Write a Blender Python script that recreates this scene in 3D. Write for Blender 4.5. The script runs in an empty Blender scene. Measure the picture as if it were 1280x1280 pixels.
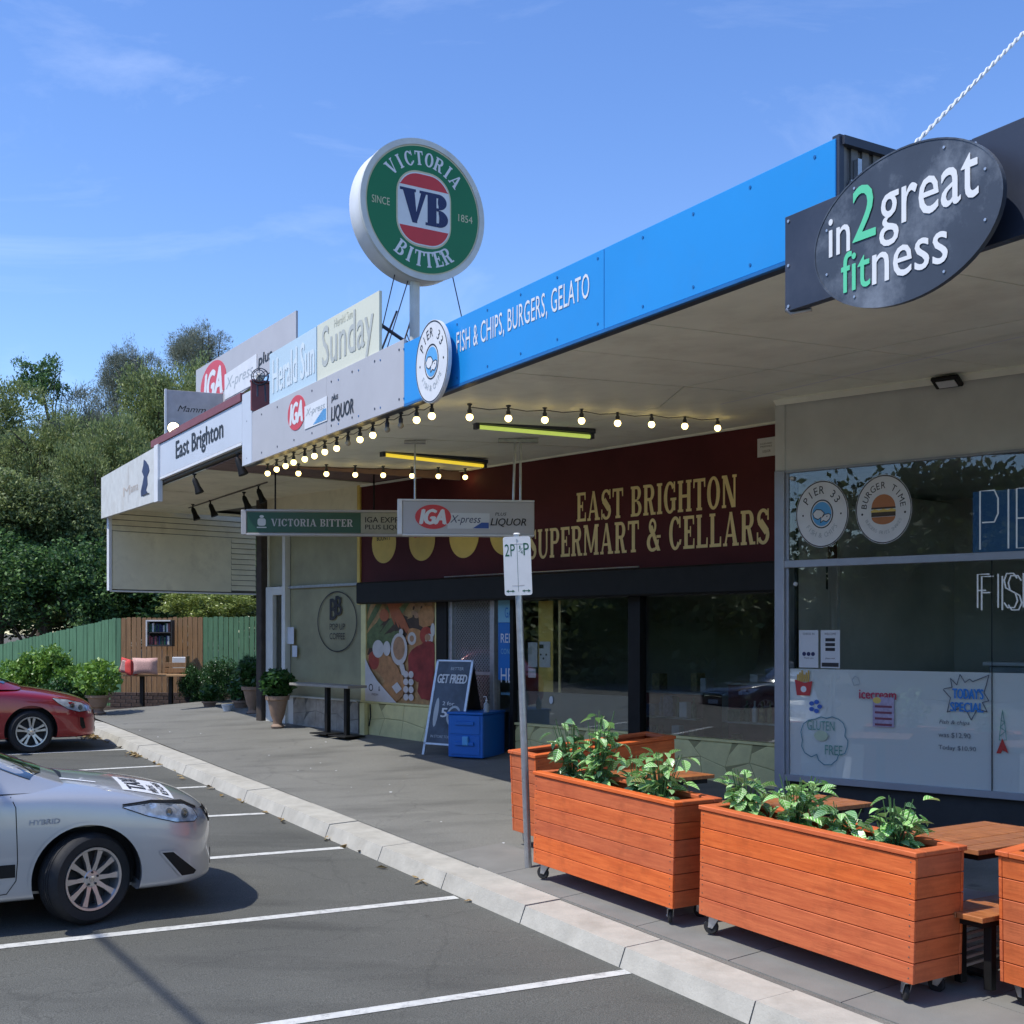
import bpy, bmesh, math, random
from mathutils import Vector, Matrix
from mathutils.bvhtree import BVHTree
random.seed(7)
scene = bpy.context.scene
COL = scene.collection
R = math.radians
# ------------------------------------------------------------------ camera, sky, sun, exposure
F = 1500.0          # focal length in photo pixels (1280 wide)
HC = 2.311          # eye height
HY = 790.0          # horizon row
cam_d = bpy.data.cameras.new('camera')
cam = bpy.data.objects.new('camera', cam_d)
COL.objects.link(cam)
cam.location = (0, 0, HC)
cam.rotation_euler = (R(90), 0, 0)
cam_d.sensor_width = 36
cam_d.lens = F / 1280 * 36
cam_d.shift_y = (HY - 640) / 1280
cam_d.clip_end = 2000
scene.camera = cam

SL = .58                                         # shadow length per metre of height
sun_to = Vector((-.842 * SL - .539 * .09, -.539 * SL + .842 * .09, 1)).normalized()
world = bpy.data.worlds.new('World')
scene.world = world
world.use_nodes = True
wn = world.node_tree
for n in list(wn.nodes): wn.nodes.remove(n)
wo = wn.nodes.new('ShaderNodeOutputWorld')
wb = wn.nodes.new('ShaderNodeBackground')
sky = wn.nodes.new('ShaderNodeTexSky')
sky.sky_type = 'NISHITA'
sky.sun_disc = False
sky.sun_elevation = math.asin(sun_to.z)
sky.sun_rotation = math.atan2(sun_to.x, sun_to.y)
sky.air_density = 1.0
sky.dust_density = 0.35
sky.ozone_density = 4.0
wb.inputs['Strength'].default_value = 0.128
# faint high cirrus wisps mixed into the sky
tc = wn.nodes.new('ShaderNodeTexCoord')
mp = wn.nodes.new('ShaderNodeMapping'); mp.inputs['Scale'].default_value = (1.2, 1.2, 3.2); mp.inputs['Rotation'].default_value = (.35, .5, .2)
ns = wn.nodes.new('ShaderNodeTexNoise'); ns.inputs['Scale'].default_value = 2.3; ns.inputs['Detail'].default_value = 9; ns.inputs['Distortion'].default_value = 1.1; ns.inputs['Roughness'].default_value = .62
rp = wn.nodes.new('ShaderNodeValToRGB')
rp.color_ramp.elements[0].position = .535; rp.color_ramp.elements[0].color = (0, 0, 0, 1)
rp.color_ramp.elements[1].position = .82; rp.color_ramp.elements[1].color = (.13, .13, .13, 1)
mx = wn.nodes.new('ShaderNodeMixRGB'); mx.inputs['Color2'].default_value = (7.0, 7.4, 8.0, 1)
gm = wn.nodes.new('ShaderNodeHueSaturation'); gm.inputs['Saturation'].default_value = 1.16; gm.inputs['Hue'].default_value = .510
wn.links.new(tc.outputs['Generated'], mp.inputs['Vector'])
wn.links.new(mp.outputs['Vector'], ns.inputs['Vector'])
wn.links.new(ns.outputs['Fac'], rp.inputs['Fac'])
wn.links.new(rp.outputs['Color'], mx.inputs['Fac'])
wn.links.new(sky.outputs['Color'], gm.inputs['Color'])
wn.links.new(gm.outputs['Color'], mx.inputs['Color1'])
wn.links.new(mx.outputs['Color'], wb.inputs['Color'])
wn.links.new(wb.outputs['Background'], wo.inputs['Surface'])

sun_d = bpy.data.lights.new('sun', 'SUN')
sun_d.energy = 2.4
sun_d.angle = R(.5)
sun_d.color = (1, .965, .90)
sun = bpy.data.objects.new('sun', sun_d)
COL.objects.link(sun)
sun.rotation_euler = (-sun_to).to_track_quat('-Z', 'Y').to_euler()
scene.view_settings.view_transform = 'Standard'
scene.view_settings.look = 'None'
scene.view_settings.exposure = 0.88
scene.view_settings.gamma = 1.0
scene.render.engine = 'CYCLES'
scene.cycles.max_bounces = 8
scene.cycles.transparent_max_bounces = 16
scene.cycles.caustics_reflective = False
scene.cycles.caustics_refractive = False

# ------------------------------------------------------------------ frames of the street
U = Vector((-.539, .842, 0)); V = Vector((.842, .539, 0)); Z = Vector((0, 0, 1))
def UV(u, v, z=0): return U * u + V * v + Z * z
def uv(p): return p.x * U.x + p.y * U.y, p.x * V.x + p.y * V.y
def road_z(u): return .027 * u
def kerb_v(u): return 4.70 + .017 * (u - 5)
def path_z(u, v): return .027 * u + .13 + .06 * max(0., v - 5.0)
def G(px, py, dz=0.0, path=True):
    """point on the ground (or dz above it) that photo pixel px,py looks at"""
    r = (px - 640) / F; k = (py - HY) / F
    a = .842 - .539 * r; b = .842 * r + .539
    if path: Y = (HC - .13 - dz + .3) / (k + .027 * a + .06 * b)
    else: Y = (HC - dz) / (k + .027 * a)
    return Vector((r * Y, Y, HC - k * Y - dz * 0))
class VP:
    """vertical plane: point p0, e = direction away from the camera, n = towards the street"""
    def __init__(s, p0, e, n): s.p0 = Vector((*p0, 0)); s.e = Vector((*e, 0)).normalized(); s.n = Vector((*n, 0)).normalized()
    def sx(s, px, off=0):
        r = (px - 640) / F; p = s.p0 + s.n * off
        return (r * p.y - p.x) / (s.e.x - r * s.e.y)
    def at(s, sv, z, off=0): return s.p0 + s.n * off + s.e * sv + Z * z
    def pt(s, px, py, off=0):
        p = s.p0 + s.n * off + s.e * s.sx(px, off)
        return Vector((p.x, p.y, HC + (HY - py) / F * p.y))
    def z(s, px, py, off=0): return s.pt(px, py, off).z
    def frame(s, px, py, off=0): return Frame(s.pt(px, py, off), -s.e, Z, s.n)
class Frame:
    def __init__(s, o, x, y, z): s.o, s.x, s.y, s.z = Vector(o), Vector(x), Vector(y), Vector(z)
    def __call__(s, p): return s.o + s.x * p[0] + s.y * p[1] + s.z * (p[2] if len(p) > 2 else 0)
    def sub(s, a, b, c=0): return Frame(s((a, b, c)), s.x, s.y, s.z)
ID = Frame((0, 0, 0), (1, 0, 0), (0, 1, 0), (0, 0, 1))
WALL = VP((.105, 15.75), (-.6755, .7374), (-.7374, -.6755))      # supermarket and coffee shop front
PIER = VP((2.55, 11.6), (-.7705, .6374), (-.6374, -.7705))       # fish shop front
AWN = VP((1.548, 6.83), (-.5108, .8596), (-.8596, -.5108))       # street edge of the awning

# ------------------------------------------------------------------ object helpers
def tag(o, label=None, cat=None, group=None, kind=None):
    if label: o['label'] = label
    if cat: o['category'] = cat
    if group: o['group'] = group
    if kind: o['kind'] = kind
    return o
def thing(name, label, cat, loc=(0, 0, 0), rot=(0, 0, 0), group=None):
    o = bpy.data.objects.new(name, None); COL.objects.link(o)
    o.location = loc
    o.rotation_euler = rot if hasattr(rot, '__len__') else (0, 0, rot)
    o.empty_display_size = .1
    return tag(o, label, cat, group)
def rootmat(o):
    m = Matrix.Identity(4)
    while o is not None:
        m = (Matrix.Translation(o.location) @ o.rotation_euler.to_matrix().to_4x4()) @ m
        o = o.parent
    return m
def dup(root, loc, rot, label=None, group=None):
    r = root.copy(); COL.objects.link(r); r.location = loc
    r.rotation_euler = rot if hasattr(rot, '__len__') else (0, 0, rot)
    if label: r['label'] = label
    if group: r['group'] = group
    for ch in list(root.children):
        c = ch.copy(); COL.objects.link(c); c.parent = r
        for g in list(ch.children):
            d = g.copy(); COL.objects.link(d); d.parent = c
    return r
def inst(mesh, name, parent, loc=(0, 0, 0), rot=(0, 0, 0), scale=(1, 1, 1)):
    o = bpy.data.objects.new(name, mesh); COL.objects.link(o); o.parent = parent
    o.location = loc; o.rotation_euler = rot; o.scale = scale
    return o
class MB:
    def __init__(s): s.v = []; s.f = []; s.mi = []; s.cur = 0
    def add(s, vs, fs, fr=None):
        k = len(s.v)
        s.v += [fr(p) for p in vs] if fr else [Vector(p) for p in vs]
        s.f += [tuple(i + k for i in f) for f in fs]; s.mi += [s.cur] * len(fs)
        return s
    def box(s, a, b, fr=None, ch=0):
        (x0, y0, z0), (x1, y1, z1) = a, b
        if x0 > x1: x0, x1 = x1, x0
        if y0 > y1: y0, y1 = y1, y0
        if z0 > z1: z0, z1 = z1, z0
        if ch <= 0:
            return s.add([(x0, y0, z0), (x1, y0, z0), (x1, y1, z0), (x0, y1, z0), (x0, y0, z1), (x1, y0, z1), (x1, y1, z1), (x0, y1, z1)],
                  [(0, 3, 2, 1), (4, 5, 6, 7), (0, 1, 5, 4), (1, 2, 6, 5), (2, 3, 7, 6), (3, 0, 4, 7)], fr)
        bm = bmesh.new(); bmesh.ops.create_cube(bm, size=1)
        for v in bm.verts:
            v.co = Vector(((x0 + x1) / 2 + v.co.x * (x1 - x0), (y0 + y1) / 2 + v.co.y * (y1 - y0), (z0 + z1) / 2 + v.co.z * (z1 - z0)))
        bmesh.ops.bevel(bm, geom=bm.edges[:], offset=ch, segments=1, affect='EDGES', profile=.5)
        bm.verts.index_update()
        s.add([v.co.copy() for v in bm.verts], [tuple(v.index for v in f.verts) for f in bm.faces], fr); bm.free()
        return s
    def prism(s, pts, z0, z1, fr=None):
        """2D outline in the frame's x,y raised along its z"""
        n = len(pts)
        area = sum(pts[i][0] * pts[(i + 1) % n][1] - pts[(i + 1) % n][0] * pts[i][1] for i in range(n))
        if area < 0: pts = pts[::-1]
        vs = [(p[0], p[1], z0) for p in pts] + [(p[0], p[1], z1) for p in pts]
        fs = [tuple(range(n - 1, -1, -1)), tuple(range(n, 2 * n))] + [(i, (i + 1) % n, n + (i + 1) % n, n + i) for i in range(n)]
        return s.add(vs, fs, fr)
    def band(s, outer, inner, z0, z1, fr=None, closed=False):
        n = len(outer); vs = []
        for z in (z0, z1):
            vs += [(p[0], p[1], z) for p in outer] + [(p[0], p[1], z) for p in inner]
        fs = []
        m = n if closed else n - 1
        for i in range(m):
            j = (i + 1) % n
            fs += [(2 * n + i, 2 * n + j, 3 * n + j, 3 * n + i), (i, n + i, n + j, j), (i, j, 2 * n + j, 2 * n + i), (n + i, 3 * n + i, 3 * n + j, n + j)]
        if not closed:
            fs += [(0, 2 * n, 3 * n, n), (n - 1, 2 * n - 1, 4 * n - 1, 3 * n - 1)]
        return s.add(vs, fs, fr)
    def tube(s, pts, r, n=8, fr=None, cap=True):
        pts = [fr(p) if fr else Vector(p) for p in pts]; k0 = len(s.v); m = len(pts)
        rs = r if isinstance(r, (list, tuple)) else [r] * m
        t0 = (pts[1] - pts[0]).normalized()
        up = Vector((0, 0, 1)) if abs(t0.z) < .9 else Vector((1, 0, 0))
        a = t0.cross(up).normalized()
        for i, p in enumerate(pts):
            t = (pts[min(i + 1, m - 1)] - pts[max(i - 1, 0)]).normalized()
            a = (a - t * a.dot(t)).normalized(); b = t.cross(a)
            for j in range(n):
                an = 2 * math.pi * j / n
                s.v.append(p + (a * math.cos(an) + b * math.sin(an)) * rs[i])
        for i in range(m - 1):
            for j in range(n):
                q = (j + 1) % n
                s.f.append((k0 + i * n + j, k0 + i * n + q, k0 + (i + 1) * n + q, k0 + (i + 1) * n + j)); s.mi.append(s.cur)
        if cap:
            s.f.append(tuple(k0 + j for j in range(n - 1, -1, -1))); s.mi.append(s.cur)
            s.f.append(tuple(k0 + (m - 1) * n + j for j in range(n))); s.mi.append(s.cur)
        return s
    def lathe(s, prof, n=24, fr=None, cap=True):
        """profile of (radius, height) turned about the frame's z"""
        vs = []; fs = []; m = len(prof)
        for r, h in prof:
            for j in range(n):
                an = 2 * math.pi * j / n; vs.append((r * math.cos(an), r * math.sin(an), h))
        for i in range(m - 1):
            for j in range(n):
                q = (j + 1) % n
                fs.append((i * n + j, i * n + q, (i + 1) * n + q, (i + 1) * n + j))
        if cap: fs.append(tuple(range(n - 1, -1, -1))); fs.append(tuple((m - 1) * n + j for j in range(n)))
        return s.add(vs, fs, fr)
    def sphere(s, c, r, n=10, fr=None):
        prof = [(max(1e-4, math.sin(math.pi * i / n)) * r, -math.cos(math.pi * i / n) * r) for i in range(n + 1)]
        o = fr(c) if fr else Vector(c)
        f2 = Frame(o, (1, 0, 0), (0, 1, 0), (0, 0, 1)) if not fr else Frame(o, fr.x, fr.y, fr.z)
        return s.lathe(prof, n + 4, f2)
    def mesh(s, name, mat, smooth=False, inv=None):
        me = bpy.data.meshes.new(name)
        vs = [inv @ v for v in s.v] if inv else s.v
        me.from_pydata([tuple(v) for v in vs], [], s.f)
        mats = mat if isinstance(mat, (list, tuple)) else [mat]
        for m in mats: me.materials.append(m)
        if len(mats) > 1: me.polygons.foreach_set('material_index', s.mi)
        if smooth:
            me.shade_smooth()
            try: me.set_sharp_from_angle(angle=R(smooth if smooth is not True else 40))
            except Exception: pass
        me.update()
        return me
    def obj(s, name, mat, parent=None, smooth=False, world=True):
        inv = rootmat(parent).inverted() if (parent is not None and world) else None
        me = s.mesh(name, mat, smooth, inv)
        o = bpy.data.objects.new(name, me); COL.objects.link(o)
        if parent is not None: o.parent = parent
        return o
def ell(cx, cy, rx, ry, n=40, a0=0, a1=360):
    full = abs(a1 - a0) >= 360
    m = n if full else n + 1
    return [(cx + rx * math.cos(R(a0 + (a1 - a0) * i / n)), cy + ry * math.sin(R(a0 + (a1 - a0) * i / n))) for i in range(m)]

# ------------------------------------------------------------------ materials
def rgb(r, g, b): return (r, g, b, 1)
def S(r, g, b):                                    # 0-255 display colour to linear
    f = lambda c: (c / 255 / 12.92) if c / 255 <= .04045 else ((c / 255 + .055) / 1.055) ** 2.4
    return (f(r), f(g), f(b))
def mat(name, c, rough=.6, metal=0., var=.12, scale=6., bump=0., bscale=40., spec=.5, coat=0., emit=None, es=0., stretch=None, c2=None, dirt=0., dscale=1.2, dcol=(.05, .045, .04)):
    m = bpy.data.materials.new(name); m.use_nodes = True
    nt = m.node_tree; N = nt.nodes; L = nt.links
    p = N['Principled BSDF']
    p.inputs['Roughness'].default_value = rough
    p.inputs['Metallic'].default_value = metal
    p.inputs['Specular IOR Level'].default_value = spec
    p.inputs['Coat Weight'].default_value = coat
    p.inputs['Coat Roughness'].default_value = .05
    tc = N.new('ShaderNodeTexCoord'); mp = N.new('ShaderNodeMapping')
    if stretch: mp.inputs['Scale'].default_value = stretch
    L.new(tc.outputs['Object'], mp.inputs['Vector'])
    ns = N.new('ShaderNodeTexNoise'); ns.inputs['Scale'].default_value = scale; ns.inputs['Detail'].default_value = 6; ns.inputs['Roughness'].default_value = .6
    L.new(mp.outputs['Vector'], ns.inputs['Vector'])
    rp = N.new('ShaderNodeValToRGB')
    ca = tuple(min(1, x * (1 - var)) for x in c); cb = tuple(min(1, x * (1 + var)) for x in (c2 or c))
    rp.color_ramp.elements[0].position = .32; rp.color_ramp.elements[0].color = (*ca, 1)
    rp.color_ramp.elements[1].position = .68; rp.color_ramp.elements[1].color = (*cb, 1)
    L.new(ns.outputs['Fac'], rp.inputs['Fac'])
    out = rp.outputs['Color']
    if dirt > 0:
        n3 = N.new('ShaderNodeTexNoise'); n3.inputs['Scale'].default_value = dscale; n3.inputs['Detail'].default_value = 8; n3.inputs['Roughness'].default_value = .7
        L.new(tc.outputs['Object'], n3.inputs['Vector'])
        r3 = N.new('ShaderNodeValToRGB'); r3.color_ramp.elements[0].position = .5; r3.color_ramp.elements[0].color = (0, 0, 0, 1)
        r3.color_ramp.elements[1].position = .75; r3.color_ramp.elements[1].color = (dirt, dirt, dirt, 1)
        L.new(n3.outputs['Fac'], r3.inputs['Fac'])
        mx = N.new('ShaderNodeMixRGB'); mx.inputs['Color2'].default_value = (*dcol, 1)
        L.new(r3.outputs['Color'], mx.inputs['Fac']); L.new(out, mx.inputs['Color1']); out = mx.outputs['Color']
    L.new(out, p.inputs['Base Color'])
    if bump > 0:
        n2 = N.new('ShaderNodeTexNoise'); n2.inputs['Scale'].default_value = bscale; n2.inputs['Detail'].default_value = 5
        L.new(mp.outputs['Vector'], n2.inputs['Vector'])
        bp = N.new('ShaderNodeBump'); bp.inputs['Strength'].default_value = bump; bp.inputs['Distance'].default_value = .01
        L.new(n2.outputs['Fac'], bp.inputs['Height']); L.new(bp.outputs['Normal'], p.inputs['Normal'])
    if emit:
        p.inputs['Emission Color'].default_value = (*emit, 1); p.inputs['Emission Strength'].default_value = es
    return m
def glass(name, tint=(.75, .8, .8), refl=.12, dirt=.0, rough=.0):
    m = bpy.data.materials.new(name); m.use_nodes = True
    nt = m.node_tree; N = nt.nodes; L = nt.links
    N.remove(N['Principled BSDF']); o = N['Material Output']
    tr = N.new('ShaderNodeBsdfTransparent'); tr.inputs['Color'].default_value = (*tint, 1)
    gl = N.new('ShaderNodeBsdfGlossy'); gl.inputs['Roughness'].default_value = rough; gl.inputs['Color'].default_value = (.95, .97, 1, 1)
    fr = N.new('ShaderNodeFresnel'); fr.inputs['IOR'].default_value = 1.52
    ad = N.new('ShaderNodeMath'); ad.operation = 'ADD'; ad.use_clamp = True; ad.inputs[1].default_value = refl
    ms = N.new('ShaderNodeMixShader')
    ge = N.new('ShaderNodeNewGeometry'); iv = N.new('ShaderNodeMath'); iv.operation = 'SUBTRACT'; iv.inputs[0].default_value = 1
    mu = N.new('ShaderNodeMath'); mu.operation = 'MULTIPLY'           # only the outer skin of the pane mirrors
    L.new(ge.outputs['Backfacing'], iv.inputs[1])
    L.new(fr.outputs['Fac'], ad.inputs[0]); L.new(ad.outputs[0], mu.inputs[0]); L.new(iv.outputs[0], mu.inputs[1]); L.new(mu.outputs[0], ms.inputs['Fac'])
    L.new(tr.outputs[0], ms.inputs[1]); L.new(gl.outputs[0], ms.inputs[2])
    L.new(ms.outputs[0], o.inputs['Surface'])
    return m
def leafmat(name, cols, rough=.5, trans=.3):
    m = bpy.data.materials.new(name); m.use_nodes = True
    nt = m.node_tree; N = nt.nodes; L = nt.links
    p = N['Principled BSDF']; o = N['Material Output']
    g = N.new('ShaderNodeNewGeometry'); rp = N.new('ShaderNodeValToRGB')
    els = rp.color_ramp.elements
    els[0].position = 0; els[0].color = (*cols[0], 1)
    els[1].position = 1; els[1].color = (*cols[-1], 1)
    for i, c in enumerate(cols[1:-1]):
        e = els.new((i + 1) / (len(cols) - 1)); e.color = (*c, 1)
    L.new(g.outputs['Random Per Island'], rp.inputs['Fac'])
    L.new(rp.outputs['Color'], p.inputs['Base Color']); p.inputs['Roughness'].default_value = rough
    tl = N.new('ShaderNodeBsdfTranslucent'); L.new(rp.outputs['Color'], tl.inputs['Color'])
    ms = N.new('ShaderNodeMixShader'); ms.inputs['Fac'].default_value = trans
    L.new(p.outputs[0], ms.inputs[1]); L.new(tl.outputs[0], ms.inputs[2]); L.new(ms.outputs[0], o.inputs['Surface'])
    return m
M = {}
M['white'] = mat('white_paint', (.72, .73, .74), .45, var=.05)
M['offwhite'] = mat('aged_white_panel', (.62, .63, .60), .55, var=.08, dirt=.35, dscale=2.5, dcol=(.35, .28, .2))
M['blackp'] = mat('black_paint', (.010, .010, .010), .55, var=.2, spec=.25)
M['steel'] = mat('galvanised_steel', (.5, .51, .52), .38, .8, var=.12, scale=15)
M['alu'] = mat('grey_aluminium', (.34, .36, .40), .4, .3, var=.06)
M['soffit'] = mat('cream_soffit_paint', (.88, .89, .76), .6, var=.06, scale=2, dirt=.25, dscale=1.6, dcol=(.3, .25, .18))
M['soffitgap'] = mat('soffit_joint_dark', (.12, .11, .09), .8)
M['cream'] = mat('cream_board_paint', (.82, .77, .58), .6, var=.07, scale=2, dirt=.3, dscale=2.2, dcol=(.25, .2, .14))
M['maroon'] = mat('maroon_sign_panel', (.085, .017, .020), .6, var=.18, scale=1.2, spec=.2)
M['maroonfl'] = mat('maroon_flashing', (.22, .06, .065), .5, var=.1)
M['gold'] = mat('gold_lettering', (.85, .68, .32), .45, var=.06)
M['yell'] = mat('yellow_disc_print', (.72, .52, .12), .5, var=.06)
M['blue'] = mat('bright_blue_panel', (.012, .27, .68), .38, var=.04, scale=1, dirt=.10, dscale=3, dcol=(.10, .22, .4))
M['greyp'] = mat('light_grey_panel', (.47, .46, .47), .45, var=.05, scale=1.5, dirt=.08)
M['greyp2'] = mat('pale_blue_grey_panel', (.56, .60, .66), .45, var=.05, scale=1.5)
M['charcoal'] = mat('charcoal_panel', (.028, .035, .055), .42, var=.15, scale=2, dirt=.15, dscale=1.5, dcol=(.2, .2, .22))
M['slate'] = mat('weathered_slate_sign', (.05, .06, .078), .4, var=.2, scale=2.2, dirt=.8, dscale=2.4, dcol=(.26, .29, .33))
M['mint'] = mat('mint_green_lettering', (.12, .62, .34), .4, var=.04, scale=2)
M['igared'] = mat('red_logo_print', (.62, .035, .04), .4, var=.04)
M['navy'] = mat('navy_print', (.012, .02, .09), .4, var=.05)
M['vbgreen'] = mat('green_sign_face', (.004, .17, .05), .3, var=.06, scale=2)
M['gilt'] = mat('pale_gold_print', (.6, .55, .35), .4, var=.04)
M['printblack'] = mat('black_print', (.015, .015, .018), .5, var=.1)
M['printgrey'] = mat('faded_grey_print', (.40, .44, .46), .5, var=.08)
M['greendark'] = mat('dark_green_sign', (.01, .075, .04), .4, var=.1)
M['palecream'] = mat('sun_faded_cream_sign', (.68, .68, .54), .5, var=.03, scale=1.5)
M['paleblue'] = mat('sun_faded_blue_sign', (.50, .64, .72), .5, var=.03, scale=1.5)
M['skyblue'] = mat('light_blue_print', (.10, .38, .72), .4, var=.04)
M['ywall'] = mat('yellow_painted_stone', (.72, .64, .30), .65, var=.1, scale=5, bump=.4, bscale=25)
M['ywallgap'] = mat('yellow_wall_joint', (.36, .31, .14), .8)
M['pierwall'] = mat('grey_render', (.60, .61, .58), .7, var=.06, scale=3)
M['film'] = mat('frosted_grey_film', (.20, .21, .19), .35, var=.05)
M['board'] = mat('white_window_board', (.93, .91, .86), .18, var=.03, scale=1, spec=.6)
M['inwall'] = mat('dim_interior_wall', (.50, .50, .45), .8, var=.15, scale=1.5)
M['indark'] = mat('dark_interior', (.03, .03, .03), .7, var=.2)
M['orange'] = None
M['conc'] = mat('kerb_concrete', (.44, .42, .36), .8, var=.12, scale=5, bump=.35, bscale=60, dirt=.35, dscale=3, dcol=(.22, .19, .14))
M['terra'] = mat('terracotta', (.27, .18, .125), .7, var=.15, scale=6, bump=.2, dirt=.4, dscale=5, dcol=(.3, .27, .22))
M['stone'] = mat('grey_stone', (.36, .32, .26), .75, var=.25, scale=7, bump=.5, bscale=20)
M['stonegap'] = mat('stone_mortar', (.16, .15, .13), .9)
M['olive'] = mat('olive_blind_behind_glass', (.30, .28, .16), .5, var=.22, scale=1.3, spec=.5, coat=.25)
M['doorwhite'] = mat('cream_door_frame', (.66, .66, .60), .45, var=.05)
M['green'] = mat('green_fence_paint', (.10, .22, .12), .7, var=.18, scale=4, stretch=(4, 4, .5), bump=.2)
M['timber'] = mat('raw_fence_timber', (.28, .16, .075), .7, var=.25, scale=5, stretch=(6, 6, .5), bump=.3)
M['soil'] = mat('soil', (.035, .025, .018), .95, var=.4, scale=20, bump=.8, bscale=60)
M['bark'] = mat('bark', (.10, .075, .055), .9, var=.3, scale=8, bump=.7, bscale=20, stretch=(3, 3, .6))
M['rubber'] = mat('tyre_rubber', (.018, .018, .019), .75, var=.2, scale=20, bump=.15, bscale=90)
M['rim'] = mat('alloy_rim', (.55, .56, .57), .3, .85, var=.06)
M['chrome'] = mat('chrome', (.75, .75, .77), .1, 1.0, var=.02)
M['silver'] = mat('silver_car_paint', (.46, .465, .47), .34, .42, var=.02, scale=1.5, coat=1.0)
M['redcar'] = mat('red_car_paint', (.30, .008, .014), .3, .35, var=.03, scale=1.5, coat=1.0)
M['darkcar'] = mat('dark_car_paint', (.02, .025, .03), .25, .3, var=.03, coat=1.0)
M['carglass'] = mat('dark_car_glass', (.02, .028, .03), .03, var=.05, spec=.9, coat=1)
M['cabinet'] = mat('blue_cabinet_paint', (.01, .14, .50), .4, var=.06, scale=3)
M['paper'] = mat('paper_notice', (.62, .64, .66), .6, var=.03)
M['bulb'] = mat('warm_lit_bulb', (1, .8, .4), .5, emit=(1, .74, .26), es=3.6)
M['bulboff'] = mat('unlit_bulb', (.4, .35, .25), .3)
M['tubey'] = mat('yellow_lit_tube', (.8, .6, .1), .5, emit=(1, .72, .05), es=.42)
M['tubeg'] = mat('lime_lit_tube', (.6, .8, .2), .5, emit=(.68, .85, .16), es=.30)
M['spot'] = mat('lit_spotlight_lens', (1, .9, .6), .5, emit=(1, .88, .55), es=5)
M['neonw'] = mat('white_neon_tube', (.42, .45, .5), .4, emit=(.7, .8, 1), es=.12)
M['neonb'] = mat('dark_blue_neon_board', (.012, .035, .08), .5, emit=(.01, .07, .22), es=.10)  # blue glow of the letters put into the board as emission
M['glass'] = glass('shop_glass', (.92, .93, .91), .18)
M['glass2'] = glass('fish_shop_glass', (.93, .95, .95), .05)
def woodmat(name, c, c2, rough=.45, sc=3., st=(1, 14, 14), coat=.2):
    m = mat(name, c, rough, var=.07, scale=sc, stretch=st, c2=c2, bump=.18, bscale=10, coat=coat, dirt=.5, dscale=6, dcol=tuple(x * .55 for x in c))
    nt = m.node_tree; N = nt.nodes; L = nt.links; p = N['Principled BSDF']; src = p.inputs['Base Color'].links[0].from_socket
    oi = N.new('ShaderNodeObjectInfo'); hs = N.new('ShaderNodeHueSaturation')                  # every board its own tone
    for sock, lo, hi in (('Value', .86, 1.10), ('Saturation', .97, 1.02)):
        r = N.new('ShaderNodeMapRange'); r.inputs['To Min'].default_value = lo; r.inputs['To Max'].default_value = hi; L.new(oi.outputs['Random'], r.inputs['Value']); L.new(r.outputs[0], hs.inputs[sock])
    vm = N.new('ShaderNodeVectorMath'); vm.operation = 'ADD'; tc = N['Texture Coordinate']; mp = N['Mapping']
    sc2 = N.new('ShaderNodeVectorMath'); sc2.operation = 'SCALE'; sc2.inputs[0].default_value = (7.3, 3.1, 5.7); L.new(oi.outputs['Random'], sc2.inputs['Scale'])
    L.new(tc.outputs['Object'], vm.inputs[0]); L.new(sc2.outputs[0], vm.inputs[1]); L.new(vm.outputs[0], mp.inputs['Vector'])
    L.new(src, hs.inputs['Color']); L.new(hs.outputs[0], p.inputs['Base Color'])
    return m
M['orange'] = woodmat('orange_stained_pine', (.62, .115, .026), (.72, .165, .042), coat=.0, rough=.6)
M['orangez'] = woodmat('orange_stained_pine_end', (.56, .12, .032), (.62, .15, .042), st=(14, 1, 14), coat=.0, rough=.6)
M['deckwood'] = woodmat('oiled_table_timber', (.30, .095, .03), (.48, .19, .07), sc=4, coat=.15, st=(12, 1.2, 12))
def leafy(name): return leafmat(name, [(.016, .09, .018), (.03, .16, .03), (.06, .24, .05)], .35, .2)
# ------------------------------------------------------------------ lettering
_tc = {}
def font_geo(s, bold=0., shear=0., space=1.):
    key = (s, bold, shear, space)
    if key in _tc: return _tc[key]
    cu = bpy.data.curves.new('t', 'FONT'); cu.body = s; cu.size = 1; cu.offset = bold; cu.shear = shear
    cu.space_character = space; cu.resolution_u = 3; cu.align_x = 'LEFT'
    o = bpy.data.objects.new('t', cu); COL.objects.link(o)
    dg = bpy.context.evaluated_depsgraph_get()
    me = bpy.data.meshes.new_from_object(o.evaluated_get(dg))
    ar = sum(p.area for p in me.polygons)
    if len(me.vertices) and ar < .06 * o.dimensions.x * o.dimensions.y or not len(me.polygons):
        bpy.data.objects.remove(o); bpy.data.curves.remove(cu)
        r_ = font_geo(s, bold * .5 if abs(bold) > .003 else 0., shear * .9 if bold == 0 else shear, space) if (bold or shear > .02) else ([(0, 0), (1, 0), (1, 1)], [])
        _tc[key] = r_; return r_
    vs = [(v.co.x, v.co.y) for v in me.vertices]; fs = [tuple(p.vertices) for p in me.polygons]
    bpy.data.objects.remove(o); bpy.data.curves.remove(cu); bpy.data.meshes.remove(me)
    _tc[key] = (vs, fs); return vs, fs
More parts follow.
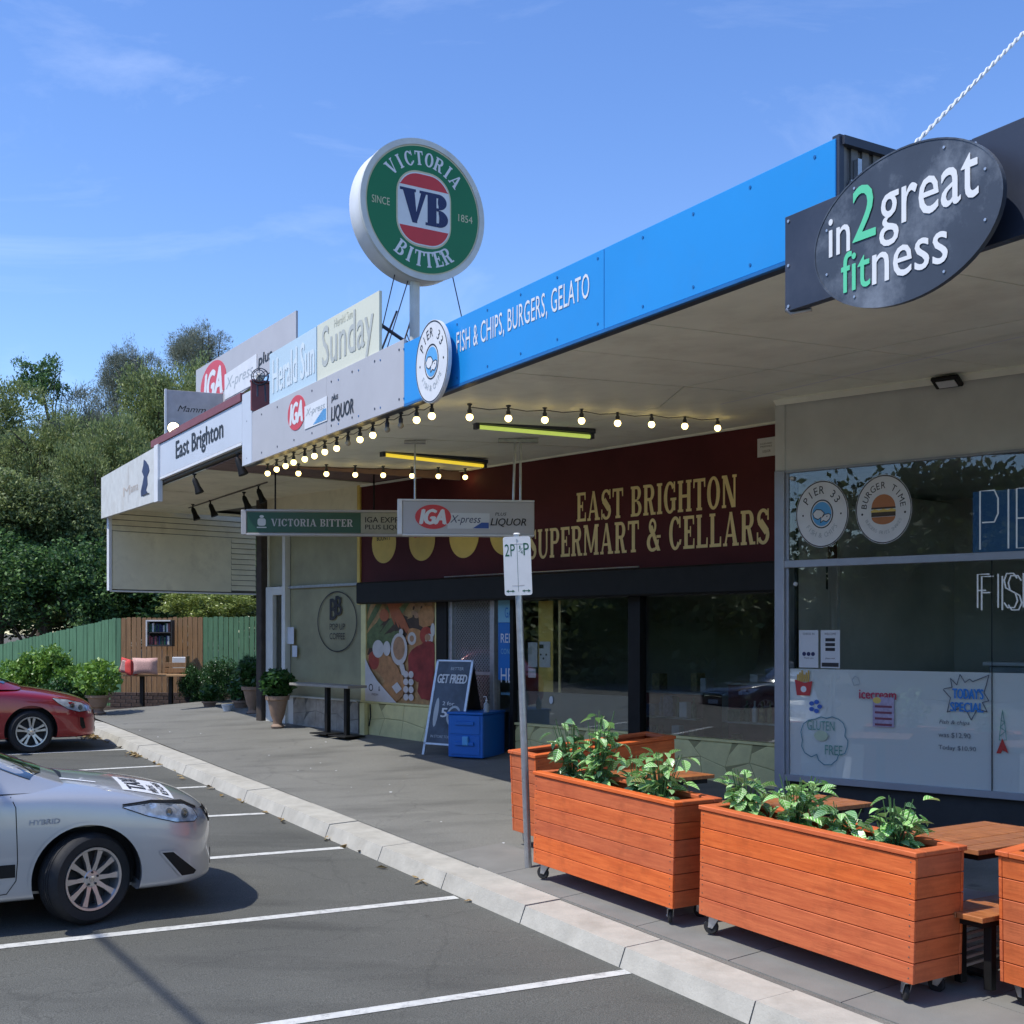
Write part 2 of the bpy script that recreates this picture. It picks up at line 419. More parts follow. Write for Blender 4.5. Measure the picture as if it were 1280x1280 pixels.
def text(mb, s, fr, x, y, w, h, z=.003, bold=0., shear=0., space=1.):
    """lay a line of print in frame fr: left x, baseline y, width w, height h of its box; heavier type is struck again a little to the side"""
    vs, fs = font_geo(s, 0., shear, space)
    x0 = min(v[0] for v in vs); x1 = max(v[0] for v in vs); y0 = min(v[1] for v in vs); y1 = max(v[1] for v in vs)
    k = h / (y1 - y0) * max(0, bold) * 1.6
    for i, d in enumerate(((0, 0),) if bold <= 0 else ((-1, 0), (1, 0), (0, .5), (0, -.5))):
        mb.add([(x + (a - x0) / (x1 - x0) * w + d[0] * k, y + (b - y0) / (y1 - y0) * h + d[1] * k, z + i * .0002) for a, b in vs], fs, fr)
def arctext(mb, s, fr, cx, cy, r, size, mid, span, top=True, bold=0., z=.003, glyph=None, rx=1.):
    """letters round a circle; mid and span in degrees"""
    n = len(s); 
    for i, ch in enumerate(s):
        if ch == ' ': continue
        t = (i + .5) / n - .5
        a = R(mid - t * span) if top else R(mid + t * span)
        if glyph: gv, gf = glyph(ch)
        else: gv, gf = font_geo(ch, 0.)
        x0 = min(v[0] for v in gv); x1 = max(v[0] for v in gv)
        ca, sa = math.cos(a), math.sin(a)
        er = (ca, sa) if top else (-ca, -sa)
        et = (sa, -ca) if top else (-sa, ca)
        vs = []
        for v in gv:
            X = (v[0] - (x0 + x1) / 2) * size * rx; Y = v[1] * size
            rr = r if top else -(r + size * .7)
            zz = z + (v[2] if len(v) > 2 else 0)
            vs.append((cx + er[0] * (rr + Y) + et[0] * X, cy + er[1] * (rr + Y) + et[1] * X, zz))
        mb.add(vs, gf, fr)
# slab serif capitals built from stems, slabs and bowls; unit cap height
def slab(ch, w=.62, s=.19, t=.10):
    P = []; k = [0]
    def rect(x0, y0, x1, y1): P.append([(x0, y0), (x1, y0), (x1, y1), (x0, y1)])
    def poly(*p): P.append(list(p))
    def bowl(cx, cy, rx, ry, a0, a1, sx=None, sy=None, n=14):
        sx = s if sx is None else sx; sy = t if sy is None else sy
        for i in range(n):
            u0 = R(a0 + (a1 - a0) * i / n); u1 = R(a0 + (a1 - a0) * (i + 1) / n)
            P.append([(cx + rx * math.cos(u0), cy + ry * math.sin(u0)), (cx + rx * math.cos(u1), cy + ry * math.sin(u1)),
                      (cx + (rx - sx) * math.cos(u1), cy + (ry - sy) * math.sin(u1)), (cx + (rx - sx) * math.cos(u0), cy + (ry - sy) * math.sin(u0))])
    e = .06; b = .085
    def stem(x): rect(x, 0, x + s, 1)
    def feet(x, top=True, bot=True):
        if bot: rect(x - e, 0, x + s + e, b)
        if top: rect(x - e, 1 - b, x + s + e, 1)
    x = e
    if ch == 'I': stem(x); feet(x); W = s + 2 * e
    elif ch in 'EFL':
        W = w; stem(x); rect(0, 0, x + s + e, b); rect(0, 1 - b, x + s + e, 1)
        if ch in 'EL': rect(x + s, 0, W, t); poly((W - .09, 0), (W, 0), (W, .3), (W - .06, .3))
        if ch in 'EF':
            rect(x + s, 1 - t, W - .02, 1); poly((W - .11, 1), (W - .02, 1), (W - .02, .73), (W - .08, .73))
            rect(x + s, .47, x + s + .16, .47 + t); rect(x + s + .12, .36, x + s + .18, .68)
    elif ch == 'T':
        W = w + .04; c = W / 2 - s / 2; stem(c); rect(c - e, 0, c + s + e, b); rect(0, 1 - t, W, 1)
        poly((0, 1), (.09, 1), (.06, .72), (0, .72)); poly((W, 1), (W - .09, 1), (W - .06, .72), (W, .72))
    elif ch == 'H':
        W = w + .16; stem(x); feet(x); stem(W - s - e); feet(W - s - e); rect(x + s, .45, W - s - e, .45 + t)
    elif ch == 'N':
        W = w + .16; q = s * .55; rect(x, 0, x + q, 1); rect(0, 0, x + q + e, b); rect(0, 1 - b, x + q, 1)
        rect(W - e - q, 0, W - e, 1); rect(W - e - q - e, 1 - b, W, 1); poly((x, 1), (x + s * 1.1, 1), (W - e, 0), (W - e - s * 1.1, 0))
    elif ch == 'M':
        W = w + .36; q = s * .5; rect(x, 0, x + q, 1); rect(0, 0, x + q + e, b); rect(0, 1 - b, x + s, 1)
        rect(W - e - s, 0, W - e, 1); rect(W - e - s - e, 0, W, b); rect(W - e - s, 1 - b, W, 1)
        m = W / 2; poly((x, 1), (x + s * 1.1, 1), (m + .05, .08), (m - .05, .08)); poly((W - e - s, 1), (W - e, 1), (m + .05, .08), (m - .03, .08))
    elif ch in 'AV':
        W = w + .2; m = W / 2; q = s * .5
        A = [[(e, 0), (e + q, 0), (m + .02, 1), (m - .06, 1)], [(W - e - s * 1.15, 0), (W - e, 0), (m + .06, 1), (m - .08, 1)],
             [(0, 0), (e + q + e, 0), (e + q + e, b), (0, b)], [(W - e * 2 - s * 1.1, 0), (W, 0), (W, b), (W - e * 2 - s * 1.1, b)]]
        if ch == 'A': A.append([(.2, .27), (W - .24, .27), (W - .24, .27 + t * .8), (.22, .27 + t * .8)])
        else: A = [[(W - a, 1 - c) for a, c in p] for p in A]
        P += A
    elif ch in 'BPRD':
        W = w + .04
        stem(x); rect(0, 0, x + s + (e if ch in 'PR' else 0), b); rect(0, 1 - b, x + s, 1)
        if ch == 'B':
            rect(x + s, 1 - t, W - .28, 1); bowl(W - .28, .765, .24, .235, -90, 90); rect(x + s, .48, W - .26, .48 + t * .8)
            rect(x + s, 0, W - .28, t); bowl(W - .28, .26, .28, .26, -90, 90)
        elif ch == 'D': rect(x + s, 0, W - .32, t); rect(x + s, 1 - t, W - .32, 1); bowl(W - .32, .5, .32, .5, -90, 90)
        else:
            rect(x + s, 1 - t, W - .26, 1); bowl(W - .26, .73, .26, .27, -90, 90); rect(x + s, .46, W - .26, .46 + t)
            if ch == 'R': poly((W - .34, .5), (W - .16, .48), (W + .0, 0), (W - .2, 0)); rect(W - .2, 0, W + .08, b); W += .06
    elif ch in 'CGOQ':
        W = w + .08; c = W / 2
        if ch == 'O': bowl(c, .5, c, .52, 0, 360, n=28)
        else:
            bowl(c, .5, c, .52, 38, 322, n=24); rect(W - .13, .66, W - .05, 1.0)
            if ch == 'G': rect(W - .24, .08, W - .04, .44); rect(W - .32, .4, W + .02, .4 + b)
            else: poly((W - .1, .3), (W, .3), (W - .04, .14), (W - .16, .16))
    elif ch == 'S':
        W = w; c = W / 2
        bowl(c, .745, c - .01, .27, 20, 235, sx=s * .85); bowl(c, .265, c, .285, -160, 60, sx=s * .9)
        poly((.05, .58), (.26, .73), (W - .03, .42), (W - .22, .26)); rect(W - .1, .68, W - .03, 1.0); rect(.0, .0, .07, .34)
    elif ch == 'U':
        W = w + .12; q = s * .55; rect(x, .3, x + s, 1); feet(x, bot=False); rect(W - e - q, .3, W - e, 1); rect(W - 2 * e - q, 1 - b, W, 1)
        c = W / 2; bowl(c, .32, c - x, .34, 180, 270); bowl(c, .32, c - e, .34, 270, 360, sx=q)
    elif ch == '&':
        W = w + .2; bowl(.34, .77, .22, .25, 0, 360, sx=.12, n=20); bowl(.33, .27, .33, .29, 60, 300, sx=s, n=18)
        poly((.14, .8), (.34, .8), (W - .02, .0), (W - .22, .0)); bowl(.35, .3, .36, .32, -90, 10, sx=.09); rect(W - .25, .4, W, .4 + b)
    elif ch == '.': W = .2; rect(0, 0, .18, .18)
    else: W = .3
    vs = []; fs = []
    for i, p in enumerate(P):
        n = len(vs); a = sum(p[j][0] * p[(j + 1) % len(p)][1] - p[(j + 1) % len(p)][0] * p[j][1] for j in range(len(p)))
        if a < 0: p = p[::-1]
        vs += [(q[0], q[1], i * .00006) for q in p]; fs.append(tuple(range(n, n + len(p))))
    if not vs: vs = [(0, 0, 0)]
    return vs, fs, W
def slabg(ch):
    v, f, w = slab(ch); return v, f
def slabtext(mb, s, fr, x, y, w, h, z=.003, gap=.1, st=.19, th=.10):
    gl = []; tot = 0
    for ch in s:
        if ch == ' ': gl.append(None); tot += .38; continue
        v, f, W = slab(ch, s=st, t=th); gl.append((v, f, tot)); tot += W + gap
    tot -= gap; k = w / tot
    for g in gl:
        if g: mb.add([(x + (g[2] + v[0]) * k, y + v[1] * h, z + v[2]) for v in g[0]], g[1], fr)
def rnd_rect(x0, y0, x1, y1, r, n=5):
    p = []
    for cx, cy, a in ((x1 - r, y1 - r, 0), (x0 + r, y1 - r, 90), (x0 + r, y0 + r, 180), (x1 - r, y0 + r, 270)):
        p += [(cx + r * math.cos(R(a + 90 * i / n)), cy + r * math.sin(R(a + 90 * i / n))) for i in range(n + 1)]
    return p
def stroke(mb, pts, w, fr, z=.003, closed=False):
    """hand drawn line of width w in a frame"""
    n = len(pts)
    for i in range(n if closed else n - 1):
        a = pts[i]; b = pts[(i + 1) % n]
        dx, dy = b[0] - a[0], b[1] - a[1]; l = math.hypot(dx, dy) or 1
        nx, ny = -dy / l * w / 2, dx / l * w / 2; ex, ey = dx / l * w * .3, dy / l * w * .3
        mb.add([(a[0] - nx - ex, a[1] - ny - ey, z + (i % 2) * .0002), (b[0] - nx + ex, b[1] - ny + ey, z + (i % 2) * .0002), (b[0] + nx + ex, b[1] + ny + ey, z + (i % 2) * .0002), (a[0] + nx - ex, a[1] + ny - ey, z + (i % 2) * .0002)], [(0, 1, 2, 3)], fr)
def PB(pl, x0, y0, x1, y1, off=0):
    """frame and size on a vertical plane from a photo box: x0,y0 = lower left pixel, x1 = right pixel, y1 = top pixel above x0"""
    fr = pl.frame(x0, y0, off); w = (pl.sx(x0, off) - pl.sx(x1, off)); h = pl.z(x0, y1, off) - fr.o.z
    return fr, w, h
# ------------------------------------------------------------------ ground, road, path, kerb
def asphalt(name, c, patch, wear):
    m = mat(name, c, .88, var=.13, scale=.55, bump=.55, bscale=180)
    nt = m.node_tree; N = nt.nodes; L = nt.links; p = N['Principled BSDF']
    src = p.inputs['Base Color'].links[0].from_socket
    tc = N['Texture Coordinate']
    sp = N.new('ShaderNodeTexNoise'); sp.inputs['Scale'].default_value = 130; sp.inputs['Detail'].default_value = 2
    L.new(tc.outputs['Object'], sp.inputs['Vector'])
    r = N.new('ShaderNodeMapRange'); r.inputs['From Min'].default_value = .3; r.inputs['From Max'].default_value = .7; r.inputs['To Min'].default_value = 1 - wear; r.inputs['To Max'].default_value = 1 + wear
    L.new(sp.outputs['Fac'], r.inputs['Value'])
    mu = N.new('ShaderNodeVectorMath'); mu.operation = 'SCALE'
    L.new(src, mu.inputs[0]); L.new(r.outputs[0], mu.inputs['Scale'])
    # tyre tracks and oil drips: long smears
    mp = N.new('ShaderNodeMapping'); mp.inputs['Rotation'].default_value = (0, 0, R(-30)); mp.inputs['Scale'].default_value = patch
    s2 = N.new('ShaderNodeTexNoise'); s2.inputs['Scale'].default_value = 1.6; s2.inputs['Detail'].default_value = 5
    L.new(tc.outputs['Object'], mp.inputs['Vector']); L.new(mp.outputs[0], s2.inputs['Vector'])
    r2 = N.new('ShaderNodeMapRange'); r2.inputs['From Min'].default_value = .5; r2.inputs['From Max'].default_value = .72; r2.inputs['To Min'].default_value = 1; r2.inputs['To Max'].default_value = .68
    L.new(s2.outputs['Fac'], r2.inputs['Value'])
    m2 = N.new('ShaderNodeVectorMath'); m2.operation = 'SCALE'
    L.new(mu.outputs[0], m2.inputs[0]); L.new(r2.outputs[0], m2.inputs['Scale']); 
    # oil drips, gum spots and hairline cracks
    vo = N.new('ShaderNodeTexVoronoi'); vo.inputs['Scale'].default_value = 1.7; L.new(tc.outputs['Object'], vo.inputs['Vector'])
    n5 = N.new('ShaderNodeTexNoise'); n5.inputs['Scale'].default_value = 9; n5.inputs['Detail'].default_value = 4; L.new(tc.outputs['Object'], n5.inputs['Vector'])
    ad = N.new('ShaderNodeMath'); ad.operation = 'MULTIPLY_ADD'; ad.inputs[1].default_value = .22; L.new(n5.outputs['Fac'], ad.inputs[0]); L.new(vo.outputs['Distance'], ad.inputs[2])
    r5 = N.new('ShaderNodeMapRange'); r5.inputs['From Min'].default_value = .13; r5.inputs['From Max'].default_value = .19; r5.inputs['To Min'].default_value = .62; L.new(ad.outputs[0], r5.inputs['Value'])
    vc = N.new('ShaderNodeTexVoronoi'); vc.feature = 'DISTANCE_TO_EDGE'; vc.inputs['Scale'].default_value = .33
    nw = N.new('ShaderNodeTexNoise'); nw.inputs['Scale'].default_value = 1.4; nw.inputs['Detail'].default_value = 8; L.new(tc.outputs['Object'], nw.inputs['Vector'])
    va = N.new('ShaderNodeVectorMath'); va.operation = 'MULTIPLY_ADD'; va.inputs[1].default_value = (.9, .9, 0); L.new(nw.outputs['Color'], va.inputs[0]); L.new(tc.outputs['Object'], va.inputs[2]); L.new(va.outputs[0], vc.inputs['Vector'])
    rc = N.new('ShaderNodeMapRange'); rc.inputs['From Min'].default_value = .0015; rc.inputs['From Max'].default_value = .005; rc.inputs['To Min'].default_value = .86; L.new(vc.outputs['Distance'], rc.inputs['Value'])
    mm = N.new('ShaderNodeMath'); mm.operation = 'MULTIPLY'; L.new(r5.outputs[0], mm.inputs[0]); L.new(rc.outputs[0], mm.inputs[1])
    m3 = N.new('ShaderNodeVectorMath'); m3.operation = 'SCALE'; L.new(m2.outputs[0], m3.inputs[0]); L.new(mm.outputs[0], m3.inputs['Scale']); L.new(m3.outputs[0], p.inputs['Base Color'])
    return m
M['road'] = asphalt('road_asphalt', (.105, .105, .090), (.35, 1.6, 1), .42)
M['path'] = asphalt('path_asphalt', (.182, .178, .156), (.5, 1.5, 1), .26)
M['paver'] = mat('grey_concrete_paver', (.20, .196, .176), .85, var=.10, scale=3, bump=.25, bscale=90)
M['mark'] = mat('worn_white_road_paint', (.60, .60, .56), .7, var=.12, scale=9, bump=.3, bscale=90, dirt=.85, dscale=16, dcol=(.16, .16, .15))

# one wide ground sheet, below the road sheet
mb = MB()
pts = []
us = [-120, -40, 60, 160, 400]; vsx = [-300, -60, 60, 300]
for u in us:
    for v in vsx: pts.append(UV(u, v, .027 * min(u, 60) - .03))
n = len(vsx)
mb.add(pts, [(i * n + j, i * n + j + 1, (i + 1) * n + j + 1, (i + 1) * n + j) for i in range(len(us) - 1) for j in range(n - 1)])
M['earth'] = mat('dry_earth', (.10, .085, .055), .95, var=.3, scale=2, bump=.5)
tag(mb.obj('ground', M['earth']), kind='structure')
mb = MB()
us = [-45 + 5 * i for i in range(23)]
mb.add([UV(u, v, .027 * u) for u in us for v in (-40, 5.6)], [(2 * i, 2 * i + 1, 2 * i + 3, 2 * i + 2) for i in range(22)])
tag(mb.obj('road', M['road']), kind='structure')

# kerb: concrete castings about 1.2 m long with open joints
kerb = tag(bpy.data.objects.new('kerb', None), kind='structure'); COL.objects.link(kerb)
KW = .36
def kprof(p, t, nrm):            # point, along, outward(towards shops)
    return [p, p + nrm * .05 + Z * .125, p + nrm * KW + Z * .135, p + nrm * KW - Z * .05, p - Z * .05]
def kpoint(s):
    if s <= 21.6: return UV(s, kerb_v(s), road_z(s)), U.copy(), V.copy()
    a = (s - 21.6) / 1.1                                  # the kerb turns round the end of the parking bays
    a = min(a, math.pi / 2); c = UV(21.6, kerb_v(21.6) - 1.1)
    p = c + V * 1.1 * math.cos(a) + U * 1.1 * math.sin(a)
    nrm = (V * math.cos(a) + U * math.sin(a)); t = (U * math.cos(a) - V * math.sin(a))
    ex = s - 21.6 - 1.1 * math.pi / 2
    if ex > 0: p = p + t * ex
    u_, v_ = uv(p); p.z = .027 * u_
    return p, t, nrm
s = -1.1; rr = random.Random(3)
while s < 30:
    L_ = 1.2 if s < 21 else .6
    mb = MB(); k = 4; rings = []
    dz = rr.uniform(-.004, .004)
    for i in range(k + 1):
        p, t, nr = kpoint(s + .006 + (L_ - .012) * i / k)
        rings += [q + Z * (dz if j in (1, 2) else 0) for j, q in enumerate(kprof(p, t, nr))]
    fs = [(i * 5 + j, i * 5 + (j + 1) % 5, (i + 1) * 5 + (j + 1) % 5, (i + 1) * 5 + j) for i in range(k) for j in range(5)]
    fs += [(4, 3, 2, 1, 0), tuple(k * 5 + j for j in range(5))]
    mb.add(rings, fs); mb.obj('kerb_stone', M['conc'], kerb)
    s += L_

# footpath: asphalt sheet from kerb to shops; concrete pavers where the kerb strip is paved
mb = MB(); us = [-3 + .5 * i for i in range(54)]; nv = 12; pts = []
for u in us:
    a = kerb_v(u) + KW - .01
    for j in range(nv + 1):
        v = a + (12.5 - a) * j / nv; pts.append(UV(u, v, path_z(u, v)))
mb.add(pts, [(i * (nv + 1) + j, i * (nv + 1) + j + 1, (i + 1) * (nv + 1) + j + 1, (i + 1) * (nv + 1) + j) for i in range(len(us) - 1) for j in range(nv)])
# the flap of path that follows the curved kerb at the far end
fan = [kpoint(21.6 + .12 * i)[0] + kpoint(21.6 + .12 * i)[2] * (KW - .01) + Z * .13 for i in range(26)]
far = [UV(23.4, kerb_v(21) + KW - .01 - .26 * i, .027 * 23.4 + .13) for i in range(26)]
for i in range(25): mb.add([fan[i], fan[i + 1], far[i + 1], far[i]], [(0, 1, 2, 3)])
tag(mb.obj('footpath', M['path']), kind='structure')
pav = tag(bpy.data.objects.new('paving', None), kind='structure'); COL.objects.link(pav)
rr = random.Random(5)
u = 8.95; 
for row, w0 in enumerate((.62, .62)):
    u = 9.1 - row * .45
    while u > 1.4:
        a = .9
        v0 = 5.10 + row * .62
        mb = MB(); e = .004; dz = .006 + rr.uniform(-.0015, .0015)
        c = [(u - a + e, v0 + e), (u - e, v0 + e), (u - e, v0 + .62 - e), (u - a + e, v0 + .62 - e)]
        top = [UV(p, max(q, kerb_v(p) + KW), path_z(p, q) + dz) for p, q in c]; bot = [p - Z * .02 for p in top]
        mb.add(bot + top, [(0, 1, 2, 3), (4, 7, 6, 5), (0, 4, 5, 1), (1, 5, 6, 2), (2, 6, 7, 3), (3, 7, 4, 0)])
        mb.obj('paver', M['paver'], pav); u -= a

# painted bay lines (angled a few degrees off square)
lm = tag(bpy.data.objects.new('bay_lines', None), kind='structure'); COL.objects.link(lm)
for (x0, y0, x1, y1, w, L2) in ((785, 1215, 350, 1280, .09, 5.2), (571, 1122, 0, 1184, .1, 5.2), (428, 1060, 262, 1073, .1, 5.2), (331, 1017, 253, 1021, .1, 5.2), (258, 983.5, 210, 986, .1, 5.2), (201, 957.5, 100, 963, .1, 5.2), (156, 937, 20, 943, .1, 5.2), (1040, 1352, 900, 1380, .1, 5.2)):
    a = G(x0, y0, 0, False); b = G(x1, y1, 0, False); d = (b - a); d.z = 0; d.normalize()
    b = a + d * L2; nrm = Vector((-d.y, d.x, 0)) * w / 2
    k = 12; vs = []
    for i in range(k + 1):
        p = a.lerp(b, i / k)
        for q in (p - nrm, p + nrm):
            uu, vv = uv(q); vs.append(Vector((q.x, q.y, .027 * uu + .004)))
    mb = MB(); mb.add(vs, [(2 * i, 2 * i + 1, 2 * i + 3, 2 * i + 2) for i in range(k)])
    mb.obj('bay_line', M['mark'], lm)

# leaf litter gathered in the gutter at the far kerb corner
mb = MB(); rr = random.Random(11)
for i in range(420):
    if i < 330: c = G(rr.gauss(118, 14), rr.gauss(917, 3.5), .015, False)
    elif i < 380: c = G(rr.gauss(170, 5), rr.gauss(943, 1.6), .01, False)
    else:
        uu = rr.uniform(8, 21); c = UV(uu, kerb_v(uu) - abs(rr.gauss(.03, .05)), road_z(uu) + .01)
    a = rr.uniform(0, 6.28); l = rr.uniform(.03, .06); w = l * .45; tz = rr.uniform(-.02, .035)
    d = Vector((math.cos(a), math.sin(a), 0)); e = Vector((-d.y, d.x, 0))
    mb.add([c - d * l, c + e * w + Z * tz, c + d * l + Z * rr.uniform(0, .03), c - e * w + Z * .01], [(0, 1, 2, 3)])
tag(mb.obj('leaf_litter', leafmat('dry_leaves', [(.25, .16, .05), (.38, .26, .10), (.16, .09, .04), (.45, .36, .16)], .7, .1)), 'dry yellow and brown leaves gathered in the gutter at the far kerb corner', 'leaves', kind='stuff')

mb = MB(); rr = random.Random(17)
for i in range(60):
    u_ = rr.uniform(4, 20); v_ = rr.uniform(5.2, 8); s_ = rr.uniform(.006, .018); c = UV(u_, v_, path_z(u_, v_) + .002)
    a = rr.uniform(0, 6.28); d = Vector((math.cos(a), math.sin(a), 0)) * s_; e = Vector((-d.y, d.x, 0)) * .6
    mb.add([c - d - e, c + d - e, c + d + e + Z * .004, c - d + e + Z * .004], [(0, 1, 2, 3)])
tag(mb.obj('path_litter', M['white']), 'tiny pale scraps and gum spots scattered over the footpath', 'litter', kind='stuff')
# ------------------------------------------------------------------ awning over the footpath
ZC0 = HC + 2.10            # soffit height at the street edge
ZC1 = HC + 2.25            # soffit height at the shopfronts
sN = -3.0                  # near end of the awning (beyond the frame), along AWN.e
sF = AWN.sx(304)           # far end of the grey sign panels
def awn(s_, off, z): return AWN.at(s_, z, off)
awning = thing('shop_awning', 'long flat awning with cream boarded ceiling over the footpath and shopfronts', 'awning', AWN.at(4, ZC0))
def wall_s_cross(s_):
    """how far in from the awning edge the shopfront line stands, at station s_"""
    best = 99
    o = AWN.p0 + AWN.e * s_; d = -AWN.n
    for pl, smin, smax in ((WALL, -5.05, 9), (PIER, -8, 0.05)):
        den = d.x * pl.e.y - d.y * pl.e.x
        if abs(den) < 1e-6: continue
        q = pl.p0 - o
        t = (q.x * pl.e.y - q.y * pl.e.x) / den
        h = o + d * t; ss = (h - pl.p0).dot(pl.e)
        if t > 0 and smin <= ss <= smax: best = min(best, t)
    return best if best < 50 else 4.6
# soffit sheets run across the awning, joints every 0.9 m, so every sheet is a part
rr = random.Random(2)
def soffit(s0, s1, m_, z0a, z1a, step, gap=.006, name='ceiling_panel'):
    s_ = s0
    while s_ < s1 - .01:
        a, b = s_ + gap, min(s_ + step, s1) - gap
        da, db = wall_s_cross(a) + .3, wall_s_cross(b) + .3
        dz = rr.uniform(-.003, .003)
        for lo, hi in ((.02, .52), (.523, 1.0)):
            q = []
            for st, dd in ((a, da), (b, db)):
                for f_ in (lo, hi):
                    off = -(.02 + (dd - .02) * f_) + (.004 if f_ == hi and hi < 1 else 0)
                    zz = z0a + (z1a - z0a) * f_
                    q.append(awn(st, off, zz + dz))
            mb = MB(); top = [p + Z * .012 for p in q]
            mb.add(q + top, [(0, 2, 3, 1), (4, 5, 7, 6), (0, 1, 5, 4), (1, 3, 7, 5), (3, 2, 6, 7), (2, 0, 4, 6)])
            mb.obj(name, m_, awning)
        s_ += step
soffit(sN, sF, M['soffit'], ZC0, ZC1, .9)
M['mauve'] = mat('mauve_boards', (.20, .125, .115), .6, var=.1)
sM = sF + 1.9; sE = AWN.sx(192); sEnd = AWN.sx(127)
soffit(sF, sM, M['mauve'], HC + 2.28, HC + 2.26, .22, name='ceiling_board')
soffit(sM, sEnd, M['cream'], HC + 2.28, HC + 2.24, 1.4)
# dark deck above the sheets (seen only in the joints) and the iron roof
mb = MB()
for (a, b, z0, z1) in ((sN, sF, ZC0 + .022, ZC1 + .022), (sF, sEnd, HC + 2.31, HC + 2.29)):
    q = [awn(a, -.02, z0), awn(b, -.02, z0), awn(b, -9, z1 + .3), awn(a, -9, z1 + .3)]
    q = [awn(a, -.02, z0), awn(b, -.02, z0), awn(b, -wall_s_cross(b) - .35, z1), awn(a, -wall_s_cross(a) - .35, z1)]
    t = [p + Z * .2 for p in q]
    mb.add(q + t, [(0, 3, 2, 1), (4, 5, 6, 7), (0, 1, 5, 4), (1, 2, 6, 5), (2, 3, 7, 6), (3, 0, 4, 7)])
mb.obj('roof_deck', M['soffitgap'], awning)
# seam batten down the middle of the ceiling and cornice at the fish shop
mb = MB()
a = PIER.pt(970, 499, .03); b = PIER.at(-7, ZC1, .03); a.z = ZC1
d = (b - a).normalized()
mb.add([a, b, b + Z * -.07, a - Z * .07] + [p + PIER.n * .06 for p in (a, b, b - Z * .03, a - Z * .03)], [(0, 1, 2, 3), (4, 7, 6, 5), (3, 2, 6, 7), (0, 3, 7, 4)])
mb.obj('cornice', M['soffit'], awning)
mb = MB()
p1 = G(0, 0); 
for (x0, y0, x1, y1) in ((900, 503.5, 1300, 413),):
    def cz(px, py):
        r = (px - 640) / F; Y = (HC + 2.17 - HC) * F / (HY - py); return Vector((r * Y, Y, HC + 2.165))
    a = cz(x0, y0); b = cz(x1, y1); n_ = Vector((-(b - a).y, (b - a).x, 0)).normalized() * .012
    a.z = b.z = HC + 2.155
    mb.add([a - n_, b - n_, b + n_, a + n_], [(0, 1, 2, 3)])
mb.obj('joint_batten', M['white'], awning)
# steel edge angle under the fascias
mb = MB()
for s0_, s1_ in ((sN, sF),):
    f = Frame(awn(s0_, 0, ZC0), AWN.e, Z, AWN.n)
    mb.box((0, -.012, -.10), (s1_ - s0_, 0, .0), f)
mb.obj('edge_angle', M['charcoal'], awning)

# ------------------------------------------------------------------ fascia signs on the awning edge
def slabpl(pl, x0, x1, z0, z1, off, th, name, m_, parent, ch=.004, zs=None):
    """flat panel on a vertical plane between two photo columns; zs = heights at the second end"""
    s0, s1 = pl.sx(x0, off), pl.sx(x1, off)
    mb = MB(); z2, z3 = zs if zs else (z0, z1)
    q = [pl.at(s0, z0, off), pl.at(s1, z2, off), pl.at(s1, z3, off), pl.at(s0, z1, off)]
    b = [p - pl.n * th for p in q]
    mb.add(q + b, [(0, 1, 2, 3), (7, 6, 5, 4), (0, 4, 5, 1), (1, 5, 6, 2), (2, 6, 7, 3), (3, 7, 4, 0)])
    return mb.obj(name, m_, parent)
zt = HC + 2.655
# blue fish shop fascia: two panels with a joint
bf = thing('shop_fascia_sign', 'bright blue fascia sign reading fish and chips, burgers, gelato', 'sign', AWN.pt(760, 400))
sB0, sB1, sBm = AWN.sx(505, .03), AWN.sx(1044, .03), AWN.sx(755, .03)
def fpanel(s0, s1, z0, z1, off, th, name, m_, par):
    mb = MB(); f = Frame(AWN.at(s0, 0, off), AWN.e, Z, AWN.n); mb.box((0, z0, -th), (s1 - s0, z1, 0), f, .003); return mb.obj(name, m_, par)
fpanel(sBm + .003, sB0 - .002, ZC0 - .005, zt, .03, .03, 'fascia_panel', M['blue'], bf)
fpanel(sB1, sBm - .003, ZC0 - .005, zt, .03, .03, 'fascia_panel', M['blue'], bf)
M['bluetrim'] = mat('dark_blue_trim', (.01, .13, .36), .4)
fpanel(sB1, sB0 - .002, ZC0 - .03, ZC0 - .006, .034, .03, 'bottom_trim', M['bluetrim'], bf)
fr, w, h = PB(AWN, 571, 446, 737, 425, .031)
mb = MB(); text(mb, 'FISH & CHIPS, BURGERS, GELATO', fr, 0, 0, w, .205, bold=.0, space=1.05); mb.obj('lettering', M['white'], bf)
mb = MB()
for k in range(14):
    for zz in (ZC0 + .05, zt - .05):
        f9 = Frame(AWN.at(sB1 + .15 + k * .52, zz, .03), -AWN.e, Z, AWN.n); mb.prism(ell(0, 0, .010, .010, 8), 0, .004, f9)
tag(mb.obj('screws', M['bluetrim'], bf), kind='stuff')
# its end return, dark rusty ribbed iron
er = thing('fascia_end_return', 'short rusty ribbed iron return behind the right end of the blue fascia', 'metal panel', awn(sB1, 0, zt))
mb = MB(); f = Frame(awn(sB1 + .01, 0, 0), -AWN.n, Z, -AWN.e)
for i in range(22):
    x = i * .085; mb.box((x, ZC0 + .25, -.01), (x + .05, zt - .03, .015), f); mb.box((x + .05, ZC0 + .25, -.02), (x + .085, zt - .035, .0), f)
M['rustiron'] = mat('rusty_ribbed_iron', (.20, .20, .20), .7, .3, var=.3, dirt=.8, dscale=6, dcol=(.10, .06, .04))
mb.obj('ribbed_sheet', M['rustiron'], er)
mb = MB(); mb.box((0, zt - .035, -.04), (1.9, zt + .012, .05), f); mb.box((-.02, ZC0 + .2, -.02), (.015, zt + .02, .03), f); mb.obj('flashing', M['charcoal'], er)
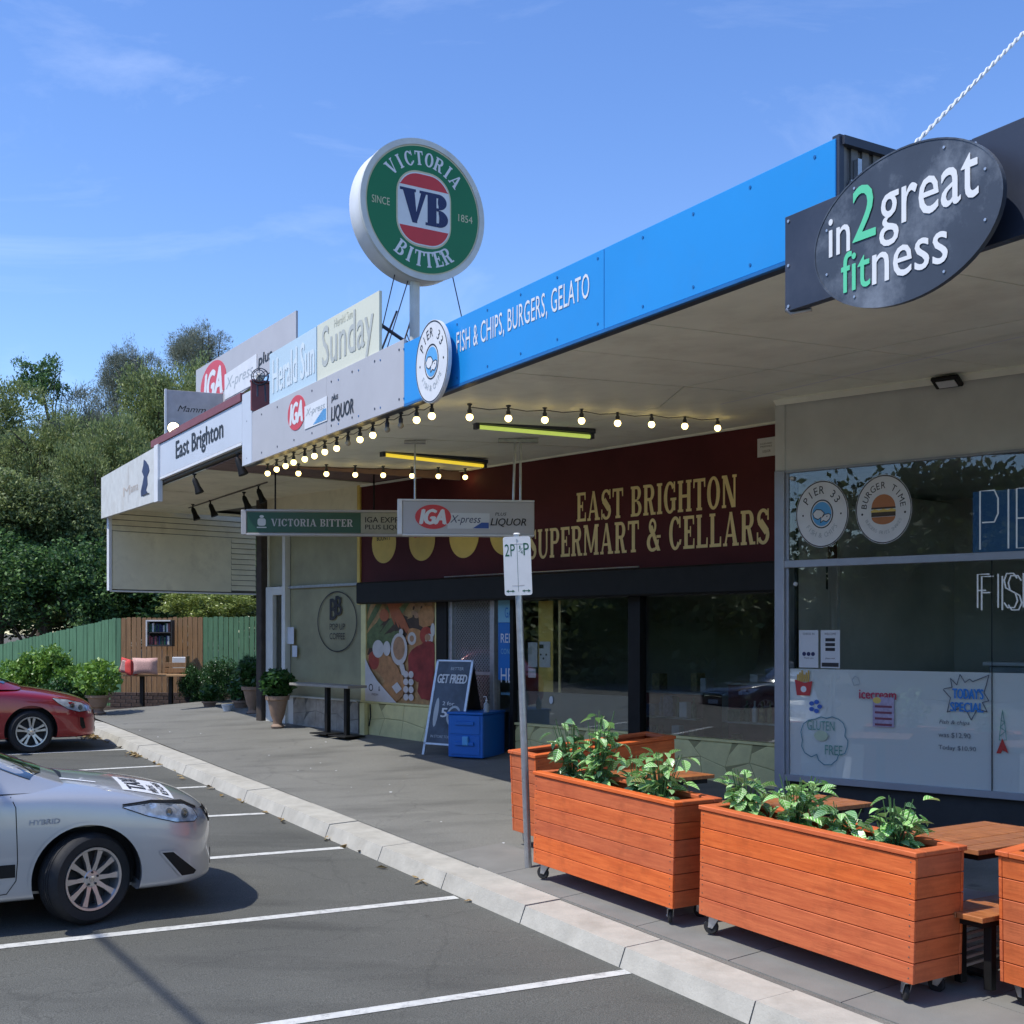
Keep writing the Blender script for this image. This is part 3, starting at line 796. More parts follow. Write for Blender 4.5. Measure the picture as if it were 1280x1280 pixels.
mb = MB(); mb.box((.06, ZC0 + .30, .016), (.5, ZC0 + .34, .04), f); mb.box((.1, ZC0 + .2, .02), (.13, ZC0 + .46, .05), f); mb.obj('bracket', M['steel'], er)

# grey supermarket fascia, left of the blue
gf = thing('shop_fascia_sign', 'light grey fascia sign with a red oval logo and the words plus LIQUOR', 'sign', AWN.pt(400, 500))
sG0, sG1 = AWN.sx(505, .03) + .003, AWN.sx(315, .03)
def gpanel(s0, s1): return fpanel(s0, s1, ZC0 - .02, HC + 2.70, .03, .03, 'fascia_panel', M['greyp'], gf)
smid = AWN.sx(408, .03)
gpanel(sG0, smid - .002); gpanel(smid + .002, sG1)
fpanel(sG1 + .003, AWN.sx(303, .03), ZC0 - .02, HC + 2.98, .034, .05, 'end_panel', M['greyp2'], gf)
def iga(parent, fr, w, h, small=False):
    """red oval with white slanted letters, then the boxed word and the corner swoosh"""
    mb = MB(); mb.prism(ell(w * .5, h * .5, w * .5, h * .5, 36), 0, .004, fr); mb.obj('red_oval', M['igared'], parent)
    mb = MB(); text(mb, 'IGA', fr, w * .14, h * .2, w * .7, h * .6, .006, bold=.035, shear=.25); mb.cur = 0
    text(mb, 'R', fr, w * .86, h * .16, w * .05, h * .07, .006); mb.obj('logo_letters', M['white'], parent)
fr, w, h = PB(AWN, 360, 542, 382, 499.5, .031); hh = h
iga(gf, fr, w, hh)
fr, w, h = PB(AWN, 381, 537, 409, 506, .0335)
mb = MB(); mb.prism([(0, 0), (w, 0), (w, h * .96), (0, h * .92)], 0, .004, fr); mb.obj('white_box', M['white'], gf)
mb = MB(); text(mb, 'X-press', fr, w * .06, h * .42, w * .86, h * .36, .006, shear=.3); mb.obj('lettering', M['printgrey'], gf)
mb = MB()
for i in range(9): mb.prism([(w * (.40 + .05 * i), h * (.06 + .05 * i)), (w * .97, h * (.06 + .05 * i)), (w * .97, h * (.09 + .05 * i)), (w * (.43 + .05 * i), h * (.09 + .05 * i))], .0045, .0065, fr)
mb.obj('swoosh', M['skyblue'], gf)
fr, w, h = PB(AWN, 414, 530, 442, 510, .031)
mb = MB(); text(mb, 'LIQUOR', fr, 0, 0, w, .175, bold=.012, shear=.12); mb.obj('lettering', M['printblack'], gf); mb = MB(); text(mb, 'plus', fr, w * .02, .215, w * .30, .09, bold=.008, shear=.12); mb.obj('lettering', M['printblack'], gf)
# screws along the fascias
mb = MB()
for k in range(9):
    for zz in (HC + 2.16, HC + 2.62):
        fr = Frame(AWN.at(sG0 + .1 + k * .55, zz, .03), -AWN.e, Z, AWN.n); mb.prism(ell(0, 0, .012, .012, 8), 0, .004, fr)
tag(mb.obj('screws', M['charcoal'], gf), kind='stuff')

# raised fascia East Brighton
ef = thing('shop_fascia_sign', 'pale grey raised fascia reading East Brighton under a maroon capping', 'sign', AWN.pt(250, 560))
ze0, ze1 = HC + 2.39, HC + 2.90
fpanel(AWN.sx(302.5, .03) + .004, AWN.sx(194, .03), ze0, ze1, .03, .03, 'fascia_panel', M['greyp2'], ef)
fpanel(AWN.sx(302.5, .03) + .01, AWN.sx(190, .03), ze1 + .003, ze1 + .11, .05, .5, 'capping', M['maroonfl'], ef)
fpanel(AWN.sx(302.5, .03) + .01, AWN.sx(195, .03), ze0 - .04, ze0 - .003, .034, .06, 'bottom_trim', M['white'], ef)
fr, w, h = PB(AWN, 220, 576, 279, 548, .031)
mb = MB(); text(mb, 'East Brighton', fr, 0, -.05, w, .33, bold=.022); mb.obj('lettering', M['printblack'], ef)
# near end wall of the raised part
f = Frame(AWN.at(AWN.sx(315, .03), 0, .05), -AWN.n, Z, -AWN.e)
mb = MB(); mb.box((0, HC + 2.72, 0), (3.2, ze1 + .17, .03), f, .004); mb.obj('end_wall', M['maroonfl'], ef)
mb = MB(); mb.box((.0, ze1 + .172, -.03), (3.2, ze1 + .20, .06), f, .004); mb.obj('end_capping', M['maroonfl'], ef)
mb = MB(); f2 = Frame(AWN.at(AWN.sx(302.5, .03), 0, 0), -AWN.n, Z, AWN.e); mb.box((0, HC + 2.1, -.06), (4.6, HC + 2.3, -.02), f2); mb.obj('end_beam', M['mauve'], ef)

# worn white return fascia at the far corner
wf = thing('shop_fascia_sign', 'worn white fascia with faint print and a small dark figure at the far awning corner', 'sign', AWN.pt(160, 600))
a = AWN.pt(193, 560, .05); s0 = AWN.sx(196, .05); s1 = AWN.sx(126.5, .05)
zb0 = AWN.z(196, 626, .05); zt0 = AWN.z(190, 561, .05); zb1 = AWN.z(127, 648, .05); zt1 = AWN.z(127, 597, .05)
mb = MB(); q = [AWN.at(s0 + .12, zb0, .05), AWN.at(s1, zb1, .05), AWN.at(s1, zt1, .05), AWN.at(s0 + .12, zt0, .05)]; b = [p - AWN.n * .06 for p in q]
mb.add(q + b, [(0, 1, 2, 3), (7, 6, 5, 4), (0, 4, 5, 1), (1, 5, 6, 2), (2, 6, 7, 3), (3, 7, 4, 0)]); mb.obj('fascia_panel', M['offwhite'], wf)
mb = MB(); f = Frame(AWN.at(s0, 0, .07), AWN.e, Z, AWN.n); mb.box((-.12, zb0 - .02, -.08), (.1, zt0 + .02, 0), f, .004); mb.obj('corner_cover', M['white'], wf)
f = AWN.frame(183, 618, .052)
sil = [(-.16, .0), (-.02, 0), (.12, .03), (.05, .1), (.12, .22), (.10, .38), (.2, .5), (.16, .62), (.05, .74), (-.04, .8), (-.06, .68), (-.12, .55), (-.04, .42), (-.1, .26), (-.17, .12)]
mb = MB(); mb.prism([(x * 1.5 - .1, y * .72) for x, y in sil], 0, .004, f); mb.obj('dark_figure_print', M['navy'], wf)
mb = MB(); stroke(mb, [(-.2, .14), (-.22, 0), (.2, 0)], .016, f, .006); mb.obj('figure_base_line', M['printblack'], wf)
f = AWN.frame(170, 624, .052)
M['stain'] = mat('rust_brown_stain', (.50, .44, .38), .6, var=.1)
mb = MB(); text(mb, 'M', f, -.9, .12, .5, .16, bold=.0, z=.0015); text(mb, 'ama', f, -.35, .14, .5, .1, z=.0015); mb.obj('faded_print', M['stain'], wf)
mb = MB(); stroke(mb, [(-.55, .0), (-.55, .62)], .012, f, .002); mb.obj('panel_joint', M['stain'], wf)

# dark fascia at the near end and the oval sign on it
df = thing('shop_fascia_sign', 'plain charcoal fascia hung low at the near awning end behind the oval sign', 'sign', awn(-.2, .1, HC + 2))
sd0 = AWN.sx(981, .22)
for k, (a, b) in enumerate(((sd0, sd0 - 1.2), (sd0 - 1.204, sd0 - 2.4), (sd0 - 2.404, sd0 - 3.6))):
    fpanel(b, a, HC + 1.735, HC + 2.25, .22, .05, 'fascia_panel', M['charcoal'], df)
mb = MB()
for k in range(3):
    for zz in (HC + 1.76, HC + 1.98, HC + 2.22):
        fr = Frame(AWN.at(sd0 - .03 - k * 1.2, zz, .22), -AWN.e, Z, AWN.n); mb.prism(ell(0, 0, .009, .009, 8), 0, .005, fr)
f = Frame(AWN.at(sd0 - .03, HC + 1.73, .2), AWN.e, Z, AWN.n)
mb.tube([(-.1, 0, -.05), (.0, -.005, .0), (.02, .02, .02)], .012, 8, f)
tag(mb.obj('screws', M['steel'], df), kind='stuff')
mb = MB(); f = Frame(AWN.at(sd0, 0, .17), -AWN.n, Z, -AWN.e)
for k in range(3): mb.box((-.0, HC + 1.8, .4 + k * 1.0), (.2, HC + 2.2, .45 + k * 1.0), f)
mb.obj('bracket', M['charcoal'], df)
ov = thing('oval_sign', 'dark weathered oval sign reading in2great fitness in white and mint green letters', 'sign', AWN.pt(1135, 281, .3))
fr = AWN.frame(1126, 282, .36)
mb = MB(); mb.prism(ell(0, 0, .56, .365, 64), -.025, 0, fr); o = mb.obj('oval_panel', M['slate'], ov, smooth=30)
mb = MB(); mb.band(ell(0, 0, .561, .366, 64), ell(0, 0, .553, .358, 64), 0, .003, fr, True); mb.obj('oval_rim', M['slate'], ov)
M['letterwhite'] = mat('white_raised_letters', (.75, .76, .76), .4, var=.03)
mb = MB(); text(mb, 'in', fr, -.455, -.03, .14, .19, .004, bold=.004); mb.obj('lettering', M['letterwhite'], ov)
mb = MB(); text(mb, 'great', fr, -.125, -.075, .56, .285, .004, bold=.004); mb.obj('lettering', M['letterwhite'], ov)
mb = MB(); text(mb, '2', fr, -.295, .0, .145, .265, .005, bold=.004); mb.obj('green_lettering', M['mint'], ov)
mb = MB(); text(mb, 'fit', fr, -.37, -.235, .185, .20, .005, bold=.004); mb.obj('green_lettering', M['mint'], ov)
mb = MB(); text(mb, 'ness', fr, -.17, -.24, .44, .145, .004, bold=.004); mb.obj('lettering', M['letterwhite'], ov)
mb = MB()
for a in (20, 60, 125, 160, 200, 235, 300, 340): mb.prism(ell(.5 * math.cos(R(a)), .325 * math.sin(R(a)), .007, .007, 8), 0, .005, fr)
tag(mb.obj('screws', M['steel'], ov), kind='stuff')
mb = MB(); mb.box((-.3, -.1, -.14), (-.26, .1, -.025), fr); mb.box((.26, -.1, -.14), (.3, .1, -.025), fr); mb.obj('bracket', M['charcoal'], ov)

# round fish shop sign fixed to the blue fascia
rs = thing('round_sign', 'round white PIER 33 sign with blue wave on the left end of the blue fascia', 'sign', AWN.pt(540, 452, .1))
def pier33(par, fr, Rr, faded=True, rim=True):
    mb = MB(); mb.prism(ell(0, 0, Rr, Rr, 56), -.03 if rim else 0, .004, fr); mb.obj('disc', M['white'], par, smooth=30)
    k = M['printblack']
    mb = MB(); mb.band(ell(0, 0, Rr * .985, Rr * .985, 56), ell(0, 0, Rr * .955, Rr * .955, 56), .0045, .006, fr, True)
    mb.band(ell(0, 0, Rr * .43, Rr * .43, 40), ell(0, 0, Rr * .395, Rr * .395, 40), .0045, .006, fr, True)
    arctext(mb, 'PIER 33', fr, 0, 0, Rr * .60, Rr * .34, 90, 128, bold=.01, z=.006)
    for s_ in (-1, 1): mb.prism(ell(s_ * Rr * .72, -.02 * Rr, Rr * .03, Rr * .03, 10), .0045, .006, fr)
    mb.obj('lettering', k, par)
    mb = MB(); arctext(mb, 'FISH & CHIPS', fr, 0, 0, Rr * .56, Rr * .21, -90, 118, top=False, z=.006); mb.obj('lettering', M['printgrey'], par)
    mb = MB(); mb.prism(ell(0, 0, Rr * .36, Rr * .36, 36), .0045, .006, fr); mb.obj('wave_disc', M['skyblue'], par)
    mb = MB()                                   # white curling wave and small fish across the blue disc
    w1 = [(-.34, .02), (-.2, .14), (-.02, .12), (.1, .02), (.02, -.1), (.12, -.02), (.26, .0), (.34, -.04), (.3, -.16), (.18, -.24), (.06, -.2), (-.04, -.26), (-.02, -.1), (-.14, -.16), (-.28, -.1)]
    mb.prism([(x * Rr, y * Rr) for x, y in w1], .0062, .0075, fr)
    mb.obj('wave_print', M['white'], par)
    mb = MB(); stroke(mb, [(x * Rr, y * Rr) for x, y in w1], Rr * .025, fr, .0078, True); mb.prism(ell(.2 * Rr, -.08 * Rr, .02 * Rr, .02 * Rr, 8), .0076, .0085, fr); mb.obj('wave_outline', k, par)
fq = AWN.frame(540, 452, .13); fq.x = fq.x * .87; pier33(rs, fq, .355)
mb = MB(); fr = AWN.frame(540, 452, .1); mb.box((-.02, -.2, -.07), (.02, .2, 0), fr); mb.obj('bracket', M['charcoal'], rs)

# ------------------------------------------------------------------ newspaper and other panels standing on the awning
def standing(name, label, cat, off, x0, x1, yb0, yt0, yb1, yt1, m_, th=.03):
    t = thing(name, label, cat, AWN.pt(x0, yb0, off))
    s0, s1 = AWN.sx(x0, off), AWN.sx(x1, off)
    mb = MB(); q = [AWN.pt(x0, yb0, off), AWN.pt(x1, yb1, off), AWN.pt(x1, yt1, off), AWN.pt(x0, yt0, off)]; b = [p - AWN.n * th for p in q]
    mb.add(q + b, [(0, 1, 2, 3), (7, 6, 5, 4), (0, 4, 5, 1), (1, 5, 6, 2), (2, 6, 7, 3), (3, 7, 4, 0)])
    mb.obj('sign_panel', m_, t)
    # frame at the back with two raking struts
    for f_ in (.12, .88):
        mb = MB(); a = q[0].lerp(q[1], f_) - AWN.n * (th + .02); c = q[3].lerp(q[2], f_) - AWN.n * (th + .02)
        mb.tube([a, c - Z * .05], .02, 6); mb.tube([c - Z * .25, a - AWN.n * .7], .018, 6)
        mb.obj('strut', M['charcoal'], t)
    return t, q
su, q = standing('newspaper_sign', 'sun faded cream panel sign reading Sunday standing on the awning', 'sign', .0, 396.5, 474, 479, 407, 440, 363, M['palecream'])
fr = AWN.frame(403, 460, .001)
w = AWN.sx(403, .0) - AWN.sx(467, .0)
M['sunday'] = mat('faded_grey_green_print', (.46, .48, .44), .55, var=.1)
mb = MB()
def serif_lower(mb, s, fr, x, y, w, h):
    """high contrast roman lettering: thick stems with hairline serifs added at the feet"""
    text(mb, s, fr, x, y, w, h, bold=.006)
serif_lower(mb, 'Sunday', fr, 0, -.13, w, .56)
mb.obj('lettering', M['sunday'], su)
mb = MB(); M['vfaint'] = mat('very_faint_print', (.62, .62, .5), .55); text(mb, 'Herald Sun', fr, w * .25, .36, w * .36, .09); mb.obj('faint_lettering', M['vfaint'], su)
hs, q = standing('newspaper_sign', 'sun faded pale blue panel sign reading Herald Sun standing on the awning', 'sign', .0, 337, 395.5, 509, 443, 480, 408, M['paleblue'])
fr = AWN.frame(341, 487, .001); w = AWN.sx(341, 0) - AWN.sx(393, 0)
M['hsun'] = mat('faded_white_print', (.66, .74, .78), .5, var=.03)
mb = MB(); text(mb, 'Herald Sun', fr, 0, -.05, w, .40, bold=.012); mb.obj('lettering', M['hsun'], hs)
ig, q = standing('supermarket_sign', 'tall grey panel with a red oval logo behind the raised East Brighton fascia', 'sign', -1.3, 245, 370, 535, 463, 440, 388, M['greyp'])
fr, w, h = PB(AWN, 251, 516, 283, 462, -1.298); iga(ig, fr, w, h)
fr, w, h = PB(AWN, 281, 500, 321, 478, -1.2965)
mb = MB(); mb.prism([(0, 0), (w, 0), (w, .45), (0, .42)], 0, .004, fr); mb.obj('white_box', M['white'], ig)
mb = MB(); text(mb, 'X-press', fr, w * .04, .1, w * .86, .24, .006, shear=.3); mb.obj('lettering', M['printgrey'], ig)
fr = AWN.frame(323, 462, -1.298); mb = MB(); text(mb, 'plus', fr, 0, 0, .62, .22, bold=.02, shear=.1); mb.obj('lettering', M['printblack'], ig)
# small cream panel at right angles, with its cut off word
mp_ = thing('small_sign', 'small grey cream board with a cut off cursive word, behind the lit spotlight', 'sign', AWN.pt(208, 540, -.4))
o = AWN.pt(208.5, 548, -.4); fr = Frame(o, Vector((.93, .37, 0)), Z, Vector((.37, -.93, 0)))
hp = AWN.z(208.5, 487, -.4) - o.z
mb = MB(); mb.box((0, 0, -.03), (.9, hp, 0), fr, .003); mb.obj('board', mat('grey_cream_board', (.42, .41, .42), .6, dirt=.15), mp_)
mb = MB(); mb.box((-.035, -.05, -.05), (-.001, hp + .01, .02), fr, .003); mb.obj('edge_trim', M['white'], mp_)
mb = MB(); text(mb, 'Mamm', fr, .17, hp * .57, .46, .1, shear=.35); mb.obj('lettering', M['printblack'], mp_)

# lit spotlight on the capping and a caged round lamp
sp = thing('spotlight', 'small lit round spotlight on a bracket on top of the maroon capping', 'light', AWN.pt(210, 548, -.05))
c = AWN.pt(217, 535, 0); ax = (Vector((0, 0, HC + 1)) - c + Vector((-1.5, 0, 0))).normalized(); sx_ = ax.cross(Z).normalized(); fr = Frame(c, sx_, sx_.cross(ax) * -1, ax)
mb = MB(); mb.lathe([(.03, -.12), (.06, -.09), (.09, 0), (.095, .01)], 18, fr); mb.obj('housing', M['charcoal'], sp, smooth=True)
mb = MB(); mb.lathe([(.082, .011), (.078, .016), (.04, .022)], 18, fr); mb.obj('lens', M['spot'], sp, smooth=True)
mb = MB(); mb.tube([c - ax * .08, c - Z * .12 - ax * .1, c - Z * .26 - ax * .16], .015, 6); mb.obj('bracket', M['steel'], sp)
cl = thing('caged_lamp', 'round caged lamp on two short posts at the end of the maroon capping', 'light', AWN.pt(325, 490, 0))
c = AWN.pt(325, 471, 0)
fr = Frame(c, Vector((1, 0, 0)), Z, Vector((0, -1, 0)))
mb = MB()
for rr_, zz in ((.1, .02), (.105, .0), (.07, .06)):
    mb.tube([(rr_ * math.cos(R(a)), rr_ * math.sin(R(a)), zz) for a in range(0, 361, 20)], .006, 5, fr)
for a in range(0, 180, 45): mb.tube([(.1 * math.cos(R(a)) * t_, .1 * math.sin(R(a)) * t_, .06 * (1 - t_ * t_)) for t_ in (-1, -.5, 0, .5, 1)], .004, 5, fr)
mb.obj('wire_guard', M['charcoal'], cl)
mb = MB(); mb.sphere((0, 0, -.01), .055, 8, fr); mb.obj('globe', M['offwhite'], cl, smooth=True)
mb = MB(); mb.tube([(-.03, -.1, 0), (-.03, -.24, 0)], .012, 6, fr); mb.tube([(.06, -.1, 0), (.07, -.3, 0)], .012, 6, fr); mb.obj('post', M['charcoal'], cl)

# ------------------------------------------------------------------ round beer sign on its pole
vb = thing('round_beer_sign', 'large round green and white beer sign with VB on a white pole above the awning', 'sign', (-.96, 12.2, ZC0 + .2))
pc = Vector((-.99, 12.2, 0)); n_ = -U; zc = HC + (HY - 267) / F * 12.2
fr = Frame(Vector((-.955, 12.2, zc)) + n_ * .12, Vector((-n_.y, n_.x, 0)), Z, n_)
Rr = .70
mb = MB(); mb.lathe([(Rr - .02, -.28), (Rr, -.26), (Rr, -.02), (Rr - .015, 0)], 72, fr); mb.obj('light_box', M['white'], vb, smooth=50)
mb = MB(); mb.band(ell(0, 0, Rr * 1.012, Rr * 1.012, 72), ell(0, 0, Rr * .93, Rr * .93, 72), -.03, .012, fr, True); mb.obj('rim', M['offwhite'], vb, smooth=40)
def disc(r0, z, m_, nm):
    mb = MB(); mb.prism(ell(0, 0, r0, r0, 72), z - .002, z, fr); mb.obj(nm, m_, vb)
disc(Rr * .925, .003, M['gilt'], 'gold_ring'); disc(Rr * .905, .006, M['vbgreen'], 'green_face')
x1_, y1_ = Rr * .425, Rr * .52
mb = MB(); mb.prism([(x * 1.05, y * 1.05) for x, y in rnd_rect(-x1_, -y1_, x1_, y1_, .24, 10)], .0065, .008, fr); mb.obj('gold_badge', M['gilt'], vb)
mb = MB(); mb.prism(rnd_rect(-x1_, -y1_, x1_, y1_, .235, 10), .0085, .010, fr); mb.obj('white_badge', M['white'], vb)
mb = MB(); b_ = [(max(-x1_ + .012, min(x1_ - .012, x * .97)), y * .965) for x, y in rnd_rect(-x1_, -y1_, x1_, y1_, .235, 10)]
up = [p for p in b_ if p[1] > .2]; 
up = [(x1_ - .015, .215)] + [p for p in b_ if p[1] > .2155] + [(-x1_ + .015, .215)]
mb.prism(up, .0103, .0115, fr); mb.obj('red_band', M['igared'], vb)
mb = MB()
dn = [(-x1_ + .015, -.19)] + [p for p in b_ if p[1] < -.1905] + [(x1_ - .015, -.19)]
mb.prism(dn, .0103, .0115, fr); mb.obj('red_band', M['igared'], vb)
mb = MB(); slabtext(mb, 'V', fr, -.275, -.15, .33, .335, .011, gap=.0, st=.30, th=.12); slabtext(mb, 'B', fr, .015, -.15, .26, .335, .0118, st=.26, th=.12); mb.obj('lettering', M['navy'], vb)
mb = MB()
arctext(mb, 'VICTORIA', fr, 0, 0, Rr * .635, Rr * .20, 90, 104, z=.0075, glyph=slabg)
mb.obj('arched_lettering', M['white'], vb); mb = MB()
arctext(mb, 'BITTER', fr, 0, 0, Rr * .665, Rr * .225, -90, 76, top=False, z=.0075, glyph=slabg)
mb.obj('arched_lettering', M['white'], vb)
mb = MB(); text(mb, 'SINCE', fr, -Rr * .83, -.03, Rr * .28, .075, .0075, bold=.0); mb.obj('small_lettering', M['gilt'], vb); mb = MB(); text(mb, '1854', fr, Rr * .57, -.04, Rr * .24, .075, .0075); mb.obj('small_lettering', M['gilt'], vb)
mb = MB(); mb.tube([pc + Z * (ZC0 + .15), pc + Z * (zc - Rr + .03)], .052, 14); mb.obj('pole', M['offwhite'], vb, smooth=True)
mb = MB()
base = pc + Z * (ZC0 + .25)
def lattice(a, b, w_):
    d = (b - a); n = int(d.length / .09); s_ = d.normalized().cross(Vector((0, 1, 0))).normalized() * w_
    mb.tube([a - s_, b - s_], .009, 5); mb.tube([a + s_, b + s_], .009, 5)
    for i in range(n): mb.tube([a.lerp(b, i / n) - s_, a.lerp(b, (i + 1) / n) + s_], .006, 4)
top_ = pc + Z * (zc - Rr - .38)
lattice(top_, base + U * 1.0 + V * .1 - Z * .1, .035); lattice(top_ - Z * .15, base + U * .45 + V * .75 - Z * .15, .03)
M['rust'] = mat('rusty_galvanised_iron', (.30, .26, .23), .7, .4, var=.3, dirt=.7, dscale=8, dcol=(.16, .08, .05))
mb.obj('lattice_stay', M['rust'], vb)
mb = MB()
for dx, e_ in ((-.25, U * 1.3 + Z * .0), (.42, -U * .7 + V * .35), (-.1, U * .1 - V * .45)):
    q_ = fr((dx, -math.sqrt(Rr * Rr - dx * dx), -.15)); mb.tube([q_, base + e_ - Z * .05], .006, 5)
mb.tube([fr((-.2, -Rr - .3, -.2)), base + U * .3 - V * .45], .011, 6)
mb.obj('guy_wire', M['charcoal'], vb)
mb = MB(); mb.box((-.05, Rr, -.2), (.05, Rr + .035, -.1), fr, .005); mb.tube([(-.03, Rr + .03, -.15), (.05, Rr + .05, -.13)], .012, 6, fr); mb.obj('lifting_lug', M['steel'], vb)

# white twisted stay cable from the near fascia up to the right
ca = AWN.pt(1142, 181, .1); cb = Vector((3.55, 5.2, HC + (HY - (-75)) / F * 5.2))
cb = ca + (Vector(((1290 - 640) / F * 6.6, 6.6, HC + (HY - 30) / F * 6.6)) - ca) * 3
st_ = thing('stay_cable', 'white twisted stay cable rising from behind the oval sign to the upper right', 'cable', ca)
mb = MB(); d = (cb - ca); t_ = d.normalized(); s_ = t_.cross(Z).normalized(); w_ = s_.cross(t_); L3 = d.length; n3 = int(L3 / .018)
for k in (0, math.pi):
    mb.tube([ca + t_ * (L3 * i / n3) + (s_ * math.cos(i * .75 + k) + w_ * math.sin(i * .75 + k)) * .006 for i in range(n3 + 1)], .0062, 6)
mb.obj('strand', M['white'], st_, smooth=True)

# ------------------------------------------------------------------ festoon bulbs and lamps under the awning
def ceil_pt(px, py, drop):
    r = (px - 640) / F; Y = 12.
    for _ in range(12):
        v_ = Y * (.842 * r + .539); hc = 2.10 + max(0, min(1, (v_ - 5.1) / 3.3)) * .15
        Y = (hc - drop) * F / (HY - py)
    return Vector((r * Y, Y, HC + (HY - py) / F * Y)), hc
bulbs = [(334.5, 591.8), (345.8, 586.8), (357, 582.5), (367, 578), (381, 574), (393, 570), (406, 565), (420.8, 560.5), (435, 554, 0), (450, 549.5), (466, 544), (484, 537, 0), (501, 532, 0), (520.8, 525), (539.8, 520),
         (587, 521.5), (635.5, 523), (681, 525), (727, 526), (772, 529), (814.5, 530.6), (856, 532.7), (897, 535),
         (373, 591.8), (408, 592.5), (444, 593.5), (479, 594), (515, 594.8), (548, 595.3), (581.5, 596.5), (614.5, 597.5)]
mbB = MB(); mbB.sphere((0, 0, -.125), .034, 8); bulb_me = mbB.mesh('bulb', M['bulb'], True)
mbO = MB(); mbO.sphere((0, 0, -.125), .03, 8); off_me = mbO.mesh('bulb', M['bulboff'], True)
mbH = MB(); mbH.lathe([(.02, -.1), (.022, -.06), (.014, -.05), (.012, -.02), (.024, -.012), (.024, 0)], 8); hold_me = mbH.mesh('lamp_holder', M['charcoal'], True)
strings = [('edge', 0, 15), ('cross', 15, 23), ('far', 23, 31)]
names = {'edge': 'string of warm round bulbs along the street edge of the awning', 'cross': 'string of warm round bulbs running across the ceiling to the maroon sign', 'far': 'string of warm round bulbs crossing the far end above the hanging light boxes'}
for key, a, b in strings:
    t = thing('festoon_lights', names[key], 'string lights', ceil_pt(bulbs[a][0], bulbs[a][1], .125)[0], group='festoon bulb strings under the awning')
    cps = []
    for q in bulbs[a:b]:
        p, hc = ceil_pt(q[0], q[1], .135)
        if q[0] < 350 and key == 'edge': pass
        top = Vector((p.x, p.y, p.z + .125)) - t.location
        lit = len(q) < 3
        inst(bulb_me if lit else off_me, 'bulb', t, top); inst(hold_me, 'lamp_holder', t, top)
        cps.append(p + Z * .095)
    mb = MB(); pts = []
    for i, p in enumerate(cps):
        pts.append(p)
        if i < len(cps) - 1: pts.append(p.lerp(cps[i + 1], .5) - Z * .02)
    mb.tube(pts, .004, 5); mb.obj('cable', M['blackp'], t)
def batten(x0, y0, x1, y1, m_, label):
    a, _ = ceil_pt(x0, y0, .06); b, _ = ceil_pt(x1, y1, .06); z_ = (a.z + b.z) / 2; b.z = a.z = z_
    d = (b - a); L4 = d.length; d.normalize(); s_ = Vector((-d.y, d.x, 0))
    t = thing('batten_light', label, 'light', (a + b) / 2)
    fr = Frame(a, d, s_, Z)
    mb = MB(); mb.box((-.07, -.055, .01), (L4 + .07, .055, .06), fr, .008); mb.box((-.06, -.04, -.045), (-.02, .04, .01), fr, .004); mb.box((L4 + .02, -.04, -.045), (L4 + .06, .04, .01), fr, .004)
    mb.obj('fitting', M['charcoal'], t)
    mb = MB(); mb.tube([(-.02, 0, -.02), (L4 + .02, 0, -.02)], .022, 12, fr); mb.obj('tube', m_, t, smooth=True)
batten(600, 535, 735, 540, M['tubeg'], 'lit lime green tube light on the ceiling near the maroon sign')
batten(482, 570, 602, 577, M['tubey'], 'lit yellow tube light on the ceiling left of the green one')
# small black track spotlights
for x, y, h_, k in ((243, 592, .22, 0), (297, 566, .24, 0), (241, 630, .2, 1), (263, 625, .2, 1), (305, 615, .22, 1), (323, 606, .22, 1)):
    Y = 2.26 * F / (HY - y); p = Vector(((x - 640) / F * Y, Y, HC + 2.26))
    if k: p.z = HC + (HY - y) / F * Y
    lab = ['small black adjustable spotlight under the raised East Brighton fascia', 'small black adjustable spotlight on the track before the cream end screen'][k]
    lab += {243: ', the left of two', 297: ', the right of two', 241: ', first from the left', 263: ', second from the left', 305: ', third from the left', 323: ', fourth from the left'}[x]
    t = thing('track_spotlight', lab, 'light', p, group='black ceiling spotlights at the far end')
    mb = MB(); mb.lathe([(.03, -.02), (.03, 0)], 10, Frame(p, (1, 0, 0), (0, 1, 0), Z)); mb.tube([p, p - Z * .08], .014, 6); mb.obj('mount', M['blackp'], t)
    d = Vector((.35, .0, -.9)).normalized(); sx_ = d.cross(Vector((0, 1, 0))).normalized(); fr = Frame(p - Z * .08, sx_, d.cross(sx_), d)
    mb = MB(); mb.lathe([(.02, -.02), (.04, .02), (.045, .12), (.065, .2), (.065, .21)], 12, fr); mb.obj('lamp_head', M['blackp'], t, smooth=True)
tr = thing('light_track', 'thin rail on the far ceiling that carries four black spotlights', 'light track', (-6, 20, HC + 2.2))
Yt = lambda x, y: Vector(((x - 640) / F * 2.26 * F / (HY - y), 2.26 * F / (HY - y), HC + 2.25))
mb = MB(); mb.tube([Yt(236, 634), Yt(334, 602)], .012, 6); mb.obj('rail', M['soffitgap'], tr)
# ------------------------------------------------------------------ shopfronts
def wallbase(pl, s_, drop=.05):
    p = pl.at(s_, 0); u_, v_ = uv(p); return path_z(u_, v_) - drop
def pbox(mb, pl, s0, s1, z0, z1, off0, off1, ch=0):
    """box on a wall plane: stations, heights, distances in front of it"""
    f = Frame(pl.p0, pl.e, Z, pl.n); mb.box((s0, z0, off0), (s1, z1, off1), f, ch)
def WS(px, off=0): return WALL.sx(px, off)
def WZ(px, py, off=0): return WALL.z(px, py, off)
def PS(px, off=0): return PIER.sx(px, off)
def PZ(px, py, off=0): return PIER.z(px, py, off)

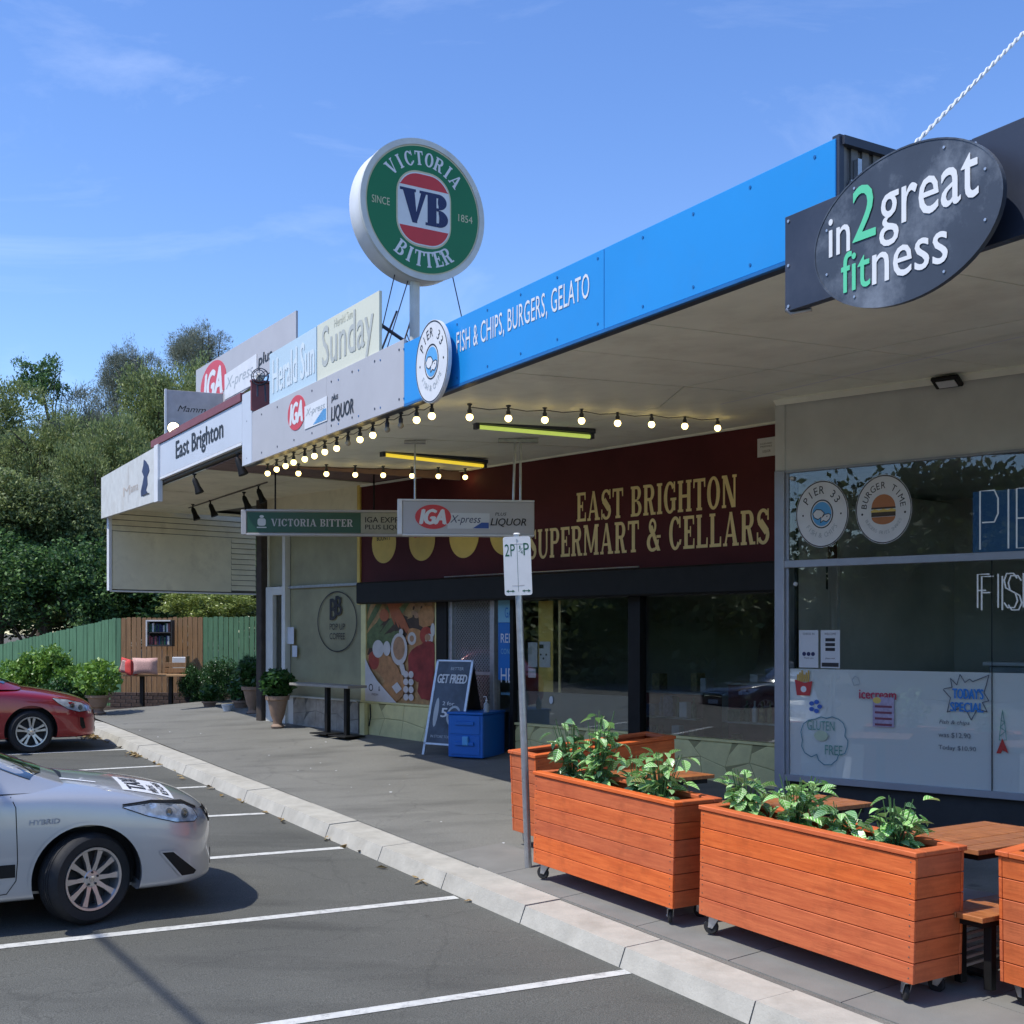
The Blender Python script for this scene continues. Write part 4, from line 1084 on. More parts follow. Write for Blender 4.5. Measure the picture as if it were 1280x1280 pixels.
# ---- supermarket building
sm = thing('supermarket', 'maroon fronted supermarket with yellow stone base and gold lettering on the sign board', 'building', WALL.at(-1, 1))
sR = WS(975) - .6; sL = WS(453)
zSill = HC - 1.28 + .06
zTop = ZC1 + .12
zShB, zShT = HC + .42, HC + .74
# sign board
mb = MB(); pbox(mb, WALL, sR, sL, zShT - .02, zTop, -.15, .02); mb.obj('sign_board', M['maroon'], sm)
mb = MB(); pbox(mb, WALL, sL - .0, sL + .07, zShB, zTop, -.1, .05); mb.obj('edge_strip', M['yell'], sm)
mb = MB(); pbox(mb, WALL, sR, sL, ZC1 - .035, ZC1 - .004, .021, .045); mb.obj('top_trim', M['soffit'], sm)
fr, w, h = PB(WALL, 721, 652.5, 921, 617, .022)
w = WS(721, .022) - WS(921, .022); hh = WZ(721, 617, .022) - WZ(721, 653, .022)
mb = MB(); slabtext(mb, 'EAST BRIGHTON', fr, 0, 0, w, hh); mb.obj('sign_lettering', M['gold'], sm)
fr, w, h = PB(WALL, 660, 699, 962, 663, .022)
w = WS(660, .022) - WS(962, .022); hh = WZ(660, 664, .022) - WZ(660, 700, .022)
mb = MB(); slabtext(mb, 'SUPERMART & CELLARS', fr, 0, 0, w, hh); mb.obj('sign_lettering', M['gold'], sm)
for i, (x, yb, r_) in enumerate(((480, 704, .30), (527.5, 701, .30), (580, 697.5, .315), (632, 694, .315))):
    z0 = WZ(x, yb, .022); f = Frame(WALL.at(WS(x, .022), z0 + r_, .022), -WALL.e, Z, WALL.n)
    mb = MB(); mb.prism(ell(0, 0, r_, r_, 36), 0, .004, f); mb.obj('yellow_disc', M['yell'], sm)
    if i < 2:
        mb = MB(); text(mb, ('BOUNTY', 'DEAL')[i], f, -.17, .04, .34, .07, .006, bold=.01); mb.obj('disc_lettering', (M['printblack'], M['igared'])[i], sm)
mb = MB(); f = WALL.frame(947, 572, .022); mb.prism([(0, 0), (.24, 0), (.24, .20), (0, .20)], 0, .004, f); mb.obj('small_plate', M['paper'], sm)
mb = MB()
for k in range(2): text(mb, ('LICENSED', 'PREMISES')[k], f, .04, .13 - k * .03, .15, .018, .005)
text(mb, 'LIQUOR', f, .07, .04, .1, .03, .005); mb.obj('plate_lettering', M['printblack'], sm)
# black roller shutter box
mb = MB(); pbox(mb, WALL, sR, WS(441, .35), zShB, zShT, .0, .30, .02); mb.obj('shutter_box', M['blackp'], sm)
mb = MB(); f = Frame(WALL.at(0, 0, .30), WALL.e, Z, WALL.n)
mb.tube([(WS(795, .3), zShT + .015, -.05), (WS(552, .3), zShT + .015, -.05)], .01, 6, f); mb.obj('conduit', M['steel'], sm)
# base wall of painted crazy stone; each stone its own piece
def stonewall(pl, s0, s1, zt, parent, m_, mg, seed, cw=.32, chh=.2, off=.0, name='stone'):
    rr = random.Random(seed); n = max(2, int((s1 - s0) / cw))
    zb = [wallbase(pl, s0 + (s1 - s0) * i / n) for i in range(n + 1)]
    zmin = min(zb); rows = max(2, int((zt - (sum(zb) / len(zb))) / chh + .5))
    g = [[(s0 + (s1 - s0) * (i + (rr.uniform(-.32, .32) if 0 < i < n else 0)) / n, (zb[i] + (zt - zb[i]) * (j + (rr.uniform(-.3, .3) if 0 < j < rows else 0)) / rows)) for j in range(rows + 1)] for i in range(n + 1)]
    mb = MB(); mb.cur = 0
    pbox(mb, pl, s0, s1, zmin - .1, zt - .01, -.2, off + .004); mb.obj('mortar_backing', mg, parent)
    for i in range(n):
        for j in range(rows):
            q = [g[i][j], g[i + 1][j], g[i + 1][j + 1], g[i][j + 1]]
            if rr.random() < .5:   # cut a corner so the pieces are not all four sided
                a_, b_ = q[2], q[3]; q = [q[0], q[1], ((q[1][0] + a_[0]) / 2, (q[1][1] + a_[1]) / 2), ((a_[0] * .7 + b_[0] * .3), a_[1]), b_]
            c = (sum(p[0] for p in q) / len(q), sum(p[1] for p in q) / len(q))
            o_ = [(c[0] + (p[0] - c[0]) * .985, c[1] + (p[1] - c[1]) * .978) for p in q]; i_ = [(c[0] + (p[0] - c[0]) * .93, c[1] + (p[1] - c[1]) * .91) for p in q]
            d = off + .012 + rr.uniform(-.006, .002); mb = MB(); k = len(q)
            vs = [pl.at(p[0], p[1], off + .0045) for p in o_] + [pl.at(p[0], p[1], d) for p in i_]
            mb.add(vs, [tuple(range(k, 2 * k))] + [(t, (t + 1) % k, k + (t + 1) % k, k + t) for t in range(k)])
            mb.obj(name, m_, parent)
sD0, sD1 = WS(560), WS(642)       # doorway between these
sill2 = HC - 1.17 * .95
stonewall(WALL, sR, sD0 - (sD0 - WS(642)) if False else WS(641), zSill, sm, M['ywall'], M['ywallgap'], 4, .42, .3)
zSillL = HC - 88 / F * 18.3
stonewall(WALL, WS(560), sL + .02, zSillL, sm, M['ywall'], M['ywallgap'], 6, .42, .3)
mb = MB(); pbox(mb, WALL, sR, WS(641), zSill, zSill + .03, -.1, .03, .004); mb.obj('window_sill', M['ywall'], sm)
mb = MB(); pbox(mb, WALL, WS(560), sL + .02, zSillL, zSillL + .03, -.1, .03, .004); mb.obj('window_sill', M['ywall'], sm)
# window frames and posts
def post(x0, x1, z0, z1, m_, o0=-.06, o1=.03, nm='post', par=sm):
    mb = MB(); pbox(mb, WALL, WS(x1), WS(x0), z0, z1, o0, o1, .003); return mb.obj(nm, m_, par)
post(789, 804, wallbase(WALL, 0) + .3, zShB, M['blackp'], o1=.06)
post(549, 562, zSillL - .6, zShB, M['blackp'], o1=.06)
post(640.5, 645, zSill - .7, zShB, M['blackp'], o1=.05)
post(562, 566.5, wallbase(WALL, WS(565)), zShB, M['steel']); post(614, 619.5, wallbase(WALL, WS(616)), zShB, M['steel'])
post(453, 459, zSillL + .03, zShB, M['ywall'])
post(545.5, 549, zSillL + .03, zShB, M['ywall'])
# electricity box at the corner of the base
mb = MB(); pbox(mb, WALL, WS(462), WS(456), wallbase(WALL, WS(459)), zSillL + .0, .03, .10, .004); mb.obj('corner_post', M['ywall'], sm)
mb = MB(); f = Frame(WALL.at(WS(466), 0, .03), -WALL.e, Z, WALL.n); mb.tube([(0, zSillL - .02, .02), (.03, zSillL - .2, .03), (-.03, zSillL - .35, .02)], .012, 6, f); mb.obj('cable', M['blackp'], sm)
# glazed windows
def pane(pl, s0, s1, z0, z1, off, par, m_, nm='window_pane'):
    mb = MB(); f = Frame(pl.p0, pl.e, Z, pl.n); mb.box((s0, z0, off - .006), (s1, z1, off), f); return mb.obj(nm, m_, par)
pane(WALL, WS(789), WS(656), zSill + .03, zShB, -.02, sm, M['glass'])
pane(WALL, sR, WS(804), zSill + .03, zShB, -.02, sm, M['glass'])
pane(WALL, WS(656), WS(645), zSill + .03, zShB, -.02, sm, M['glass'])
# frosted film low on the first window, notices and strips in the windows
mb = MB(); pbox(mb, WALL, WS(789), WS(645), zSill + .03, WZ(700, 866), -.034, -.03); mb.obj('frosted_film', M['film'], sm)
mb = MB(); pbox(mb, WALL, WS(688), WS(670), WZ(680, 866), zShB - .02, -.05, -.045); mb.obj('yellow_strip', M['yell'], sm)
mb = MB(); pbox(mb, WALL, WS(697), WS(694.5), WZ(680, 866), zShB - .02, -.06, -.05); mb.obj('window_bar', M['gold'], sm)
for x0, x1, y0, y1 in ((657.5, 669, 834, 803), (671.5, 685, 834, 802), (657.5, 667, 847, 835.5)):
    mb = MB(); pbox(mb, WALL, WS(x1), WS(x0), WZ(x0, y0), WZ(x0, y1), -.042, -.038); mb.obj('notice', M['paper'], sm)
mb = MB(); f = WALL.frame(674, 822, -.036); 
for a in range(3): mb.prism(ell(.03 + a * .05, .04 - (a == 1) * .05, .014, .014, 8), 0, .002, f)
mb.prism([(.0, .12), (.08, .12), (.08, .17), (0, .17)], 0, .002, f); mb.obj('notice_print', M['printblack'], sm)
mb = MB(); f = WALL.frame(660, 812, -.036); mb.prism([(.0, -.06), (.07, -.06), (.07, .03), (0, .03)], 0, .002, f); mb.obj('notice_print', M['printgrey'], sm)
mb = MB(); f = WALL.frame(689, 875, -.018); mb.prism(ell(0, 0, .035, .05, 16), 0, .003, f); mb.obj('window_sticker', M['paper'], sm)

# ---- food poster in the left window, a flat print on the glass
zP0, zP1 = zSillL + .03, HC + 44 / F * 18.3
sP0, sP1 = WS(545.5), WS(459); PW = sP1 - sP0; PH = zP1 - zP0
fp = Frame(WALL.at(sP1, zP0, .005), -WALL.e, Z, WALL.n)
mb = MB(); mb.box((0, 0, -.02), (PW, PH, 0), fp); mb.obj('food_poster', mat('ochre_food_print', (.32, .18, .075), .3, var=.5, scale=5, c2=(.40, .24, .10), spec=.6), sm)
PM = {'leaf': mat('green_food_print', (.12, .16, .07), .3, var=.3, scale=12), 'carrot': mat('carrot_print', (.42, .13, .06), .3, var=.15, scale=10), 'pasta': mat('tan_food_print', (.40, .23, .13), .3, var=.2, scale=14), 'meat': mat('red_meat_print', (.25, .035, .03), .3, var=.35, scale=6), 'egg': mat('white_food_print', (.60, .56, .52), .3, var=.08), 'tom': mat('tomato_print', (.36, .06, .04), .3, var=.2), 'cheese': mat('orange_food_print', (.45, .22, .09), .3, var=.25, scale=9), 'dark': mat('dark_food_gap', (.06, .035, .02), .4, var=.3)}
lay = [0.001]
def pp(m_, *shapes):
    mb = MB()
    for s_ in shapes:
        mb.prism([(x * PW, y * PH) for x, y in s_], lay[0], lay[0] + .0008, fp); lay[0] += .0003
    mb.obj('poster_print', PM[m_], sm); lay[0] += .0006
def blob(cx, cy, rx, ry, rot=0, n=18, jit=0, seed=1):
    rr = random.Random(seed); o = []
    for i in range(n):
        a = 2 * math.pi * i / n; k = 1 + rr.uniform(-jit, jit); x, y = rx * math.cos(a) * k, ry * math.sin(a) * k
        c, s_ = math.cos(R(rot)), math.sin(R(rot)); o.append((min(.995, max(.005, cx + x * c - y * s_)), min(.995, max(.005, cy + x * s_ + y * c))))
    return o
rr = random.Random(9)
pp('dark', blob(.3, .62, .33, .16, 20, jit=.2), blob(.7, .68, .25, .14, jit=.2, seed=3))
pp('leaf', *[blob(.02 + .13 * k, .93 - .05 * k, .035, .30, -35 - 6 * k, seed=k) for k in range(4)], *[blob(.02 + .05 * k, .62 - .015 * k, .03, .22, -50 - 7 * k, seed=k + 9) for k in range(6)])
pp('leaf', blob(.42, .6, .1, .07, 20, jit=.15))
pp('carrot', *[blob(.36 + .05 * k, .88 - .03 * k, .022, .17, 24 + 3 * k) for k in range(5)], blob(.27, .82, .07, .06), blob(.47, .95, .06, .06))
pp('pasta', *[blob(.66 + .11 * (k % 3) + .03 * (k // 3), .97 - .075 * (k // 3), .055, .03, -20 + 25 * (k % 3), seed=k) for k in range(9)])
pp('dark', *[blob(.70 + .11 * (k % 3), .96 - .08 * (k // 3), .02, .012, 20 * k) for k in range(9)])
pp('cheese', blob(.88, .8, .12, .1, 20, jit=.1), blob(.74, .6, .15, .09, -15, jit=.1), blob(.3, .33, .22, .12, -30, jit=.08), blob(.4, .12, .2, .13, 30, jit=.1))
pp('tom', blob(.12, .39, .08, .09, 20), blob(.88, .63, .09, .08)); pp('egg', blob(.92, .60, .055, .045), blob(.68, .6, .06, .06), blob(.97, .68, .03, .06))
pp('pasta', blob(.9, .61, .04, .033), blob(.68, .6, .03, .03))
pp('meat', blob(.83, .38, .22, .17, 15, jit=.08), blob(.92, .5, .12, .08, 0, jit=.1), blob(.88, .16, .12, .12, 0, jit=.1))
pp('egg', blob(.19, .5, .085, .085), blob(.32, .505, .055, .07), blob(.5, .5, .12, .15, 0), [(.50, .37), (.57, .36), (.60, .26), (.54, .26)], blob(.53, .66, .03, .03))
pp('pasta', blob(.5, .51, .085, .11, 0))
pp('egg', blob(.47, .14, .075, .055, -6, n=4), *[blob(.6 + .075 * (k % 2), .06 + .07 * (k // 2), .036, .032) for k in range(8)])
pp('dark', *[blob(.637 + .0 * k, .095 + .07 * k, .05, .005) for k in range(3)])
arcp = [(.0, .0), (.42, 0)] + [(.42 - .42 * math.sin(R(a)), .42 * 0 + .40 * (1 - math.cos(R(a)))) for a in range(6, 91, 12)] + [(0, .40)]
pp('egg', [(0, 0), (.47, 0), (.38, .06), (.28, .13), (.18, .2), (.08, .3), (0, .41)])
mb = MB(); mb.band(ell(.07 * PW + .03, .13 * PH, .055, .055, 18), ell(.07 * PW + .03, .13 * PH, .038, .038, 18), lay[0], lay[0] + .001, fp, True)
text(mb, '&', fp, .2 * PW, .10 * PH, .05, .07, lay[0]); text(mb, 'FRESH', fp, .1 * PW, .055 * PH, .16, .035, lay[0]); mb.obj('poster_mark', M['printblack'], sm)

# ---- security door of diamond mesh with blue notices beside it
dz0, dz1 = wallbase(WALL, WS(590)) + .06, zShB
mb = MB(); f = Frame(WALL.at(WS(614), 0, -.02), WALL.e, Z, WALL.n); W_ = WS(566.5) - WS(614)
H_ = dz1 - dz0; st = .055; n = int((W_ + H_) / st)
for i in range(n):
    for sg in (1, -1):
        a0 = i * st
        # line x = t, z = dz0 + a0 - t (or mirrored)
        t0 = max(0, a0 - H_); t1 = min(W_, a0)
        if t1 <= t0: continue
        p = (t0, dz0 + a0 - t0); q = (t1, dz0 + a0 - t1)
        if sg < 0: p = (W_ - p[0], p[1]); q = (W_ - q[0], q[1])
        w_ = .006
        mb.add([(p[0] - w_, p[1], .002 * sg), (q[0] - w_, q[1], .002 * sg), (q[0] + w_, q[1], .002 * sg), (p[0] + w_, p[1], .002 * sg)], [(0, 1, 2, 3)], f)
tag(mb.obj('door_mesh', M['steel'], sm), kind='stuff')
pane(WALL, WS(614), WS(566.5), dz0, dz1, -.045, sm, M['glass'], 'door_glass')
pane(WALL, WS(640.5), WS(619.5), dz0, dz1, -.02, sm, M['glass'], 'door_glass')
mb = MB(); pbox(mb, WALL, WS(614), WS(566.5), dz0 + 1.0, dz0 + 1.04, -.03, .0); mb.obj('door_rail', M['steel'], sm)
LB = mat('pale_blue_poster', (.20, .45, .62), .4, var=.03); DB = mat('strong_blue_poster', (.015, .16, .50), .4, var=.03)
zq = WZ(624, 778)
mb = MB(); pbox(mb, WALL, WS(641), WS(623), zq, WZ(624, 745), .0, .004); mb.obj('door_poster', LB, sm)
mb = MB(); pbox(mb, WALL, WS(641), WS(623), WZ(624, 850), zq - .002, .0, .004); mb.obj('door_poster', DB, sm)
f = WALL.frame(626, 778, .006); k_ = .285
PBW = WS(626) - WS(640.5)
for s_, y, h_, m_ in (('RUN', .30, .09, DB), ('GA', .06, .14, DB), ('REP', -.27, .12, M['white']), ('HE', -.80, .19, M['white']), ('CONT', -.42, .07, LB), ('today', -.98, .06, LB)):
    mb = MB(); text(mb, s_, f, .0 if s_ != 'GA' else .08, y, PBW * (.98 if s_ != 'GA' else .62), h_, .0, bold=.0); mb.obj('poster_lettering', m_, sm)

# ---- roofed room behind the glass so the windows look into a real dim interior
def room(pl, s0, s1, z0, z1, depth, par, side=True):
    mb = MB(); f = Frame(pl.p0, pl.e, Z, pl.n)
    mb.box((s0, z0 - .05, -depth), (s1, z0, -.2), f); mb.obj('floor', M['inwall'], par)
    mb = MB(); mb.box((s0, z0, -depth - .1), (s1, z1, -depth), f); mb.obj('back_wall', M['inwall'], par)
    mb = MB(); mb.box((s0, z1, -depth), (s1, z1 + .1, -.15), f); mb.obj('inner_ceiling', M['inwall'], par)
    for a in (s0, s1 - .08): mb = MB(); mb.box((a, z0, -depth), (a + .08, z1, -.2), f); mb.obj('side_wall', M['inwall'], par)
room(WALL, sR, sL + .1, wallbase(WALL, 0) + .0, HC + 1.4, 4.0, sm)
# shelving units and a counter with goods, dimly seen
f = Frame(WALL.p0, WALL.e, Z, WALL.n); rr = random.Random(21)
goods = [mat('tan_packs', (.30, .24, .12), .5, var=.5, scale=25), M['paper'], mat('red_packs', (.16, .05, .045), .5, var=.5, scale=25), mat('green_packs', (.07, .11, .06), .5, var=.5, scale=25), mat('blue_packs', (.06, .08, .14), .5, var=.5, scale=25), mat('brown_packs', (.18, .10, .05), .5)]
zf = wallbase(WALL, 0)
for (a, b, d0, hh_) in ((WS(966), WS(812), -1.5, 1.0), (WS(780), WS(700), -1.5, .85)):
    sh = thing('shop_shelf', 'dim shelf of packets inside the window ' + ('right of' if a < WS(804) else 'left of') + ' the black post', 'shelf', WALL.at((a + b) / 2, zf, d0))
    mb = MB(); mb.box((a, zf, d0 - .4), (b, zf + hh_, d0), f); mb.obj('carcass', mat('red_brown_shelf', (.12, .035, .035), .5, var=.3), sh)
    mb = MB(); mb.box((a - .02, zf + hh_, d0 - .42), (b + .02, zf + hh_ + .03, d0 + .02), f); mb.obj('shelf_top', M['steel'], sh)
    for lv in range(2):
        mb = MB(); mb.box((a + .02, zf + .15 + lv * .38, d0 + .001), (b - .02, zf + .17 + lv * .38, d0 + .12), f); mb.obj('front_shelf', M['steel'], sh)
        x = a + .06
        while x < b - .2:
            w_ = rr.uniform(.08, .2); h_ = rr.uniform(.1, .28)
            mb = MB(); tall = rr.random() < .5
            if tall: w_ = .07; mb.lathe([(.03, 0), (.034, .02), (.034, .16), (.012, .2), (.012, .26)], 10, Frame(f((x + .035, zf + .172 + lv * .38, d0 + .06)), f.x, f.z * -1, f.y))
            else: mb.box((x, zf + .171 + lv * .38, d0 + .015), (x + w_, zf + .17 + lv * .38 + h_, d0 + .11), f, .006)
            mb.obj('packet', rr.choice(goods), sh); x += w_ + rr.uniform(.01, .05)
    x = a + .05
    while x < b - .15:
        w_ = rr.uniform(.07, .18); h_ = rr.uniform(.08, .24)
        if rr.random() < .6:
            mb = MB(); mb.box((x, zf + hh_ + .031, d0 - .3), (x + w_, zf + hh_ + .031 + h_, d0 - .12), f, .006); mb.obj('packet', rr.choice(goods), sh)
        x += w_ + rr.uniform(.02, .12)
fz = thing('drinks_fridge', 'dim glass fronted fridge standing against the supermarket back wall', 'fridge', WALL.at(WS(860), zf, -3.5))
mb = MB(); mb.box((WS(920), zf, -3.95), (WS(830), zf + 2.0, -3.3), f, .02); mb.obj('cabinet', M['indark'], fz)
for k in range(4):
    mb = MB(); mb.box((WS(916), zf + .3 + k * .42, -3.299), (WS(834), zf + .33 + k * .42, -3.26), f); mb.obj('shelf_edge', M['steel'], fz)

# ---- fish and chip shop
fs = thing('fish_shop', 'grey rendered fish and chip shop with wide silver framed windows and neon lettering', 'building', PIER.at(-1, 1))
eP = -6.5
fg = Frame(PIER.p0, PIER.e, Z, PIER.n)
def fbox(x0, y0, z0, x1, y1, z1, nm, m_, par=fs, ch=0):
    mb = MB(); mb.box((x0, y0, z0), (x1, y1, z1), fg, ch); return mb.obj(nm, m_, par)
zg = HC + 1.55; zm0, zm1 = HC + .615, HC + .685; zw0 = HC - 1.365
fbox(eP, zg, -.2, 0, ZC1 + .05, .0, 'upper_wall', M['pierwall'])
zb_ = wallbase(PIER, -1)
fbox(eP, zb_ - .3, -.25, 0, zw0 - .06, -.06, 'plinth', M['indark'])
fbox(-.10, zb_ - .1, -.2, 0, zg, .03, 'corner_post', M['alu'], ch=.004)
fbox(-.10, zg, .0005, .0, ZC1 - .05, .012, 'corner_board', M['pierwall'])
fbox(eP, zw0 - .06, -.06, -.102, zw0, .03, 'sill_rail', M['alu'], ch=.004)
fbox(eP, zm0, -.05, -.102, zm1, .03, 'transom', M['alu'], ch=.004)
fbox(eP, zg - .025, -.05, -.102, zg - .002, .015, 'head_rail', M['alu'])
fbox(-.135, zw0, -.05, -.102, zg - .025, .0, 'jamb', M['alu'])
fbox(eP, zm1, -.012, -.137, zg - .026, -.006, 'window_pane', M['glass2'])
sj = PS(1239.5)
fbox(sj + .004, zw0, -.012, -.137, zm0, -.006, 'window_pane', M['glass2']); fbox(eP, zw0, -.012, sj - .004, zm0, -.006, 'window_pane', M['glass2'])
fbox(sj - .003, zw0, -.013, sj + .003, zm0, -.004, 'glass_joint', M['blackp'])
# white board behind the lower glass
zB = HC - .35
fbox(sj + .003, zw0, -.03, -.138, zB, -.02, 'window_board', M['board']); fbox(eP, zw0, -.03, sj - .003, zB - .0, -.02, 'window_board', M['board'])
fbox(-.19, zw0, -.10, -.165, zg - .1, -.06, 'chain_track', M['blackp'])
# round stickers on the upper glass
st1 = PIER.frame(1027.5, 642.5, .0); st1.x = st1.x * .84; pier33(fs, st1, .315, rim=False)
fr = PIER.frame(1104.5, 636.5, .0); fr.x = fr.x * .84; Rr = .315
mb = MB(); mb.prism(ell(0, 0, Rr, Rr, 56), 0, .004, fr); mb.obj('disc', M['white'], fs)
mb = MB(); mb.band(ell(0, 0, Rr * .985, Rr * .985, 56), ell(0, 0, Rr * .955, Rr * .955, 56), .0045, .006, fr, True)
arctext(mb, 'BURGER TIME', fr, 0, 0, Rr * .60, Rr * .28, 90, 178, bold=.015, z=.006)
for s_ in (-1, 1): mb.prism(ell(s_ * Rr * .76, -.12 * Rr, Rr * .035, Rr * .035, 10), .0045, .006, fr)
mb.obj('lettering', M['printblack'], fs)
mb = MB(); arctext(mb, 'BURGERS FRIES SHAKES', fr, 0, 0, Rr * .62, Rr * .14, -90, 130, top=False, z=.006); mb.obj('lettering', M['printgrey'], fs)
bunm = mat('bun_orange_print', (.45, .16, .04), .4, var=.08)
mb = MB(); mb.prism([(x * Rr, y * Rr) for x, y in ell(0, .06, .42, .37, 20, 0, 180)], .0045, .006, fr); mb.obj('bun_print', bunm, fs)
mb = MB(); mb.prism([(x * Rr, y * Rr) for x, y in ell(0, -.22, .42, .22, 20, 180, 360)], .0045, .006, fr); mb.obj('bun_print', bunm, fs)
mb = MB(); mb.prism([(-.43 * Rr, -.21 * Rr), (.43 * Rr, -.21 * Rr), (.43 * Rr, -.08 * Rr), (-.43 * Rr, -.08 * Rr)], .0045, .006, fr); mb.prism([(-.43 * Rr, .01 * Rr), (.43 * Rr, .01 * Rr), (.43 * Rr, .06 * Rr), (-.43 * Rr, .06 * Rr)], .0045, .0058, fr); mb.obj('patty_print', mat('dark_patty_print', (.06, .035, .015), .5), fs)
mb = MB(); mb.prism([(-.44 * Rr, -.08 * Rr), (.44 * Rr, -.08 * Rr), (.44 * Rr, -.03 * Rr), (.3 * Rr, .012 * Rr), (.15 * Rr, -.03 * Rr), (0, .012 * Rr), (-.15 * Rr, -.03 * Rr), (-.3 * Rr, .012 * Rr), (-.44 * Rr, -.03 * Rr)], .0062, .0072, fr); mb.obj('cheese_print', M['yell'], fs)
mb = MB()
for nm, px, py in (('a', 990, 598), ('b', 994.5, 730)): mb.sphere((0, 0, 0), .022, 6, PIER.frame(px, py, .01))
mb.obj('suction_hooks', M['paper'], fs)
# two notices
for x0, x1, nm in ((999, 1023, 0), (1026, 1050, 1)):
    s0, s1 = PS(x1), PS(x0); z0 = PZ(x0, 834, .0); fbox(s0, zB + .012, .0, s1, zB + .012 + .355, .003, 'notice', M['paper'])
    f = Frame(PIER.at(s1, zB + .012, .004), -PIER.e, Z, PIER.n); w_ = s1 - s0
    mb = MB()
    if nm == 0:
        for k in range(3): mb.prism(ell(w_ * (.27 + .23 * k), .13, .02, .02, 12), 0, .001, f)
    else:
        for k in range(3): mb.prism([(w_ * .25, .16 + .045 * k), (w_ * .75, .16 + .045 * k), (w_ * .75, .19 + .045 * k), (w_ * .25, .19 + .045 * k)], 0, .001, f)
        mb.prism([(w_ * .06, .012), (w_ * .94, .012), (w_ * .94, .05), (w_ * .06, .05)], 0, .001, f)
    mb.obj('notice_print', M['navy' if nm == 0 else 'printblack'], fs)
    mb = MB(); text(mb, ('CHECK IN', 'WELCOME')[nm], f, w_ * .2, .31, w_ * .6, .02, 0); text(mb, ('Thank you', 'please wait')[nm], f, w_ * .25, .08, w_ * .5, .02, 0); mb.obj('notice_lettering', M['printblack'], fs)
# drawings on the board
def bf_(px, py): return PIER.frame(px, py, -.003)
inkg = mat('green_marker_ink', (.15, .33, .27), .6); inkt = mat('teal_marker_ink', (.08, .24, .30), .6); inkr = mat('crimson_marker_ink', (.5, .05, .10), .6); inkb = mat('blue_marker_ink', (.03, .22, .60), .6); inkk = mat('grey_marker_ink', (.10, .11, .13), .6)
def px_stroke(pts, w_, m_, nm='marker_drawing', closed=False):
    f = bf_(1100, 900); mb = MB(); q = []
    for x, y in pts:
        p = PIER.pt(x, y, -.003); d = p - f.o; q.append((d.dot(f.x), d.dot(f.y)))
    stroke(mb, q, w_, f, .0, closed); return mb.obj(nm, m_, fs)
cl_ = []
for cx, cy, r_, a0, a1 in ((1014, 915, 12, 110, 290), (1020, 905, 8, 40, 160), (1035, 903, 8, 20, 160), (1049, 908, 10, -20, 120), (1054, 925, 7, -80, 60), (1050, 940, 10, -120, 20), (1034, 944, 12, -170, -10), (1014, 938, 10, 120, 280)):
    pass
cloud = [(1003, 925), (1001, 915), (1004, 905), (1011, 900), (1019, 899), (1026, 896), (1033, 898), (1040, 896), (1048, 899), (1054, 904), (1057, 912), (1056, 920), (1060, 926), (1059, 934), (1056, 942), (1048, 944), (1046, 950), (1039, 956), (1030, 956), (1023, 950), (1021, 943), (1014, 946), (1006, 941), (1002, 933)]
px_stroke(cloud, .008, inkt, closed=True)
def btext(s_, x, y, x1, h_, m_, bold=.0, shear=0):
    f = bf_(x, y); w_ = PS(x, -.003) - PS(x1, -.003); mb = MB(); text(mb, s_, f, 0, 0, w_, h_, .0, bold=bold, shear=shear); mb.obj('marker_lettering', m_, fs)
btext('GLUTEN', 1009, 912, 1043, .09, inkg); btext('FREE', 1031, 943, 1053, .09, inkg)
btext('icecream', 1074, 873, 1120, .08, inkr, .015)
btext("TODAY'S", 1191, 873, 1229, .09, inkb, .02); btext('SPECIAL', 1188, 889, 1229, .08, inkb, .02)
btext('Fish & chips', 1174, 906, 1212, .045, inkk, shear=.2); btext('was $12.90', 1173, 922, 1213, .05, inkk); btext('Today $10.90', 1173, 938, 1220, .05, inkk)
px_stroke([(1180, 861), (1190, 859), (1188, 848), (1196, 856), (1200, 843), (1206, 853), (1212, 849), (1216, 852), (1236, 844), (1233, 856), (1230, 866), (1236, 876), (1228, 878), (1234, 890), (1222, 886), (1214, 900), (1209, 890), (1198, 886), (1184, 890), (1188, 872), (1179, 862)], .008, inkk)
px_stroke([(1253, 888), (1251, 905), (1249, 925), (1258, 925), (1256, 905), (1253, 888)], .006, inkg); px_stroke([(1251, 900), (1256, 903), (1250, 909), (1257, 914), (1250, 920)], .006, inkg)
f = bf_(1253, 942); mb = MB(); mb.prism([(-.05, 0), (-.012, .0), (.0, .03), (.05, .005), (.0, .13)], 0, .001, f); mb.obj('marker_drawing', mat('red_marker_ink', (.5, .04, .03), .6), fs)
px_stroke([(1067, 856), (1065, 850), (1069, 845), (1073, 848), (1075, 855), (1067, 857)], .006, M['printgrey'])
# chips packet, burst and menu sheet stuck on the board
f = bf_(996, 869); mb = MB(); mb.prism([(.0, 0), (.135, -.0), (.16, .14), (.08, .12), (-.02, .15)], 0, .001, f); mb.obj('chips_print', mat('red_chip_box', (.5, .04, .04), .5), fs)
mb = MB()
for k in range(6): mb.prism([(.0 + .022 * k, .13), (.018 + .022 * k, .13), (.02 + .022 * k, .2 + .02 * (k % 3)), (.002 + .022 * k, .2 + .02 * (k % 3))], -.001, 0, f)
mb.obj('chips_print', mat('yellow_chips', (.55, .35, .08), .5), fs)
mb = MB(); mb.prism(ell(.07, .06, .03, .03, 12), .0012, .002, f); mb.obj('chips_print', M['white'], fs)
f = bf_(1019, 883); mb = MB()
for k in range(5): mb.prism(ell(.045 * math.cos(k * 1.256), .045 * math.sin(k * 1.256), .026, .022, 8), 0, .001 + k * .0002, f)
mb.obj('star_print', mat('blue_star_print', (.04, .12, .45), .5), fs)
